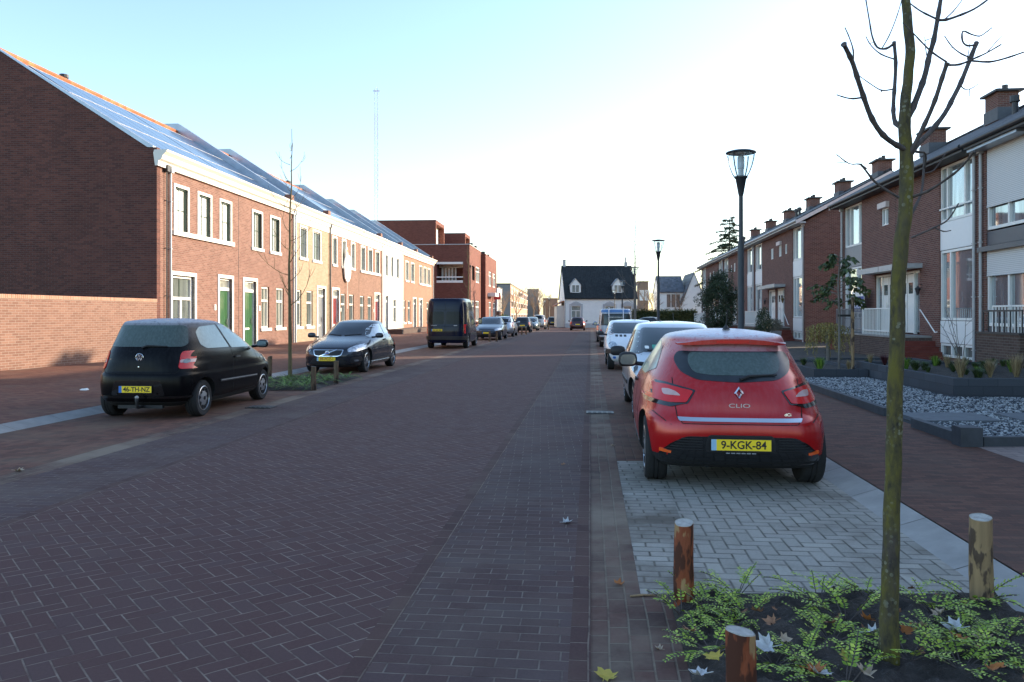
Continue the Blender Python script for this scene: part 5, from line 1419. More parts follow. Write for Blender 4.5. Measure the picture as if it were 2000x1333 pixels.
side_set(c, [[(-1.32, 1.10), (-1.15, 1.30), (-.42, 1.34), (-.42, 1.0), (-1.1, 1.02)], [(-.34, 1.34), (.06, 1.32), (.36, 1.22), (.76, 1.0), (.72, .97), (-.34, .99)]], M_cglassl, gaps=[[(-.38, 1.37), (-.38, .98), (-.40, .4), (-.3, .26)], [(.80, .97), (.82, .6), (.74, .28), (-.3, .26)]], handles=[(-.2, .86)], trim=[(-.9, .56), (.78, .56), (.78, .50), (-.9, .50)])
for sd in (-1, 1): door_mirror(c.root, sd * .775, .74, 1.02, sd, M_trim, (.12, .06, .075), glass=False)
b = MB(); b.tube([(0, -.1, 1.47), (0, -.28, 1.62)], .004, 5); b.build('aerial', M_trim, c.root)
c.both('wiper', [ribbon([(.02, 1.005), (.50, 1.03)], .016)], 'F', M_trim, t=.014, r=0)
c.patch('parking_sticker', [[(.34, 1.05), (.42, 1.05), (.42, 1.11), (.34, 1.11)]], 'F', plain('sticker_green', (.05, .30, .22), .5), t=.007, r=.01)
c.patch('parking_sticker', [[(.47, 1.05), (.53, 1.05), (.53, 1.09), (.47, 1.09)]], 'F', M_white, t=.007, r=.01)

# ---- white one-box city car
K = [(.22, -1.55, 1.52, .68, .70, 4, 3), (.30, -1.64, 1.64, .76, .76, 3.8, 2.8), (.45, -1.70, 1.70, .80, .80, 3.6, 2.7), (.60, -1.70, 1.69, .81, .81, 3.4, 2.6), (.72, -1.69, 1.60, .81, .80, 3.3, 2.6), (.84, -1.67, 1.38, .805, .79, 3.3, 2.7), (.94, -1.64, 1.12, .79, .775, 3.3, 2.8), (1.02, -1.60, .92, .765, .755, 3.4, 2.8), (1.15, -1.54, .64, .71, .71, 3.6, 2.8), (1.28, -1.46, .32, .655, .66, 3.8, 2.8), (1.36, -1.40, .06, .62, .62, 3.8, 2.8), (1.395, -1.34, -.08, .585, .58, 3.8, 2.8)]
P_wht = paint('white_car_paint', (.74, .75, .76), .0, .3)
c = Car('parked_car', 'small white round-lamp city car facing the viewer, between silver hatchback and old van', P(1.22, 24.25), TOWARD, K, (-1.10, 1.12), .27, .70, P_wht, group='cars parked in the right bays', crown=.04)
c.patch('windscreen', [([(-.645, 1.03), (.645, 1.03), (.54, 1.345), (-.54, 1.345)], 0, .003), ([(-.60, 1.05), (.60, 1.05), (.51, 1.335), (-.51, 1.335)], 1, .005)], 'F', [M_gloss, M_cglassl], r=.06)
for s_ in (1, -1): c.patch('headlight', [([(s_ * .58 + .115 * math.cos(a), .70 + .105 * math.sin(a)) for a in [k * .393 for k in range(16)]], 0, .012)], 'F', M_head, r=0, cell=.04)
c.patch('front_bumper', [[(-.80, .60), (.80, .60), (.80, .47), (-.80, .47)]], 'F', M_trim, t=.02, r=.03)
c.patch('bonnet_vents', [[(x, 1.0), (x + .075, 1.0), (x + .075, .945), (x, .945)] for x in (.18, .30, .42)], 'F', M_trim, t=.004, r=.01, cell=.03)
plate(c.root, 1.73, .42, None, False)
side_set(c, [[(-1.25, 1.08), (-1.10, 1.28), (-.50, 1.31), (-.44, 1.04), (-1.1, 1.05)], [(-.42, 1.315), (.0, 1.30), (.30, 1.20), (.72, 1.02), (.68, .99), (-.36, 1.03)]], glassm('car_glass_warm', (.40, .26, .20), ior=1.8, var=.5), gaps=[[(-.46, 1.33), (-.4, 1.0), (-.44, .4), (-.36, .28)], [(.76, .99), (.8, .6), (.7, .3), (-.36, .28)]], handles=[(-.24, .88)])
for sd in (-1, 1): door_mirror(c.root, sd * .755, .70, 1.04, sd, M_trim, (.10, .05, .06), glass=False)
b = MB(); b.lathe([(.045, 0), (.04, .01), (0, .012)], 14, (0, c.bvh.ray_cast(Vector((0, 9, .68)), Vector((0, -1, 0)))[0].y, .68), 'y'); b.build('badge', M_chrome, c.root)
c.patch('emblem', [[(.50, .40), (.58, .40), (.58, .33), (.50, .33)]], 'F', M_blue, t=.008, r=.03, cell=.03)

# ---- vans
def van_keys(L_, W_, H_, nose, cowl, wsz=1.15, r=6):
    h = L_ / 2; w_ = W_ / 2
    return [(.26, -h + .06, h - .12, w_ * .90, w_ * .88, r, 4), (.36, -h + .02, h - .03, w_ * .965, w_ * .95, r, 3.6), (.55, -h, h, w_, w_ * .98, r, 3.4), (.78, -h, h - .04, w_, w_ * .98, r, 3.4), (.95, -h + .01, h - nose * .3, w_, w_ * .975, r, 3.5), (wsz, -h + .03, h - nose, w_ * .995, w_ * .96, r, 3.6), (wsz + (H_ - wsz) * .5, -h + .07, h - nose - (cowl - nose) * .5, w_ * .965, w_ * .91, r, 3.6), (H_ - .22, -h + .11, h - cowl, w_ * .92, w_ * .87, r, 3.6), (H_ - .08, -h + .16, h - cowl - .18, w_ * .87, w_ * .82, r, 3.8), (H_ - .035, -h + .22, h - cowl - .28, w_ * .81, w_ * .77, r, 4)]
P_nvy = paint('navy_paint', (.004, .007, .026), .0, .28, spec=.3)
c = Car('parked_van', 'dark navy high-roof van seen from behind on the left', (P(-6.72, 39.3)), AWAY, van_keys(4.95, 1.98, 2.36, .75, 1.55), (-1.55, 1.45), .335, .84, P_nvy, 'van', 'vans parked along the street', crown=.03, wid=.22)
c.both('rear_window', [[(.06, 1.72), (.70, 1.72), (.78, 1.20), (.74, 1.14), (.06, 1.14)]], 'R', M_tint, t=.006, r=.07)
c.both('tail_light', [([(.84, 1.12), (.96, 1.12), (.97, .70), (.86, .70)], 0, .012), ([(.86, .94), (.97, .94), (.97, .86), (.86, .86)], 1, .016)], 'R', [M_redl, M_orange], r=.02, lim=lambda h: h.y < -2.0)
c.patch('rear_bumper', [[(-.95, .58), (.95, .58), (.95, .42), (-.95, .42)]], 'R', M_trim, t=.05, r=.02)
plate(c.root, -2.49, .86, '78-BN-KJ' if False else None, True, x=-.38)
b = MB()
for k in range(6): b.box(-.56 + k * .07, -.525 + k * .07, -2.502, -2.498, .83, .89)
b.build('plate_marks', M_ink, c.root)
c.seams([[(0, 2.2), (0, .56)], [(-.90, 2.15), (-.92, .6)], [(.90, 2.15), (.92, .6)], [(-.8, 1.80), (.8, 1.80)], [(-.8, 1.02), (.8, 1.02)]], 'R', .012)
c.patch('maker_lettering', [[(-.66 + k * .05, 1.06), (-.63 + k * .05, 1.06), (-.63 + k * .05, 1.09), (-.66 + k * .05, 1.09)] for k in range(6)] + [[(.40, 1.05), (.56, 1.05), (.56, 1.09), (.40, 1.09)]], 'R', M_pvc, t=.006, r=.004)
side_set(c, [[(-2.05, 1.75), (-.85, 1.75), (-.85, 1.22), (-2.05, 1.22)], [(-.70, 1.75), (.25, 1.75), (.25, 1.22), (-.70, 1.22)], [(.42, 1.75), (.75, 1.75), (1.35, 1.22), (.42, 1.18)]], M_cglassl, gaps=[[(-.78, 2.1), (-.78, .4)], [(.34, 2.1), (.34, .4)], [(-.78, .98), (.34, .98)]], handles=[(-.6, 1.05)], trim=[(-1.05, .72), (.95, .72), (.95, .62), (-1.05, .62)])
c.patch('windscreen', [[(-.78, 1.22), (.78, 1.22), (.70, 1.95), (-.70, 1.95)]], 'F', M_cglass, t=.004, r=.06)
c.both('headlight', [[(.55, .95), (.85, 1.0), (.90, .75), (.55, .72)]], 'F', M_head, t=.008)
for sd in (-1, 1): door_mirror(c.root, sd * .95, 1.25, 1.25, sd, M_trim, (.10, .06, .16))
P_ovn = paint('pale_blue_grey_paint', (.42, .47, .53), .1, .4, dirt=.3)
c = Car('parked_van', 'old pale grey van with blue roof edge and rear ladder on the right', P(1.22, 40.3), AWAY, van_keys(3.9, 1.66, 1.88, .5, 1.25, 1.0), (-1.25, 1.2), .29, .70, P_ovn, 'van', 'vans parked along the street', crown=.03)
P_vbl = plain('van_blue', (.10, .22, .46), .35)
c.patch('rear_window', [([(-.66, 1.62), (.66, 1.62), (.72, 1.06), (-.72, 1.06)], 0, .006), ([(-.62, 1.58), (.62, 1.58), (.68, 1.10), (-.68, 1.10)], 1, .009)], 'R', [M_trim, M_cglassl], r=.05)
c.patch('roof_edge_band', [[(-.68, 1.80), (.68, 1.80), (.71, 1.68), (-.71, 1.68)]], 'R', P_vbl, t=.008, r=.02)
c.both('tail_light', [([(.68, .86), (.80, .86), (.80, .62), (.68, .62)], 0, .015)], 'R', M_redl, r=.015, lim=lambda h: h.y < -1.7)
c.patch('rear_bumper', [[(-.80, .50), (.80, .50), (.80, .36), (-.80, .36)]], 'R', M_trim, t=.05, r=.02)
b = MB()
for x in (-.34, .34):
    b.tube([(x, -2.10, .60), (x, -2.08, 1.1), (x, -2.02, 1.72), (x, -1.85, 1.93)], .022, 8)
for z in (.7, .95, 1.2, 1.45): b.tube([(-.34, -2.10 + (z - .6) * .06, z), (.34, -2.10 + (z - .6) * .06, z)], .014, 6)
b.build('rear_ladder', M_alloy, c.root, smooth=50)
plate(c.root, -1.975, .60, None, True)
side_set(c, [[(-1.6, 1.55), (-.7, 1.55), (-.7, 1.08), (-1.6, 1.08)], [(-.6, 1.55), (.1, 1.55), (.1, 1.08), (-.6, 1.08)], [(.2, 1.55), (.6, 1.5), (1.05, 1.06), (.2, 1.04)]], M_cglassl, gaps=[[(.15, 1.7), (.15, .4)], [(-.65, 1.7), (-.65, .4)]])
c.patch('windscreen', [[(-.62, 1.08), (.62, 1.08), (.56, 1.52), (-.56, 1.52)]], 'F', M_cglass, t=.004)
for sd in (-1, 1): door_mirror(c.root, sd * .80, 1.02, 1.12, sd, P_vbl, (.10, .05, .10))

# ---- the farther cars share two body kinds
def sedan_keys(L_, W_, H_):
    h, w_ = L_ / 2, W_ / 2; k = H_ / 1.46
    return [(.18 * k, -h + .18, h - .16, w_ * .84, w_ * .84, 4, 3.2), (.26 * k, -h + .06, h - .05, w_ * .91, w_ * .91, 4, 3), (.45 * k, -h, h, w_ * .985, w_ * .985, 3.6, 2.8), (.60 * k, -h + .01, h - .03, w_, w_ * .995, 3.4, 2.8), (.72 * k, -h + .04, h - .16, w_ * .99, w_ * .98, 3.2, 2.9), (.84 * k, -h + .08, h - .55, w_ * .97, w_ * .96, 3.2, 3), (.94 * k, -h + .18, h - 1.10, w_ * .94, w_ * .935, 3.2, 3), (1.00 * k, -h + .62, h - 1.32, w_ * .90, w_ * .90, 3.2, 3), (1.12 * k, -h + .95, h - 1.62, w_ * .82, w_ * .83, 3, 2.9), (1.27 * k, -h + 1.30, h - 1.98, w_ * .735, w_ * .745, 3, 2.8), (1.37 * k, -h + 1.62, h - 2.28, w_ * .67, w_ * .68, 3, 2.8), (1.405 * k, -h + 1.8, h - 2.45, w_ * .62, w_ * .63, 3, 2.8)]
def hatch_keys(L_, W_, H_, tail=.5, hood=1.0):
    h, w_ = L_ / 2, W_ / 2; k = H_ / 1.47
    return [(.20 * k, -h + .16, h - .18, w_ * .84, w_ * .84, 4, 3.2), (.28 * k, -h + .06, h - .06, w_ * .92, w_ * .92, 4, 3), (.46 * k, -h, h, w_ * .985, w_ * .985, 3.8, 2.8), (.62 * k, -h + .01, h - .03, w_, w_ * .995, 3.6, 2.8), (.74 * k, -h + .04, h - .16, w_ * .995, w_ * .985, 3.5, 2.9), (.86 * k, -h + .06, h - .5 * hood, w_ * .975, w_ * .965, 3.5, 3), (.96 * k, -h + .10, h - .92 * hood, w_ * .945, w_ * .94, 3.6, 3), (1.06 * k, -h + .10 + tail * .22, h - 1.16 * hood, w_ * .895, w_ * .90, 3.7, 2.9), (1.22 * k, -h + .10 + tail * .55, h - 1.5 * hood, w_ * .80, w_ * .81, 3.9, 2.8), (1.34 * k, -h + .10 + tail * .82, h - 1.8 * hood, w_ * .73, w_ * .735, 4, 2.8), (1.40 * k, -h + .10 + tail, h - 2.02 * hood, w_ * .68, w_ * .68, 4, 2.8), (1.425 * k, -h + .14 + tail, h - 2.15 * hood, w_ * .64, w_ * .63, 4, 2.8)]
def far_car(label, o, Y, rz, keys, H_, W_, L_, col, lit=False, plate_=True, grp=None, glass=None, lights=None, metal=.3, roofrail=False, dx=0.0, frontcol=None):
    pm = paint('car_paint_%d' % len([m for m in MATS if m.startswith('car_paint_')]), col, metal, .28)
    p = P(o, Y); k = H_ / 1.46; w_ = W_ / 2; h = L_ / 2
    c = Car('parked_car' if 'driving' not in label else 'moving_car', label, p, rz, keys, (-L_ * .315, L_ * .315), .30, w_ - .12, pm, group=grp, crown=.04, N=33, sub=4)
    g = glass or M_cglass
    c.patch('windscreen', [[(-w_ * .74, 1.01 * k), (w_ * .74, 1.01 * k), (w_ * .63, 1.36 * k), (-w_ * .63, 1.36 * k)]], 'F', g, t=.004, r=.06, cell=.1)
    c.patch('rear_window', [[(-w_ * .62, 1.36 * k), (w_ * .62, 1.36 * k), (w_ * .74, 1.03 * k), (-w_ * .74, 1.03 * k)]], 'R', g, t=.004, r=.06, cell=.1)
    for v in ('S+', 'S-'):
        ys = [-h * .62, -h * .50, -.1, .0, .25, h * .42]
        c.patch('side_window', [[(-h * .60, 1.05 * k), (-h * .46, 1.28 * k), (-.12, 1.34 * k), (-.12, 1.0 * k), (-h * .5, 1.01 * k)]], v, g, t=.004, r=.04, cell=.12)
        c.patch('side_window', [[(-.04, 1.34 * k), (.18, 1.33 * k), (.42, 1.20 * k), (h * .40, 1.02 * k), (h * .38, .99 * k), (-.04, 1.0 * k)]], v, g, t=.004, r=.04, cell=.12)
    c.both('headlight', [[(w_ * .52, .70 * k), (w_ * .85, .76 * k), (w_ * .93, .66 * k), (w_ * .56, .58 * k)]], 'F', emis('headlamp_lit', (1, .97, .9), 6) if lit else M_head, t=.01, cell=.06)
    c.patch('grille', [[(-w_ * .48, .68 * k), (w_ * .48, .68 * k), (w_ * .42, .56 * k), (-w_ * .42, .56 * k)], [(-w_ * .6, .38 * k), (w_ * .6, .38 * k), (w_ * .6, .26 * k), (-w_ * .6, .26 * k)]], 'F', M_trim, t=.008, cell=.1)
    tl = lights or [(w_ * .70, .96 * k), (w_ * .97, .96 * k), (w_ * .99, .70 * k), (w_ * .74, .70 * k)]
    c.both('tail_light', [tl], 'R', M_redl, t=.012, cell=.06, lim=lambda q: q.y < -h * .5)
    c.patch('rear_bumper', [[(-w_ * .9, .36 * k), (w_ * .9, .36 * k), (w_ * .9, .25 * k), (-w_ * .9, .25 * k)]], 'R', M_trim, t=.01, cell=.1)
    hr = c.bvh.ray_cast(Vector((0, -9, .66)), Vector((0, 1, 0)))[0].y; hf_ = c.bvh.ray_cast(Vector((0, 9, .46)), Vector((0, -1, 0)))[0].y
    plate(c.root, hr - .012, .66, None, True); plate(c.root, hf_ + .012, .46, None, False)
    for sd in (-1, 1): door_mirror(c.root, sd * w_ * .92, h * .30, 1.02 * k, sd, pm, (.10, .055, .065), glass=False)
    if roofrail:
        b = MB()
        for sd in (-1, 1): b.tube([(sd * w_ * .62, -h * .7, 1.42 * k), (sd * w_ * .62, -h * .5, 1.47 * k), (sd * w_ * .62, .1, 1.47 * k), (sd * w_ * .62, .3, 1.43 * k)], .016, 6)
        b.build('roof_rails', M_alloy, c.root)
    return c
G = 'cars parked in the left bays'
c = far_car('dark blue saloon facing the viewer with chrome grille, just beyond the navy van', -6.45, 51.8, TOWARD, sedan_keys(4.77, 1.83, 1.47), 1.47, 1.83, 4.77, (.012, .018, .035), grp=G)
c.patch('grille_bars', [[(-.62, .70), (.62, .70), (.62, .685), (-.62, .685)], [(-.5, .62), (.5, .62), (.5, .61), (-.5, .61)], [(-.6, .40), (.6, .40), (.6, .39), (-.6, .39)]], 'F', M_chrome, t=.018, r=0)
far_car('silver estate car seen from behind, parked after the dark blue saloon', -6.45, 60.3, AWAY, hatch_keys(4.5, 1.72, 1.50, .55), 1.5, 1.72, 4.5, (.48, .50, .53), grp=G, metal=.7, roofrail=True, lights=[(.70, 1.10), (.80, 1.08), (.84, .74), (.70, .74)])
far_car('small black hatchback seen from behind with red lamps, fourth from the navy van', -6.35, 75.6, AWAY, hatch_keys(3.85, 1.66, 1.45, .55), 1.45, 1.66, 3.85, (.010, .012, .015), grp=G)
far_car('grey green hatchback facing the viewer, beyond the small black hatchback', -6.3, 85.0, TOWARD, hatch_keys(3.95, 1.68, 1.45, .5), 1.45, 1.68, 3.95, (.10, .14, .14), lit=False, grp=G)
far_car('tall white and dark people carrier at the far end of the left bays', -6.1, 95.5, AWAY, hatch_keys(4.2, 1.75, 1.72, .35, .8), 1.72, 1.75, 4.2, (.55, .50, .46), grp=G)
far_car('dark car beyond the junction under the far street lamps', -5.6, 118.0, AWAY, hatch_keys(4.1, 1.72, 1.46, .5), 1.46, 1.72, 4.1, (.012, .014, .018), grp=G)
far_car('dark red car driving away in the middle of the far road', -2.85 + 1.45, 86.5, AWAY, hatch_keys(4.1, 1.70, 1.43, .5), 1.43, 1.70, 4.1, (.060, .012, .016))
far_car('grey car parked in front of the old pale van, mostly hidden', 1.15, 47.5, AWAY, hatch_keys(4.0, 1.70, 1.45, .5), 1.45, 1.70, 4.0, (.20, .21, .23), grp='cars parked in the right bays')
far_car('dark car parked under the hedge beyond the second lamp', 5.6, 84.0, AWAY + R(60), hatch_keys(4.0, 1.70, 1.45, .5), 1.45, 1.70, 4.0, (.02, .025, .03))
# ------------------------------------------------------------------ street lamps
M_pole = plain('lamp_post_dark', (.022, .026, .030), .45, var=.2)
M_lglass = None
def lamp_glass():
    m, nt, b = new_mat('lamp_glass')
    nt.nodes.remove(b)
    t = nt.nodes.new('ShaderNodeBsdfTransparent'); t.inputs[0].default_value = (.90, .95, .97, 1)
    g = nt.nodes.new('ShaderNodeBsdfGlossy'); g.inputs['Roughness'].default_value = .08; g.inputs[0].default_value = (.9, .95, 1, 1)
    mx = nt.nodes.new('ShaderNodeMixShader'); mx.inputs[0].default_value = .14
    o = [n for n in nt.nodes if n.type == 'OUTPUT_MATERIAL'][0]
    nt.links.new(t.outputs[0], mx.inputs[1]); nt.links.new(g.outputs[0], mx.inputs[2]); nt.links.new(mx.outputs[0], o.inputs[0])
    return m
M_lglass = lamp_glass()
M_opal = plain('lamp_bulb_opal', (.70, .72, .70), .4, var=.05)
def make_lamp(H=4.5):
    t = empty('street_lamp', (0, 0, 0), 0)
    b = MB(); b.lathe([(.075, 0), (.075, .06), (.058, .08), (.056, 2.82), (.040, 2.88), (.037, H - .86), (.037, H - .80)], 14); b.build('post', M_pole, t, smooth=40)
    b = MB(); b.lathe([(.037, H - .83), (.05, H - .78), (.095, H - .52), (.118, H - .50), (.118, H - .475), (.0, H - .475)], 18)
    b.build('collar', M_pole, t, smooth=40)
    b = MB(); b.lathe([(.0, H - .0), (.08, H - .004), (.20, H - .020), (.262, H - .040), (.268, H - .058), (.24, H - .062), (.0, H - .055)], 24); b.build('lamp_cap', M_pole, t, smooth=50)
    b = MB()
    for k in range(4):
        a = math.pi / 4 + k * math.pi / 2; ca, sa = math.cos(a), math.sin(a)
        pr = [(.112, H - .50), (.165, H - .42), (.215, H - .30), (.248, H - .18), (.262, H - .075)]
        b.tube([(r * ca, r * sa, z) for r, z in pr], .010, 6)
    b.build('lamp_ribs', M_pole, t, smooth=50)
    b = MB(); b.lathe([(.108, H - .475), (.155, H - .41), (.205, H - .30), (.238, H - .18), (.252, H - .08)], 20); g = b.build('lamp_glass', M_lglass, t, smooth=60)
    b = MB(); b.lathe([(.05, H - .475), (.05, H - .34), (.062, H - .335), (.062, H - .14), (.045, H - .11), (.0, H - .11)], 12); b.build('lamp_bulb', M_opal, t, smooth=50)
    return t
lamp0 = make_lamp()
LP = [(2.69, 14.3, 'tall dark street lamp nearest the viewer, rising behind the red hatchback'), (2.66, 31.4, 'second street lamp from the viewer, left of the round dark evergreen'),
      (2.70, 49.2, 'third street lamp on the right, beside the thin bare tree and white house'), (2.66, 67.3, 'fourth street lamp on the right, in front of the right dormer'), (2.72, 91.0, 'fifth small street lamp on the right, low before the white house wall'),
      (-6.2, 119, 'far street lamp left of the white house, tallest of the far row'), (-8.5, 148, 'second far street lamp left of the white house'), (-10.2, 176, 'third far street lamp left of the white house'), (-12.2, 205, 'smallest far street lamp left of the white house')]
for i, (o, Y, lab) in enumerate(LP):
    l = lamp0 if i == 0 else copy_tree(lamp0)
    l.location = P(o, Y, .04); tag(l, lab, 'street lamp', 'street lamps')

# ------------------------------------------------------------------ stakes
def stake_mat(name, wood, barkc, amt):
    m, nt, b = new_mat(name); p = obj_pos(nt); x, y, z = sep(nt, p)
    g = noise(nt, comb(nt, x * 30, y * 30, z * 4), 1, 5, .6)
    c = mixc(nt, g.ramp(.3, .75), wood, tuple(q * .62 for q in wood))
    k = noise(nt, comb(nt, x * 9, y * 9, z * 3.2), 1, 4, .55)
    lim = .62 - amt * .25
    c = mixc(nt, k.ramp(lim, lim + .03), c, barkc)
    c = mixc(nt, (k.ramp(lim + .09, lim + .12)), c, tuple(q * .28 for q in barkc))
    kn = noise(nt, p, 7, 2)
    c = mixc(nt, kn.ramp(.70, .73), c, (.09, .05, .03))
    L(nt, c, b.inputs['Base Color']); b.inputs['Roughness'].default_value = .75
    bump(nt, b, k.ramp(lim - .02, lim + .1) + g * .3, .7, .008); return m
M_stk1 = stake_mat('stake_wood_peeling', (.42, .25, .11), (.23, .055, .018), .95)
M_stk2 = stake_mat('stake_wood_pale', (.34, .22, .11), (.075, .045, .028), .42)
M_stk3 = stake_mat('stake_wood_dark', (.17, .11, .06), (.08, .045, .025), .6)
M_cut = plain('cut_wood_frosted', (.38, .36, .33), .8, var=.25, scale=30)
def stake(lab, loc, H, r, mat, lean=(0, 0), grp='wooden stakes round the near planting bed'):
    t = empty('wooden_stake', loc, random.uniform(0, 6), lab, 'stake', grp)
    b = MB(); n = 22; ph = random.uniform(0, 6)
    prof = []
    rows = 9; vs = []; fs = []
    for i in range(rows):
        z = -.12 + (H + .12) * i / (rows - 1)
        for k in range(n):
            a = 2 * math.pi * k / n
            rr = r * (1 + .05 * math.sin(2 * a + ph + z * 2) + .035 * math.sin(5 * a + z * 9 + ph) + (.03 if i == 4 else 0)) * (1.04 - .06 * i / rows)
            if i == rows - 1: rr *= .97
            vs.append((rr * math.cos(a) + lean[0] * z, rr * math.sin(a) + lean[1] * z, z + (.010 * math.cos(a + ph) if i == rows - 1 else 0)))
    for i in range(rows - 1):
        for k in range(n): fs.append((i * n + k, i * n + (k + 1) % n, (i + 1) * n + (k + 1) % n, (i + 1) * n + k))
    b.add(vs, fs); b.build('post', mat, t, smooth=50)
    top = [v for v in vs[-n:]]
    c = MB(); c.add([(x * .985, y * .985, z + .002) for x, y, z in top], [tuple(range(n))]); c.add([(x, y, z) for x, y, z in top] + [(x * .97, y * .97, z + .004) for x, y, z in top], [(k, (k + 1) % n, n + (k + 1) % n, n + k) for k in range(n)])
    c.build('cut_top', M_cut, t)
    return t
stake('reddish peeling wooden stake at the road edge behind the near bed', (.93, 4.33, 0), .47, .053, M_stk1, (-.01, 0))
stake('thick peeling stake cut off by the bottom picture edge in the near bed', (.83, 2.88, 0), .46, .056, M_stk1, (.03, 0))
stake('pale stripped wooden stake beside the grey kerb in the near bed', (2.565, 4.36, 0), .49, .055, M_stk2, (.015, 0))
G2 = 'wooden stakes along the left bays'
stake('brown wooden stake standing in front of the left bed, nearest of that pair', (-4.16, 16.75, 0), .50, .055, M_stk3, grp=G2)
stake('brown wooden stake before the coupe number plate', (-4.05, 18.4, 0), .52, .055, M_stk3, grp=G2)
stake('leaning pale stake between the black hatchback and the left tree', (-6.05, 19.9, 0), .55, .055, M_stk3, (.04, 0), grp=G2)
for lab, o, Y in (('far stake between navy van and blue saloon, left of its pair', -5.95, 47.0), ('far stake between navy van and blue saloon, right of its pair', -5.55, 47.2), ('far stake beside the silver estate car', -5.6, 65.0), ('far stake next to it, by the black hatchback', -5.3, 65.5), ('pale far stake in front of the people carrier', -4.75, 90.0)):
    stake(lab.replace('next to it', 'right of the estate car stake'), P(o, Y), .62, .06, M_stk3, grp=G2)

# ------------------------------------------------------------------ bare trees
def bark(name, c1, c2, moss=None, mossamt=.0, spots=False):
    m, nt, b = new_mat(name); p = obj_pos(nt); x, y, z = sep(nt, p)
    g = noise(nt, comb(nt, x * 22, y * 22, z * 9), 1, 6, .65)
    c = mixc(nt, g.ramp(.3, .7), c1, c2)
    if moss:
        mm = noise(nt, comb(nt, x * 9, y * 9, z * 2.6), 1, 5, .7)
        c = mixc(nt, mm.ramp(.36, .56) * g.ramp(.30, .55) * mossamt, c, moss)
    if spots:
        v = nt.nodes.new('ShaderNodeTexVoronoi'); v.inputs['Scale'].default_value = 42; nt.links.new(p, v.inputs['Vector'])
        s2 = noise(nt, p, 8, 3)
        c = mixc(nt, V(nt, v.outputs['Distance']).lt(.36) * s2.ramp(.50, .66) * .5, c, (.30, .30, .22))
    L(nt, c, b.inputs['Base Color']); b.inputs['Roughness'].default_value = .85
    bump(nt, b, g, .6, .01); MATS[name] = m; return m
M_bark = bark('mossy_bark', (.016, .013, .011), (.085, .066, .050), (.125, .105, .014), .95, True)
M_twig = bark('twig_bark', (.05, .042, .040), (.12, .095, .085))
M_sap = bark('sapling_bark', (.10, .075, .04), (.17, .125, .06), (.11, .11, .03), .4)
M_graybark = bark('grey_bark', (.12, .105, .09), (.20, .175, .15))
M_farbark = bark('far_bark', (.20, .135, .085), (.28, .19, .12))
# near pollarded tree, branch lines in metres on its own spread, depth varied
TY = 3.64
def tp(x, y, d=0.0):
    Y = TY + d; return ((x - CXP) / FPX * Y - 1.715, d, HCAM + (HOR - y) / FPX * Y)
t = empty('bare_street_tree', (1.715, TY, 0), 0, 'near bare pollarded tree with mossy trunk in the planting bed', 'tree', 'street trees')
tr = [(1735, 1330, 52), (1736, 1290, 41), (1737, 1230, 36), (1738, 1150, 33), (1741, 1040, 31), (1745, 900, 30), (1748, 780, 29), (1752, 660, 28), (1754, 560, 27), (1760, 480, 27), (1768, 410, 26), (1771, 340, 26), (1770, 300, 25), (1767, 250, 23), (1768, 200, 20), (1774, 150, 18), (1778, 100, 18), (1773, 40, 17), (1769, 0, 16), (1767, -60, 14), (1772, -140, 10), (1768, -220, 5)]
tq = []
for (x0, y0, w0), (x1, y1, w1) in zip(tr, tr[1:]):
    n = max(1, int(abs(y1 - y0) / 12))
    for k in range(n): f = k / n; f2 = f * f * (3 - 2 * f); tq.append((x0 + (x1 - x0) * f2, y0 + (y1 - y0) * f, w0 + (w1 - w0) * f2))
tq.append(tr[-1])
b = MB(); b.tube([tp(x, y) for x, y, w_ in tq], [w_ / 2 * TY / FPX for x, y, w_ in tq], 18)
rg = random.Random(3)
for i, v in enumerate(b.v):
    r_ = i // 18; c_ = tp(*tq[min(r_, len(tq) - 1)][:2]); k = i % 18
    q = 1 + .05 * math.sin(r_ * .55 + k * .7) * math.sin(r_ * .21 + k * 1.05) + rg.uniform(-.022, .022) + (.10 if r_ % 23 in (7, 8) and k % 18 < 5 else 0)
    b.v[i] = (c_[0] + (v[0] - c_[0]) * q, c_[1] + (v[1] - c_[1]) * q, v[2])
b.build('trunk', M_bark, t, smooth=60)
def cr4(pts): return [(1560 + .2476 * x, .2476 * y) for x, y in pts]
def cr7(pts): return [(1600 + .45 * x, 150 + .45 * y) for x, y in pts]
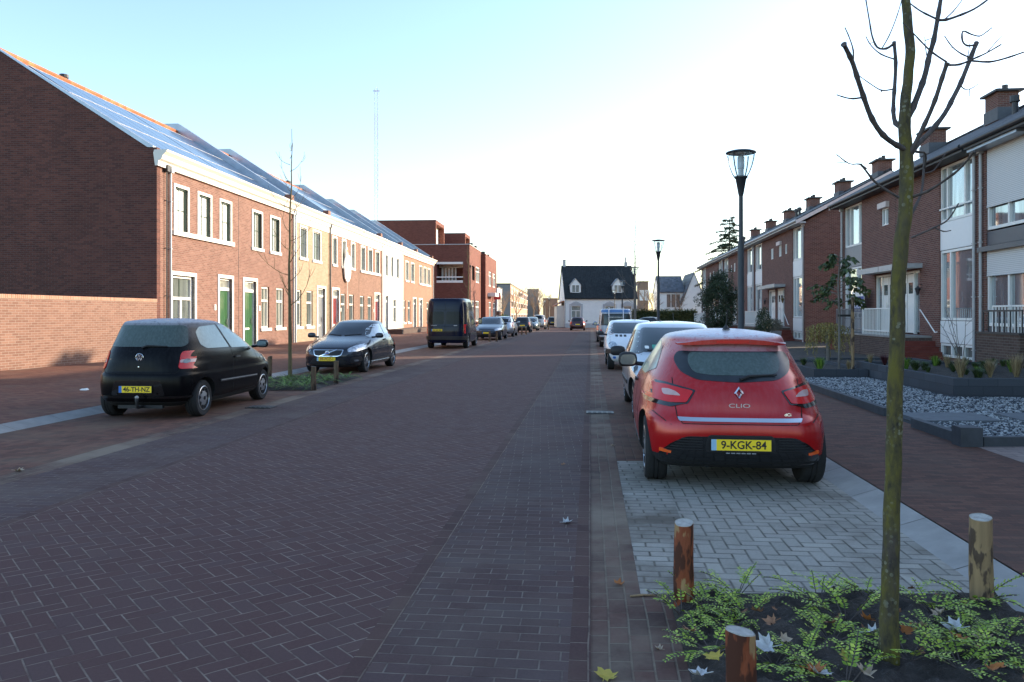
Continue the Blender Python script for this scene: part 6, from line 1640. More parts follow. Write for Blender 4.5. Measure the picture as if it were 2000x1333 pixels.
BR = [
 (cr4([(880, 1200), (780, 1150), (690, 1090), (620, 1010), (560, 900), (510, 760), (470, 640), (430, 510), (390, 420), (355, 350)]), 11, 8, -.25),
 (cr4([(870, 1185), (935, 1200), (1000, 1215), (992, 1330)]), 6, 3.5, .10),
 (cr4([(430, 500), (430, 400), (400, 300), (365, 220)]), 3, 1.6, -.28), (cr4([(505, 770), (430, 780), (370, 772), (300, 750)]), 4, 2, -.2),
 (cr4([(745, 705), (660, 715), (590, 680), (470, 595)]), 3.4, 1.6, .2), (cr4([(650, 715), (655, 728)]), 2.5, 1.5, .2),
 (cr4([(810, 1010), (765, 975), (748, 900), (748, 800), (757, 680), (765, 500), (752, 335)]), 9.5, 7, .22),
 (cr4([(752, 345), (690, 385), (620, 375), (580, 290), (560, 180), (530, 0), (515, -120)]), 5.5, 1.8, .22), (cr4([(660, 378), (710, 290), (760, 170), (805, 30), (820, -60)]), 2.6, 1.4, .25),
 (cr4([(765, 472), (650, 430), (570, 360), (530, 290)]), 3.4, 1.6, .3), (cr4([(560, 345), (590, 335)]), 1.6, 1, .3),
 (cr4([(845, 960), (900, 850), (960, 700), (1000, 580), (1030, 440), (1065, 320), (1095, 150), (1120, 0), (1140, -140)]), 13, 7, .12),
 (cr4([(1095, 155), (1000, 110), (940, 75), (880, 30)]), 4.5, 2.4, .1), (cr4([(1100, 160), (1160, 158), (1250, 130), (1380, 75), (1490, 0), (1560, -60)]), 6, 3, .14), (cr4([(1150, 155), (1220, 90), (1290, 0), (1320, -50)]), 2.8, 1.4, .15),
 (cr4([(1010, 440), (998, 360), (995, 290)]), 2.2, 1.2, .1), (cr4([(1000, 320), (1060, 300)]), 2, 1, .1),
 (cr4([(850, 1260), (895, 1180), (970, 1030), (1040, 880), (1090, 750), (1130, 620), (1172, 495)]), 8.5, 8, -.15),
 (cr4([(1168, 492), (1060, 420), (980, 345), (900, 260), (820, 180)]), 4, 1.8, -.12), (cr4([(1180, 515), (1270, 510), (1380, 465), (1480, 420), (1598, 352)]), 5, 2.2, -.1), (cr4([(1380, 465), (1290, 430), (1210, 370), (1150, 285)]), 3.6, 1.6, -.1), (cr4([(1210, 380), (1160, 381)]), 1.4, 1, -.1), (cr4([(1490, 410), (1560, 330), (1625, 260)]), 2, 1, -.1),
 (cr4([(850, 1310), (905, 1180), (1040, 1040), (1150, 900), (1220, 770), (1280, 650), (1340, 500), (1402, 340)]), 10.5, 9, .3),
 (cr4([(1395, 355), (1330, 362), (1292, 325), (1295, 248), (1360, 272), (1425, 287), (1470, 262), (1525, 220)]), 4.5, 2, .3), (cr4([(1370, 482), (1500, 490), (1620, 465), (1770, 415), (1830, 395)]), 5, 2.8, .3), (cr4([(1280, 680), (1310, 705), (1360, 700), (1415, 665)]), 3, 1.4, .3), (cr4([(1350, 705), (1345, 760)]), 2, 1.2, .3), (cr4([(1330, 470), (1350, 350)]), 2.4, 1.2, .3),
 (cr7([(345, 525), (290, 492), (240, 455), (200, 405), (180, 380)]), 5, 3.6, -.2), (cr7([(205, 400), (175, 380), (130, 378), (75, 338)]), 3.4, 1.8, -.2), (cr7([(120, 372), (95, 372), (74, 374)]), 1.8, 1, -.2),
 (cr7([(395, 525), (470, 498), (560, 440), (620, 390), (672, 325)]), 6, 3.5, -.3), (cr7([(375, 640), (420, 560), (448, 480), (455, 340)]), 6.5, 4, .2), (cr7([(450, 420), (500, 405), (550, 330)]), 3, 1.6, .2),
 (cr7([(400, 700), (500, 655), (560, 620), (605, 550)]), 4, 2, -.2), (cr7([(505, 658), (540, 672), (572, 668)]), 2.8, 1.6, -.2),
]
for pts, w0, w1, dd in BR:
    n = len(pts); b = MB()
    # smooth the line
    q = []
    for i in range(n - 1):
        for k in range(3):
            s_ = k / 3; p0, p1, p2, p3 = pts[max(i - 1, 0)], pts[i], pts[i + 1], pts[min(i + 2, n - 1)]
            q.append(tuple(.5 * (2 * p1[a] + (p2[a] - p0[a]) * s_ + (2 * p0[a] - 5 * p1[a] + 4 * p2[a] - p3[a]) * s_ ** 2 + (3 * p1[a] - p0[a] - 3 * p2[a] + p3[a]) * s_ ** 3) for a in (0, 1)))
    q.append(pts[-1]); N_ = len(q)
    off = (0 if w0 > 5.6 else dd * .8)
    rad = [(w0 + (w1 - w0) * i / (N_ - 1)) / 2 * TY / FPX * (1 + (.16 if i % 4 == 3 else -.05)) for i in range(N_)]
    rad[-1] *= 1.25
    b.tube([tp(x, y, off + (dd - off) * i / (N_ - 1)) for i, (x, y) in enumerate(q)], rad, 8)
    b.build('branch', M_twig, t, smooth=60)

def sapling(lab, loc, H, r, seed, nb=18, z0=1.7, mat=None, grp='street trees'):
    rg = random.Random(seed); t = empty('bare_sapling', loc, 0, lab, 'tree', grp)
    b = MB(); pts = []; n = 14
    for i in range(n):
        s_ = i / (n - 1); pts.append((math.sin(s_ * 5 + seed) * .035 * s_ + .02 * rg.uniform(-1, 1) * s_, math.cos(s_ * 4 + seed) * .03 * s_, H * s_ - .05))
    b.tube(pts, [r * (1.15 if i == 0 else 1) * (1 - .88 * (i / (n - 1)) ** 1.1) for i in range(n)], 10); b.build('trunk', mat or M_sap, t, smooth=60)
    for k in range(nb):
        z = z0 + (H * .93 - z0) * ((k + rg.random() * .8) / nb); a = k * 2.4 + rg.uniform(-.4, .4)
        ln = (1.15 - .75 * (z - z0) / (H - z0)) * rg.uniform(.6, 1.15) * H / 6
        c = MB(); P_ = [Vector((0, 0, z))]; d = Vector((math.cos(a), math.sin(a), rg.uniform(.25, .8))).normalized()
        for j in range(5):
            P_.append(P_[-1] + d * ln / 5); d = (d + Vector((rg.uniform(-.15, .15), rg.uniform(-.15, .15), rg.uniform(.12, .34)))).normalized()
        r0 = r * .26 * (1 - .5 * z / H)
        c.tube(P_, [max(.0035, r0 * (1 - .15 * j)) for j in range(6)], 5)
        for j in range(rg.randint(1, 3)):
            p = P_[rg.randint(1, 4)]; dd = (d + Vector((rg.uniform(-.9, .9), rg.uniform(-.9, .9), rg.uniform(-.1, .5)))).normalized()
            l2 = ln * rg.uniform(.2, .5); c.tube([p, p + dd * l2 * .5, p + dd * l2 + Vector((0, 0, .06))], [.005, .0042, .003], 4)
        c.build('branch', mat or M_sap, t, smooth=60)
    return t
sapling('tall thin bare young tree in the left bed beside the black hatchback', (-5.5, 19.8, 0), 6.25, .05, 3, 20)
sapling('thin bare tree standing between navy van and dark blue saloon', P(-7.4, 48.2), 5.8, .055, 5, 18)
sapling('thin bare tree on the right before the white house roof', P(1.75, 31.2), 5.9, .05, 8, 20, mat=M_graybark)
def fuzzy_mesh(seed, H, W):
    rg = random.Random(seed); b = MB()
    def grow(p, d, ln, r, lev):
        q = p + d * ln * .5 + Vector((rg.uniform(-.06, .06), rg.uniform(-.06, .06), 0)) * ln; e = q + (d + Vector((rg.uniform(-.2, .2), rg.uniform(-.2, .2), .1))).normalized() * ln * .5
        b.tube([p, q, e], [r, r * .8, r * .6], 4 if lev > 1 else 6, cap=False)
        if lev >= 4: return
        for k in range(4 if lev < 3 else 5):
            a = rg.uniform(0, 6.28); s_ = rg.uniform(.35, .85)
            nd = (d + Vector((math.cos(a) * s_, math.sin(a) * s_, rg.uniform(-.05, .35)))).normalized()
            base = p + (e - p) * rg.uniform(.45, 1.0)
            grow(base, nd, ln * rg.uniform(.5, .75), r * .5, lev + 1)
    grow(Vector((0, 0, 0)), Vector((0, 0, 1)), H * .42, .10 * H / 6, 0)
    return b
FZ = [(1010, 128, 7.0, 'brown leafless tree in front of the banded flats, leftmost of the far trees'), (1040, 140, 7.5, 'brown leafless tree before the small grey block'), (1052, 150, 8, 'brown leafless tree right of the small grey block'), (985, 120, 6.2, 'brown leafless tree before the dark grey end block'), (1066, 170, 7, 'smaller brown leafless tree before the far brown block')]
fz = None; tg = None
for i, (px, Y, H, lab) in enumerate(FZ):
    X = (px - 1000) / FPX * Y
    if i == 0:
        t = empty('leafless_tree', (X, Y, gz(Y)), 0); fuzzy_mesh(4, 6.5, 3).build('branches', M_farbark, t); t0 = t
    else: t = copy_tree(t0); t.location = (X, Y, gz(Y))
    t.scale = (H / 6.5,) * 3; t.rotation_euler = (0, 0, i * 1.7); tag(t, lab, 'tree', 'far leafless trees')
for i, (px, Y, H, lab) in enumerate([(1258, 150, 8.0, 'leafless tree before the brown flats right of the white house'), (1275, 105, 5.5, 'leafless shrub tree left of the white villa'), (1328, 100, 5.0, 'leafless tree in front of the gabled villa')]):
    t = copy_tree(t0); t.location = ((px - 1000) / FPX * Y, Y, gz(Y)); t.scale = (H / 6.5,) * 3; t.rotation_euler = (0, 0, 2 + i * 1.3); tag(t, lab, 'tree', 'far leafless trees')

# ------------------------------------------------------------------ leafy plants
def leafm(name, c, tip, rough=.5, sss=True):
    m, nt, b = new_mat(name)
    g = nt.nodes.new('ShaderNodeNewGeometry')
    r = V(nt, g.outputs['Random Per Island'])
    L(nt, cramp(nt, r, [(0, tuple(q * .55 for q in c)), (.5, c), (1, tip)]), b.inputs['Base Color']); b.inputs['Roughness'].default_value = rough
    return m
M_lon = leafm('shrub_leaf', (.24, .36, .03), (.48, .55, .07))
M_lon2 = leafm('shrub_leaf_dark', (.10, .22, .025), (.26, .38, .06))
M_holly = leafm('evergreen_leaf', (.022, .045, .018), (.05, .085, .035))
M_hedge = leafm('hedge_leaf', (.045, .07, .022), (.13, .14, .045))
M_fir = leafm('fir_needles', (.06, .10, .065), (.15, .19, .12))
M_yelp = leafm('weeping_leaf', (.20, .16, .035), (.34, .26, .07))
M_gard = leafm('garden_tree_leaf', (.045, .075, .025), (.10, .14, .04))
M_straw = leafm('straw_grass', (.33, .24, .12), (.50, .38, .22))
M_red = leafm('red_shrub_leaf', (.07, .018, .022), (.14, .04, .04))
M_lav = leafm('grey_green_leaf', (.14, .15, .11), (.22, .22, .17))
def leaf(b, p, d, n, ln, wd, mi=0):
    """a small folded leaf: base p, direction d, normal n"""
    s_ = d.cross(n).normalized(); m_ = p + d * ln * .5
    b.add([p, m_ + s_ * wd * .5 + n * wd * .15, p + d * ln, m_ - s_ * wd * .5 + n * wd * .15], [(0, 1, 2), (0, 2, 3)], mi)
def rvec(rg): 
    while True:
        v = Vector((rg.uniform(-1, 1), rg.uniform(-1, 1), rg.uniform(-1, 1)))
        if .05 < v.length < 1: return v.normalized()
def shrub_mesh(seed, leafmat, ns=10, ln=.30, ll=.019):
    rg = random.Random(seed); sb, lb = MB(), MB()
    for k in range(ns):
        a = k * 6.283 / ns + rg.uniform(-.4, .4); d = Vector((math.cos(a) * .8, math.sin(a) * .8, rg.uniform(.30, .95))).normalized()
        p = Vector((math.cos(a) * .02, math.sin(a) * .02, 0)); L_ = ln * rg.uniform(.55, 1.2); n = int(L_ / (ll * .62)); pts = [p.copy()]
        side = d.cross(Vector((0, 0, 1))).normalized()
        for i in range(n):
            p = p + d * (L_ / n); d = (d + Vector((rg.uniform(-.06, .06), rg.uniform(-.06, .06), -.055))).normalized(); pts.append(p.copy())
            if p.z < -.0: break
            if i > 2:
                up = side.cross(d).normalized()
                if up.z < 0: up = -up
                for s_ in (1, -1):
                    sz = ll * rg.uniform(.7, 1.2) * (1 if i < n - 4 else .6)
                    leaf(lb, p, (side * s_ + d * .55 + up * rg.uniform(-.1, .35)).normalized(), (up + rvec(rg) * .3).normalized(), sz, sz * .55)
            if i % 6 == 5 and i < n - 5:       # side sprigs
                s_ = rg.choice((1, -1)); q = p.copy(); e = (side * s_ + d * .9).normalized()
                for j in range(rg.randint(4, 9)):
                    q = q + e * ll * .62; e = (e + Vector((0, 0, -.05))).normalized()
                    f = e.cross(Vector((0, 0, 1))).normalized()
                    for s2 in (1, -1): leaf(lb, q, (f * s2 + e * .5).normalized(), Vector((rg.uniform(-.3, .3), rg.uniform(-.3, .3), 1)).normalized(), ll * .85 * rg.uniform(.7, 1.1), ll * .45)
        sb.tube(pts[::3] + [pts[-1]], .0028, 4, cap=False)
    return sb, lb
def shrub(seed, mat, **k):
    t = empty('low_shrub'); sb, lb = shrub_mesh(seed, mat, **k); sb.build('stems', M_twig, t); lb.build('leaves', mat, t); return t
kinds = [shrub(s_, M_lon, ns=9 + s_ % 3, ln=.26, ll=.028) for s_ in (1, 2, 3)]
spots = []
for x, y in [(470, 720), (330, 735), (600, 640), (560, 800), (1000, 690), (1130, 770), (1230, 650), (480, 930), (920, 960), (1060, 880), (1560, 730), (1700, 840), (1760, 680), (1900, 860), (1860, 970), (1700, 1010), (1440, 960), (1130, 1090), (780, 990), (1640, 900), (640, 760)]:
    px, py = 1200 + .4 * x, 900 + .4 * y; Y = 2496 / (py + 18 - HOR); spots.append(((px - CXP) / FPX * Y, Y))
labs = ['bright green low shrub in the near planting bed']
wh = ['beside the peeling stake at the road edge', 'left edge of the near bed touching the road bricks', 'behind the left half of the near bed by the grey pavers', 'in the middle left of the near bed', 'in the middle of the near bed by the grey pavers', 'just left of the near trunk', 'behind the near trunk by the grey pavers', 'left of the thick cut-off stake', 'right of the thick cut-off stake', 'in front of the near trunk on its left', 'upright just right of the near trunk', 'in the right middle of the near bed', 'at the foot of the pale stake', 'against the grey kerb right of the pale stake', 'below the pale stake near the right picture edge', 'at the bottom right of the near bed', 'in front of the near trunk on its right', 'at the bottom edge between thick stake and trunk', 'hugging the thick cut-off stake', 'in the right half near the white leaves', 'between the two peeling stakes']
rg = random.Random(11)
for i, (x, y) in enumerate(spots):
    t = kinds[i] if i < 3 else copy_tree(kinds[i % 3])
    t.location = (x, y, .035); t.rotation_euler = (0, 0, rg.uniform(0, 6.28)); q = rg.uniform(.75, 1.1); t.scale = (q, q, q * rg.uniform(.85, 1.2))
    tag(t, 'green low shrub ' + wh[i], 'shrub', 'low shrubs in the near bed')
dk = [shrub(s_, M_lon2, ns=12, ln=.42, ll=.032) for s_ in (5, 6)]
for i in range(27):
    t = dk[i] if i < 2 else copy_tree(dk[i % 2])
    u, v = (i % 9) / 8, i // 9
    t.location = P(-7.4 + 1.4 * u + rg.uniform(-.1, .1), 17.05 + 1.0 * v + rg.uniform(-.25, .6), .03); t.rotation_euler = (0, 0, rg.uniform(0, 6.28)); q = rg.uniform(.75, 1.05); t.scale = (q, q, q)
    tag(t, 'dark green low shrub in the left bed round the thin tree', 'shrub', 'low shrubs in the left bed')
# soil of the two beds
def soil(name, o0, o1, Y0, Y1, mat, z=.03, seed=1, st=.05):
    rg = random.Random(seed); nx, ny = int((o1 - o0) / st), int((Y1 - Y0) / st); vs = []; fs = []
    for j in range(ny + 1):
        for i in range(nx + 1):
            o = o0 + (o1 - o0) * i / nx; y = Y0 + (Y1 - Y0) * j / ny
            e = min(i, nx - i, j, ny - j)
            h = z * (.25 if e == 0 else 1) + (0 if e == 0 else rg.uniform(-.02, .028) + .022 * math.sin(o * 7 + seed) * math.cos(y * 5))
            vs.append(P(o, y, h))
    for j in range(ny):
        for i in range(nx):
            a = j * (nx + 1) + i; fs.append((a, a + 1, a + nx + 2, a + nx + 1))
    b = MB(); b.add(vs, fs); return tag(b.build(name, mat, smooth=70), kind='structure')
M_soil = None
def soilm():
    m, nt, b = new_mat('bed_soil'); p = geo_pos(nt); a = noise(nt, p, 9, 7, .7); f = noise(nt, p, 70, 4, .7)
    c = cramp(nt, a, [(.3, (.022, .018, .015)), (.55, (.050, .040, .033)), (.8, (.095, .08, .066))])
    c = mixc(nt, f.ramp(.55, .75) * a.ramp(.4, .6) * .5, c, (.24, .25, .26))
    L(nt, c, b.inputs['Base Color']); b.inputs['Roughness'].default_value = .95; bump(nt, b, a + f * .4, .9, .03); return m
M_soil = soilm()
soil('bed_soil', .44, 2.28, 1.2, 4.52, M_soil, .035, 1)
b = MB()   # brick edge between bed and gutter
for a, c in ((1.2, 2.4), (2.4, 3.6), (3.6, 4.56)): b.quad(P(.285, a, .002), P(.44, a, .006), P(.44, c, .006), P(.285, c, .002))
tag(b.build('bed_edge', M_gut), kind='structure')
b = MB(); b.quad(P(.44, 4.52, .006), P(2.28, 4.52, .006), P(2.28, 4.56, .006), P(.44, 4.56, .006)); tag(b.build('bed_edge', M_soil), kind='structure')
soil('bed_soil', -7.9, -5.82, 16.75, 20.4, M_soil, .03, 2, .12)
# fallen leaves
def leafcol(name, c, edge):
    m, nt, b = new_mat(name); p = obj_pos(nt); n = noise(nt, p, 30, 4); L(nt, mixc(nt, n.ramp(.35, .7), c, edge), b.inputs['Base Color']); b.inputs['Roughness'].default_value = .8; return m
LC_ = [leafcol('leaf_pale_frosted', (.34, .33, .31), (.56, .57, .58)), leafcol('leaf_brown', (.20, .09, .045), (.34, .17, .09)), leafcol('leaf_orange', (.42, .15, .03), (.30, .10, .03)), leafcol('leaf_yellow', (.50, .36, .06), (.36, .30, .06)), leafcol('leaf_tan', (.34, .24, .15), (.45, .36, .27))]
def maple(seed, mat, curl):
    rg = random.Random(seed); out = []
    lob = [(-2.5, .45), (-2.05, .42), (-1.7, .74), (-1.25, .55), (-.85, .92), (-.42, .62), (0, 1.02), (.42, .62), (.85, .92), (1.25, .55), (1.7, .74), (2.05, .42), (2.5, .45)]
    for k, (a, r) in enumerate(lob):
        r *= rg.uniform(.88, 1.1); out.append((r * math.sin(a), r * math.cos(a)))
        if k < len(lob) - 1:
            a2, r2 = lob[k + 1]; am = (a + a2) / 2; out.append(((r + r2) * .5 * .92 * math.sin(am), (r + r2) * .5 * .92 * math.cos(am)))
    out.append((0, -.25)); s_ = .06
    z = lambda x, y: curl * (x * x * .8 + y * y * .4) + .12 * math.sin(x * 5 + seed) * curl + rg.uniform(-.05, .05)
    vs = [(0, 0, .004)] + [(x * s_, y * s_, max(-.003, z(x, y) * s_)) for x, y in out]; n = len(out)
    mid = [(x * s_ * .5, y * s_ * .5, max(0, z(x * .5, y * .5) * s_ * .8)) for x, y in out]
    vs += mid
    fs = [(0, 1 + n + k, 1 + n + (k + 1) % n) for k in range(n)] + [(1 + n + k, 1 + k, 1 + (k + 1) % n, 1 + n + (k + 1) % n) for k in range(n)]
    b = MB(); b.add(vs, fs); b.tube([(0, -.2 * s_, .003), (.01, -.9 * s_, .008)], .0014, 4)
    return b.mesh('leaf_%d' % seed, mat, smooth=60)
LM = [maple(k, LC_[k % 5], c_) for k, c_ in enumerate((.6, .8, .9, .35, .6, 1.0, .6, .8))]
LF = [  # px, py, mesh index, scale, label
 (1105, 1021, 0, 1.15, 'pale dry leaf lying on the road bricks left of the gutter', 0), (1182, 1322, 3, 1.25, 'large yellow leaf on the bricks at the bottom picture edge', 0), (1208, 1142, 2, .8, 'curled orange leaf in the gutter before the peeling stake', 0), (1288, 1268, 4, .55, 'small tan curled leaf on the bed edge bricks', 0),
 (1345, 1232, 1, .9, 'brown leaf at the left edge of the near bed', 1), (1500, 1265, 0, 1.35, 'big frosted white leaf right of the thick stake', 1), (1530, 1250, 4, .8, 'tan curled leaf behind the big frosted white leaf', 1), (1370, 1318, 0, 1.1, 'frosted white leaf at the lower left corner of the near bed', 1), (1395, 1285, 3, 1.0, 'yellow green leaf left of the thick stake', 1),
 (1660, 1287, 3, 1.1, 'yellow leaf left of the near trunk foot', 1), (1698, 1212, 2, .9, 'orange leaf just behind the near trunk on its left', 1), (1700, 1235, 0, 1.0, 'frosted leaf against the left side of the near trunk', 1), (1765, 1232, 2, 1.0, 'upright orange leaf against the right side of the near trunk', 1), (1798, 1225, 4, 1.0, 'tan leaf right of the near trunk', 1), (1868, 1228, 0, 1.25, 'broad frosted white leaf in the right half of the near bed', 1), (1870, 1246, 2, .8, 'orange leaf below the broad frosted white leaf', 1), (1925, 1245, 4, 1.0, 'tan leaf near the right end of the near bed', 1), (1945, 1305, 2, 1.0, 'orange leaf at the bottom right of the near bed', 1), (1585, 1310, 2, 1.1, 'orange leaf at the bottom edge middle of the near bed', 1), (1605, 1318, 0, 1.1, 'frosted leaf at the bottom edge beside an orange leaf', 1), (1690, 1315, 4, 1.0, 'tan leaf left in front of the trunk foot', 1), (1620, 1218, 1, .8, 'brown leaf in the middle of the near bed', 1), (1510, 1215, 1, .9, 'brown leaf behind the thick stake', 1), (1830, 1200, 4, .9, 'tan leaf behind right of the near trunk', 1), (1480, 1195, 1, .8, 'brown leaf by the grey pavers behind the thick stake', 1),
 (35, 920, 4, 1.2, 'lone tan leaf in the left gutter at the left picture edge', 0), (1195, 871, 4, .8, 'tan leaf in the gutter left of the red car wheel', 0), (1100, 908, 1, .6, 'small brown leaf on the road strip left of the red car', 0)]
rg = random.Random(5)
for px, py, k, sc, lab, bed in LF:
    z = .095 if bed else .006; Y = FPX * (HCAM - z) / (py - HOR)
    o = link_mesh('fallen_leaf', LM[k]); o.location = ((px - CXP) / FPX * Y, Y, z); o.scale = (sc * 1.0, sc * .85, sc * 1.3); o.rotation_euler = (rg.uniform(-.35, .35) * (1 if bed else .3), rg.uniform(-.35, .35) * (1 if bed else .3), rg.uniform(0, 6.28))
    tag(o, lab, 'leaf', 'fallen maple leaves')
o = link_mesh('bark_strip', None) if False else None
b = MB(); b.tube([(-.075, 0, .008), (0, .004, .012), (.075, -.004, .008)], [.008, .011, .006], 6); o = b.build('bark_strip', M_stk2); o.scale = (1, 1, .6); o.location = (.742, 4.52, .003); o.rotation_euler = (0, 0, .1); tag(o, 'thin pale strip of wood at the corner of the grey pavers', 'wood strip')
rg = random.Random(77)
for k in range(34):
    o = link_mesh('leaf_scrap', LM[(1, 4, 6, 1)[k % 4]]); o.location = P(rg.uniform(.5, 2.2), rg.uniform(2.6, 4.45), .07); sc = rg.uniform(.35, .75); o.scale = (sc, sc * rg.uniform(.5, 1), sc); o.rotation_euler = (rg.uniform(-.9, .9), rg.uniform(-.9, .9), rg.uniform(0, 6.28))
    tag(o, 'small brown leaf scrap on the soil of the near bed', 'leaf', 'small leaf scraps in the near bed')
# drains and litter
def drain(lab, loc):
    t = empty('street_drain', loc, -SA, lab, 'drain', 'street drains')
    b = MB(); b.box(-.22, .22, -.16, .16, -.01, .012); b.build('frame', M_fascia, t)
    b = MB()
    for k in range(5): b.box(-.19 + k * .08, -.14 + k * .08, -.13, .13, .012, .018)
    b.build('grate', plain('cast_iron', (.05, .05, .05), .6), t)
drain('dark iron drain in the right gutter beside the red car', P(.15, 12.95, .002)); drain('dark iron drain in the left gutter beside the black hatchback', P(-5.65, 13.7, .002))
b = MB(); rg = random.Random(2); b.lathe([(.0, .0), (.07, .01), (.09, .03), (.05, .06), (.0, .05)], 9); b.v = [(x * rg.uniform(.7, 1.3), y * rg.uniform(.5, 1.1), z * rg.uniform(.8, 1.2)) for x, y, z in b.v]
o = b.build('crumpled_paper', M_white); o.location = (-8.35, 15.6, .09); tag(o, 'crumpled white paper on the left pavement behind the black hatchback', 'litter')

# ------------------------------------------------------------------ right gardens
M_conc = brick('planter_blocks', (.050, .056, .066), (.062, .069, .080), (.075, .082, .094), (.03, .032, .036), bw=.50, rh=.16, ms=.008, dark=.2)
M_slab = plain('dark_slab', (.12, .13, .14), .8, var=.15, bmp=.2)
M_edge = plain('dark_edging', (.055, .06, .068), .75, var=.2, bmp=.15)
def edging(lab, o0, Y0, o1, Y1, zt, w_=.10, post=None):
    a, c = P(o0, Y0), P(o1, Y1); d = c - a; t = empty('garden_edging', a, math.atan2(d.y, d.x), lab, 'edging', 'dark edgings of the gravel garden')
    b = MB(); b.box(0, d.length, -w_ / 2, w_ / 2, -.02, zt); b.build('edging_band', M_edge, t)
    if post is not None: b = MB(); b.box(post - .12, post + .12, -.12, .12, -.02, zt + .10); b.build('corner_post', M_edge, t)
edging('long dark garden edging between pavement and gravel behind the red car', 4.42, 11.9, 4.5, 18.4, .20)
edging('short dark edging by the pavement with square corner post', 4.36, 9.25, 4.36, 10.75, .20, post=0.0)
edging('dark edging along the driveway side of the gravel', 4.50, 9.2, 9.5, 9.3, .19)
for lab, q in (('dark stepping slab in the gravel next to the pavement', (4.5, 5.6, 10.85, 11.75)), ('second dark stepping slab farther right in the gravel', (5.9, 7.4, 10.9, 11.7))):
    b = MB(); v = [P(q[0], q[2]), P(q[1], q[2]), P(q[1], q[3]), P(q[0], q[3])]
    b.add([(*p[:2], .05) for p in v] + [(*p[:2], .155) for p in v], [(3, 2, 1, 0), (4, 5, 6, 7), (0, 1, 5, 4), (1, 2, 6, 5), (2, 3, 7, 6), (3, 0, 4, 7)])
    tag(b.build('stepping_slab', M_slab), lab, 'slab', 'stepping slabs')
def planter(lab, o0, o1, Y0, Y1, zt):
    a = P(o0, Y0); t = empty('garden_planter', a, -SA, lab, 'planter', 'dark block planters')
    W_, D_ = (o1 - o0), (Y1 - Y0) * 1.005; k = .10; b = MB()
    b.box(0, W_, 0, k, 0, zt); b.box(0, W_, D_ - k, D_, 0, zt); b.box(0, k, k, D_ - k, 0, zt); b.box(W_ - k, W_, k, D_ - k, 0, zt); b.build('block_wall', M_conc, t)
    b = MB(); b.box(k, W_ - k, k, D_ - k, .0, zt - .06); b.build('planter_soil', M_soil, t); return t
planter('long dark block planter with straw grasses before the brick houses', 6.45, 10.2, 14.2, 19.4, .46)
planter('lower dark block planter holding the staked young tree', 5.2, 6.42, 18.6, 22.5, .32)
planter('dark block planter behind the staked tree before the entrance wall', 6.5, 9.6, 20.2, 24.0, .30)
strip('driveway', 4.42, 11.0, 3.5, 9.15, .082, .09, pavers('driveway_tiles', [(0, (.22, .17, .15)), (.5, (.27, .20, .175)), (1, (.30, .23, .20))], (.16, .12, .10), 'run', .15, 0, jstr=.6))
# gravel: real stones, too many to count
def gravel(name, regions, n, seed=3):
    rg = np.random.default_rng(seed)
    ico = bmesh.new(); bmesh.ops.create_icosphere(ico, subdivisions=1, radius=1); V0 = np.array([v.co[:] for v in ico.verts]); F0 = np.array([[v.index for v in f.verts] for f in ico.faces]); ico.free()
    ar = np.array([(r[1] - r[0]) * (r[3] - r[2]) for r in regions]); cnt = (ar / ar.sum() * n).astype(int)
    Vs, Fs, k = [], [], 0
    for r, m in zip(regions, cnt):
        for _ in range(m):
            o = rg.uniform(r[0], r[1]); Y = rg.uniform(r[2], r[3]); s_ = rg.uniform(.011, .022)
            v = V0 * np.array([s_ * rg.uniform(.8, 1.5), s_ * rg.uniform(.7, 1.2), s_ * rg.uniform(.5, .9)]) * (1 + rg.uniform(-.2, .2, (len(V0), 1)))
            a = rg.uniform(0, 6.28); c_, n_ = math.cos(a), math.sin(a)
            v = np.stack([v[:, 0] * c_ - v[:, 1] * n_, v[:, 0] * n_ + v[:, 1] * c_, v[:, 2]], 1)
            p = P(o, Y); Vs.append(v + np.array([p.x, p.y, .125 + rg.uniform(-.012, .012)])); Fs.append(F0 + k); k += len(V0)
    me = bpy.data.meshes.new(name); me.from_pydata(np.concatenate(Vs).tolist(), [], np.concatenate(Fs).tolist())
    m, nt, b = new_mat('gravel_stones'); g = nt.nodes.new('ShaderNodeNewGeometry')
    L(nt, cramp(nt, V(nt, g.outputs['Random Per Island']), [(0, (.035, .04, .05)), (.38, (.07, .08, .095)), (.44, (.24, .25, .26)), (1, (.46, .46, .45))]), b.inputs['Base Color']); b.inputs['Roughness'].default_value = .7
    me.materials.append(m); return tag(link_mesh(name, me), kind='stuff')
gravel('gravel', [(4.52, 6.42, 9.35, 18.5), (6.42, 9.4, 9.4, 14.15)], 25000)
strip('gravel_bed', 4.47, 6.46, 9.3, 18.6, .112, .112, plain('gravel_base', (.12, .125, .135), .9, var=.5, scale=40))
strip('gravel_bed', 6.46, 9.5, 9.3, 14.2, .112, .112, MATS['gravel_base'])
# leaf clouds
def cloud(b, rg, c, rad, n, size, asp=.55, mi=0, shell=.35, flat=.0):
    c = Vector(c)
    for _ in range(n):
        v = rvec(rg); r_ = rg.random() ** shell; p = c + Vector((v.x * rad[0], v.y * rad[1], v.z * rad[2])) * r_
        d = (rvec(rg) + v * .6 + Vector((0, 0, -flat))).normalized(); nn = (rvec(rg) + v * .5).normalized()
        if abs(d.dot(nn)) > .95: nn = d.orthogonal().normalized()
        nn = (nn - d * nn.dot(d)).normalized(); s_ = size * rg.uniform(.6, 1.3); leaf(b, p, d, nn, s_, s_ * asp, mi)
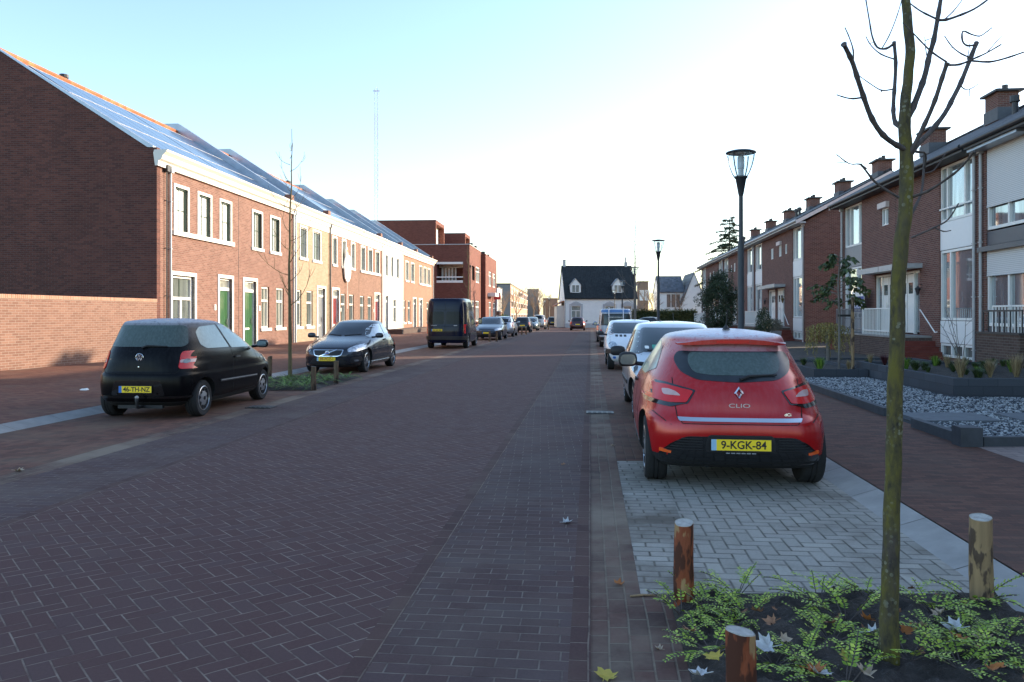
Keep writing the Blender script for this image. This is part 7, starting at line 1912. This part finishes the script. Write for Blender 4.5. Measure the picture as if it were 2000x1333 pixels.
# round dark evergreen
rg = random.Random(21)
t = empty('evergreen_tree', P(7.05, 44.0, .05), 0, 'dense dark evergreen tree with rounded crown in front of the second block', 'tree')
b = MB(); b.tube([(0, 0, -.1), (.05, 0, .5), (0, .05, 1.2)], [.13, .10, .07], 8)
for k in range(6): a = k * 1.05; b.tube([(0, 0, .35 + .1 * k), (.4 * math.cos(a), .4 * math.sin(a), 1.0 + .15 * k), (.6 * math.cos(a), .6 * math.sin(a), 1.8 + .1 * k)], [.05, .035, .015], 5)
b.build('trunk', M_graybark, t)
b = MB()
for k in range(75):
    v = rvec(rg); z = 2.25 + v.z * 1.45; f = 1.0 - .42 * max(0, (z - 2.4) / 1.4); q = rg.uniform(.45, 1.0)
    cloud(b, rg, (v.x * 1.02 * f * q, v.y * 1.0 * f * q, z), (.33, .33, .34), 210, .085, .6)
for k in range(40):
    a = rg.uniform(0, 6.28); z = rg.uniform(1.0, 3.9); r_ = 1.25 * (1.0 - .5 * max(0, (z - 2.4) / 1.6)); cloud(b, rg, (r_ * math.cos(a), r_ * math.sin(a), z), (.12, .12, .2), 45, .085, .6)
b.build('crown', M_holly, t)
# tall conifer behind the roofs
t = empty('conifer_tree', ((1424 - 1000) / FPX * 104, 104, gz(104)), 0, 'tall loose conifer rising behind the second block roof', 'tree')
Hc = 14.6
b = MB(); b.tube([(0, 0, 0), (0, 0, Hc * .6), (.1, 0, Hc)], [.25, .16, .03], 8); b.build('trunk', M_graybark, t)
b = MB(); rg = random.Random(31)
for k in range(64):
    z = Hc - .3 - (k / 64) ** .9 * 9.8; a = k * 2.4 + rg.uniform(-.3, .3); ln = min(3.9, .45 + (Hc - z) * .52) * rg.uniform(.75, 1.15)
    n = max(4, int(ln / .22))
    for j in range(n):
        f = (j + 1) / n; p = Vector((math.cos(a) * ln * f, math.sin(a) * ln * f, z + .25 * f - .75 * f * f * ln * .32))
        for q in range(26):
            side = Vector((-math.sin(a), math.cos(a), 0)) * rg.uniform(-1, 1) * (.55 * (1.1 - f) + .12)
            d = (Vector((math.cos(a), math.sin(a), rg.uniform(-.9, .1))) + rvec(rg) * .5).normalized()
            nn = Vector((0, 0, 1)); nn = (nn - d * nn.dot(d)).normalized(); leaf(b, p + side, d, nn, .42 * rg.uniform(.6, 1.2), .12)
b.build('crown', M_fir, t)
# hedge
t = empty('clipped_hedge', (13.6, 90.5, gz(90)), R(-3), 'long clipped dark hedge before the white villas', 'hedge')
b = MB(); rg = random.Random(8)
for _ in range(9000):
    p = Vector((rg.uniform(0, 7.3), rg.uniform(0, 1.0), rg.uniform(0, 2.25 + .12 * math.sin(rg.uniform(0, 6)))))
    if rg.random() < .6: p.y = rg.uniform(-.08, .12)
    d = rvec(rg); nn = d.orthogonal().normalized(); leaf(b, p, d, nn, .17 * rg.uniform(.6, 1.3), .10)
b.box(.1, 7.2, .15, .9, 0, 2.1); b.build('hedge_leaves', M_hedge, t)
b = MB()
for k in range(4): b.tube([(.9 + k * 1.8, .5, -.2), (.9 + k * 1.8, .5, 1.6)], .05, 5)
b.build('stems', M_twig, t)
# second low shrub mass right of hedge: columnar conifer, weeping shrub, tub
t = empty('columnar_conifer', P(7.9, 36.5, .06), 0, 'small dark column conifer beside the second block railing', 'shrub')
b = MB(); cloud(b, random.Random(3), (0, 0, .9), (.36, .36, .95), 2600, .09, .4, flat=-.8); b.build('foliage', M_holly, t); b = MB(); b.tube([(0, 0, -.1), (0, 0, .8)], .05, 6); b.build('stem', M_graybark, t)
t = empty('weeping_shrub', P(6.7, 22.6, .06), 0, 'yellow weeping shrub like an umbrella beside the staked tree', 'shrub')
b = MB(); b.tube([(0, 0, -.05), (.02, 0, .5), (-.02, .02, 1.05)], [.06, .05, .04], 8); b.build('stem', M_graybark, t)
b = MB(); rg = random.Random(12)
for k in range(150):
    a = rg.uniform(0, 6.28); r_ = rg.uniform(.12, .58); z0 = 1.32 - r_ * r_ * .5; ln = rg.uniform(.35, .85) * (.5 + r_); n = int(ln / .035)
    for j in range(n):
        p = Vector((math.cos(a) * (r_ + .03 * j / n), math.sin(a) * (r_ + .03 * j / n), z0 - ln * j / n)); d = (Vector((0, 0, -1)) + rvec(rg) * .8).normalized()
        nn = d.orthogonal().normalized(); leaf(b, p, d, nn, .06, .022)
b.build('hanging_twigs', M_yelp, t)
t = empty('plant_tub', P(8.8, 38.4, .08), .2, 'grey square tub with grey green bush by the second block entrance', 'plant tub')
b = MB(); b.add([(-.20, -.20, 0), (.20, -.20, 0), (.20, .20, 0), (-.20, .20, 0), (-.27, -.27, .72), (.27, -.27, .72), (.27, .27, .72), (-.27, .27, .72)], [(3, 2, 1, 0), (4, 5, 6, 7), (0, 1, 5, 4), (1, 2, 6, 5), (2, 3, 7, 6), (3, 0, 4, 7)]); b.build('tub', M_zinc, t)
b = MB(); cloud(b, random.Random(4), (0, 0, .98), (.40, .40, .30), 1500, .09, .3, flat=-.5); b.build('bush', M_lav, t)
# staked young tree in the lower planter
t = empty('young_tree', P(6.0, 19.3, .26), 0, 'young garden tree with sparse drooping dark leaves tied to a pale stake', 'tree')
b = MB(); b.tube([(0, 0, 0), (.01, 0, 1.2), (-.02, 0, 2.1), (.03, 0, 2.85)], [.032, .028, .022, .008], 8); b.build('trunk', M_graybark, t, smooth=50)
rg = random.Random(17); lb = MB(); sb = MB()
for k in range(30):
    z = rg.uniform(1.55, 2.75); a = rg.uniform(0, 6.28); ln = rg.uniform(.35, .85) * (1.15 - (z - 1.55) * .55); p = Vector((0, 0, z)); d = Vector((math.cos(a), math.sin(a), rg.uniform(.1, .6))).normalized(); pts = [p.copy()]
    for j in range(7):
        p = p + d * ln / 7; d = (d + Vector((0, 0, -.13)) + rvec(rg) * .1).normalized(); pts.append(p.copy())
        if j > 1:
            for q in range(8):
                dd = (rvec(rg) * .7 + d * .6 + Vector((0, 0, -.6))).normalized(); nn = dd.orthogonal().normalized(); leaf(lb, p + rvec(rg) * .03, dd, nn, .105 * rg.uniform(.7, 1.2), .052)
    sb.tube(pts, [.010] * 3 + [.006] * 5, 5, cap=False)
sb.build('branches', M_graybark, t); lb.build('leaves', M_gard, t)
b = MB()
for z in (1.28,): b.box(-.03, .33, -.025, .025, z, z + .05)
b.build('tree_tie', M_black, t)
t2 = empty('support_stake', P(6.28, 19.15, .26), 0, 'pale round support stake beside the young garden tree', 'stake'); b = MB(); b.tube([(0, 0, 0), (0, 0, 1.75)], .04, 10); b.build('pole', M_stk2, t2, smooth=50)
b = MB(); b.lathe([(.041, 1.75), (.02, 1.765), (0, 1.765)], 10); b.build('pole_top', M_cut, t2)
# tufts and small plants in the planters
def tuft(seed, mat, n, h, spread, wd=.010):
    rg = random.Random(seed); b = MB()
    for _ in range(n):
        a = rg.uniform(0, 6.28); q = rg.uniform(.2, 1) * spread; p = Vector((rg.uniform(-.03, .03), rg.uniform(-.03, .03), 0)); e = p + Vector((math.cos(a) * q, math.sin(a) * q, h * rg.uniform(.6, 1.1)))
        s_ = Vector((-math.sin(a), math.cos(a), 0)) * wd * .5; m_ = p + (e - p) * .55 + Vector((0, 0, h * .12)); b.add([p - s_, p + s_, m_ + s_ * .8, m_ - s_ * .8, e], [(0, 1, 2, 3), (3, 2, 4)])
    return b
tf = [tuft(1, M_straw, 150, .42, .22).mesh('straw_tuft', M_straw), tuft(2, M_gard, 110, .22, .2, .02).mesh('green_tuft', M_gard), tuft(3, M_red, 160, .55, .35, .022).mesh('red_tuft', M_red), tuft(4, M_lon2, 120, .26, .16, .018).mesh('bright_tuft', M_lon2)]
TF = [(6.9, 14.9, .42, 0, 1, 'straw grass tuft at the near corner of the long planter'), (7.45, 14.9, .42, 0, .85, 'straw grass tuft second from the planter corner'), (8.0, 15.0, .42, 0, 1.05, 'straw grass tuft in front row middle of the long planter'), (8.7, 14.8, .42, 2, 1.15, 'dark reddish shrub at the right end of the long planter'), (6.75, 16.6, .42, 1, 1, 'green plant at the street side of the long planter'), (7.4, 16.3, .42, 1, .8, 'green plant behind the corner grasses of the long planter'), (6.7, 18.2, .42, 2, .5, 'small dark red plant in the back of the long planter'), (7.1, 17.5, .42, 1, .8, 'green plant in the back half of the long planter'), (6.65, 19.0, .42, 0, .6, 'small straw tuft at the far end of the long planter'), (8.3, 16.6, .42, 1, .9, 'green plant on the house side of the long planter'),
      (5.45, 19.0, .26, 3, 1.2, 'bright green plant left of the young tree'), (6.2, 19.2, .26, 0, .6, 'small straw tuft right of the support stake'), (5.6, 21.0, .26, 1, .9, 'green plant behind the young tree'), (7.3, 21.0, .24, 1, .9, 'green plant in the planter before the entrance wall'), (8.1, 21.4, .24, 0, .7, 'small straw tuft before the red steps'), (7.9, 17.7, .42, 0, .7, 'straw tuft before the white basement window')]
rg = random.Random(90)
for k in range(26): TF.append((rg.uniform(6.65, 9.6), rg.uniform(14.6, 19.0), .40, (1, 1, 3, 1)[k % 4], rg.uniform(.6, 1.0), 'small green plant among the rest in the long planter'))
for o, Y, z, k, sc, lab in TF:
    q = link_mesh('garden_plant', tf[k]); q.location = P(o, Y, z); q.scale = (sc,) * 3; q.rotation_euler = (0, 0, o * 5); tag(q, lab, 'plant', 'small plants in the planters')
t = empty('bare_shrub', P(8.15, 17.6, .40), 0, 'thin leafless shrub before the white basement window panel', 'shrub'); rg = random.Random(9)
for k in range(5):
    b = MB(); a = rg.uniform(0, 6.28); d = Vector((math.cos(a) * .22, math.sin(a) * .22, 1)).normalized(); p = Vector((0, 0, 0)); pts = [p.copy()]
    for j in range(6): p = p + d * .24; d = (d + rvec(rg) * .16).normalized(); pts.append(p.copy())
    b.tube(pts, [.009, .008, .007, .006, .005, .004, .003], 5, cap=False)
    for j in (2, 3, 4): e = pts[j] + (d + rvec(rg) * .8).normalized() * .3; b.tube([pts[j], e], [.004, .002], 4, cap=False)
    b.build('stem', M_twig, t)
# small front hedge plants by the far right gardens
for i, (o, Y, r_, lab) in enumerate([(7.4, 47.5, .7, 'low dark bush right of the round evergreen'), (8.2, 41.0, .55, 'low dark bush before the second block steps'), (7.0, 55.0, .8, 'dark bush beyond the round evergreen'), (6.6, 40.5, .45, 'low dark bush left of the column conifer')]):
    t = empty('garden_bush', P(o, Y, .06), 0, lab, 'shrub', 'low garden bushes'); b = MB(); cloud(b, random.Random(40 + i), (0, 0, r_ * .7), (r_, r_, r_ * .8), 1300, .09, .55); b.build('foliage', M_hedge, t)
t = empty('green_bush', ((983 - 1000) / FPX * 112, 113, gz(112)), 0, 'green bush by the orange brick garden wall block', 'shrub'); b = MB(); cloud(b, random.Random(60), (0, 0, .8), (.9, .7, 1.0), 900, .2, .55); b.build('foliage', M_lon2, t)
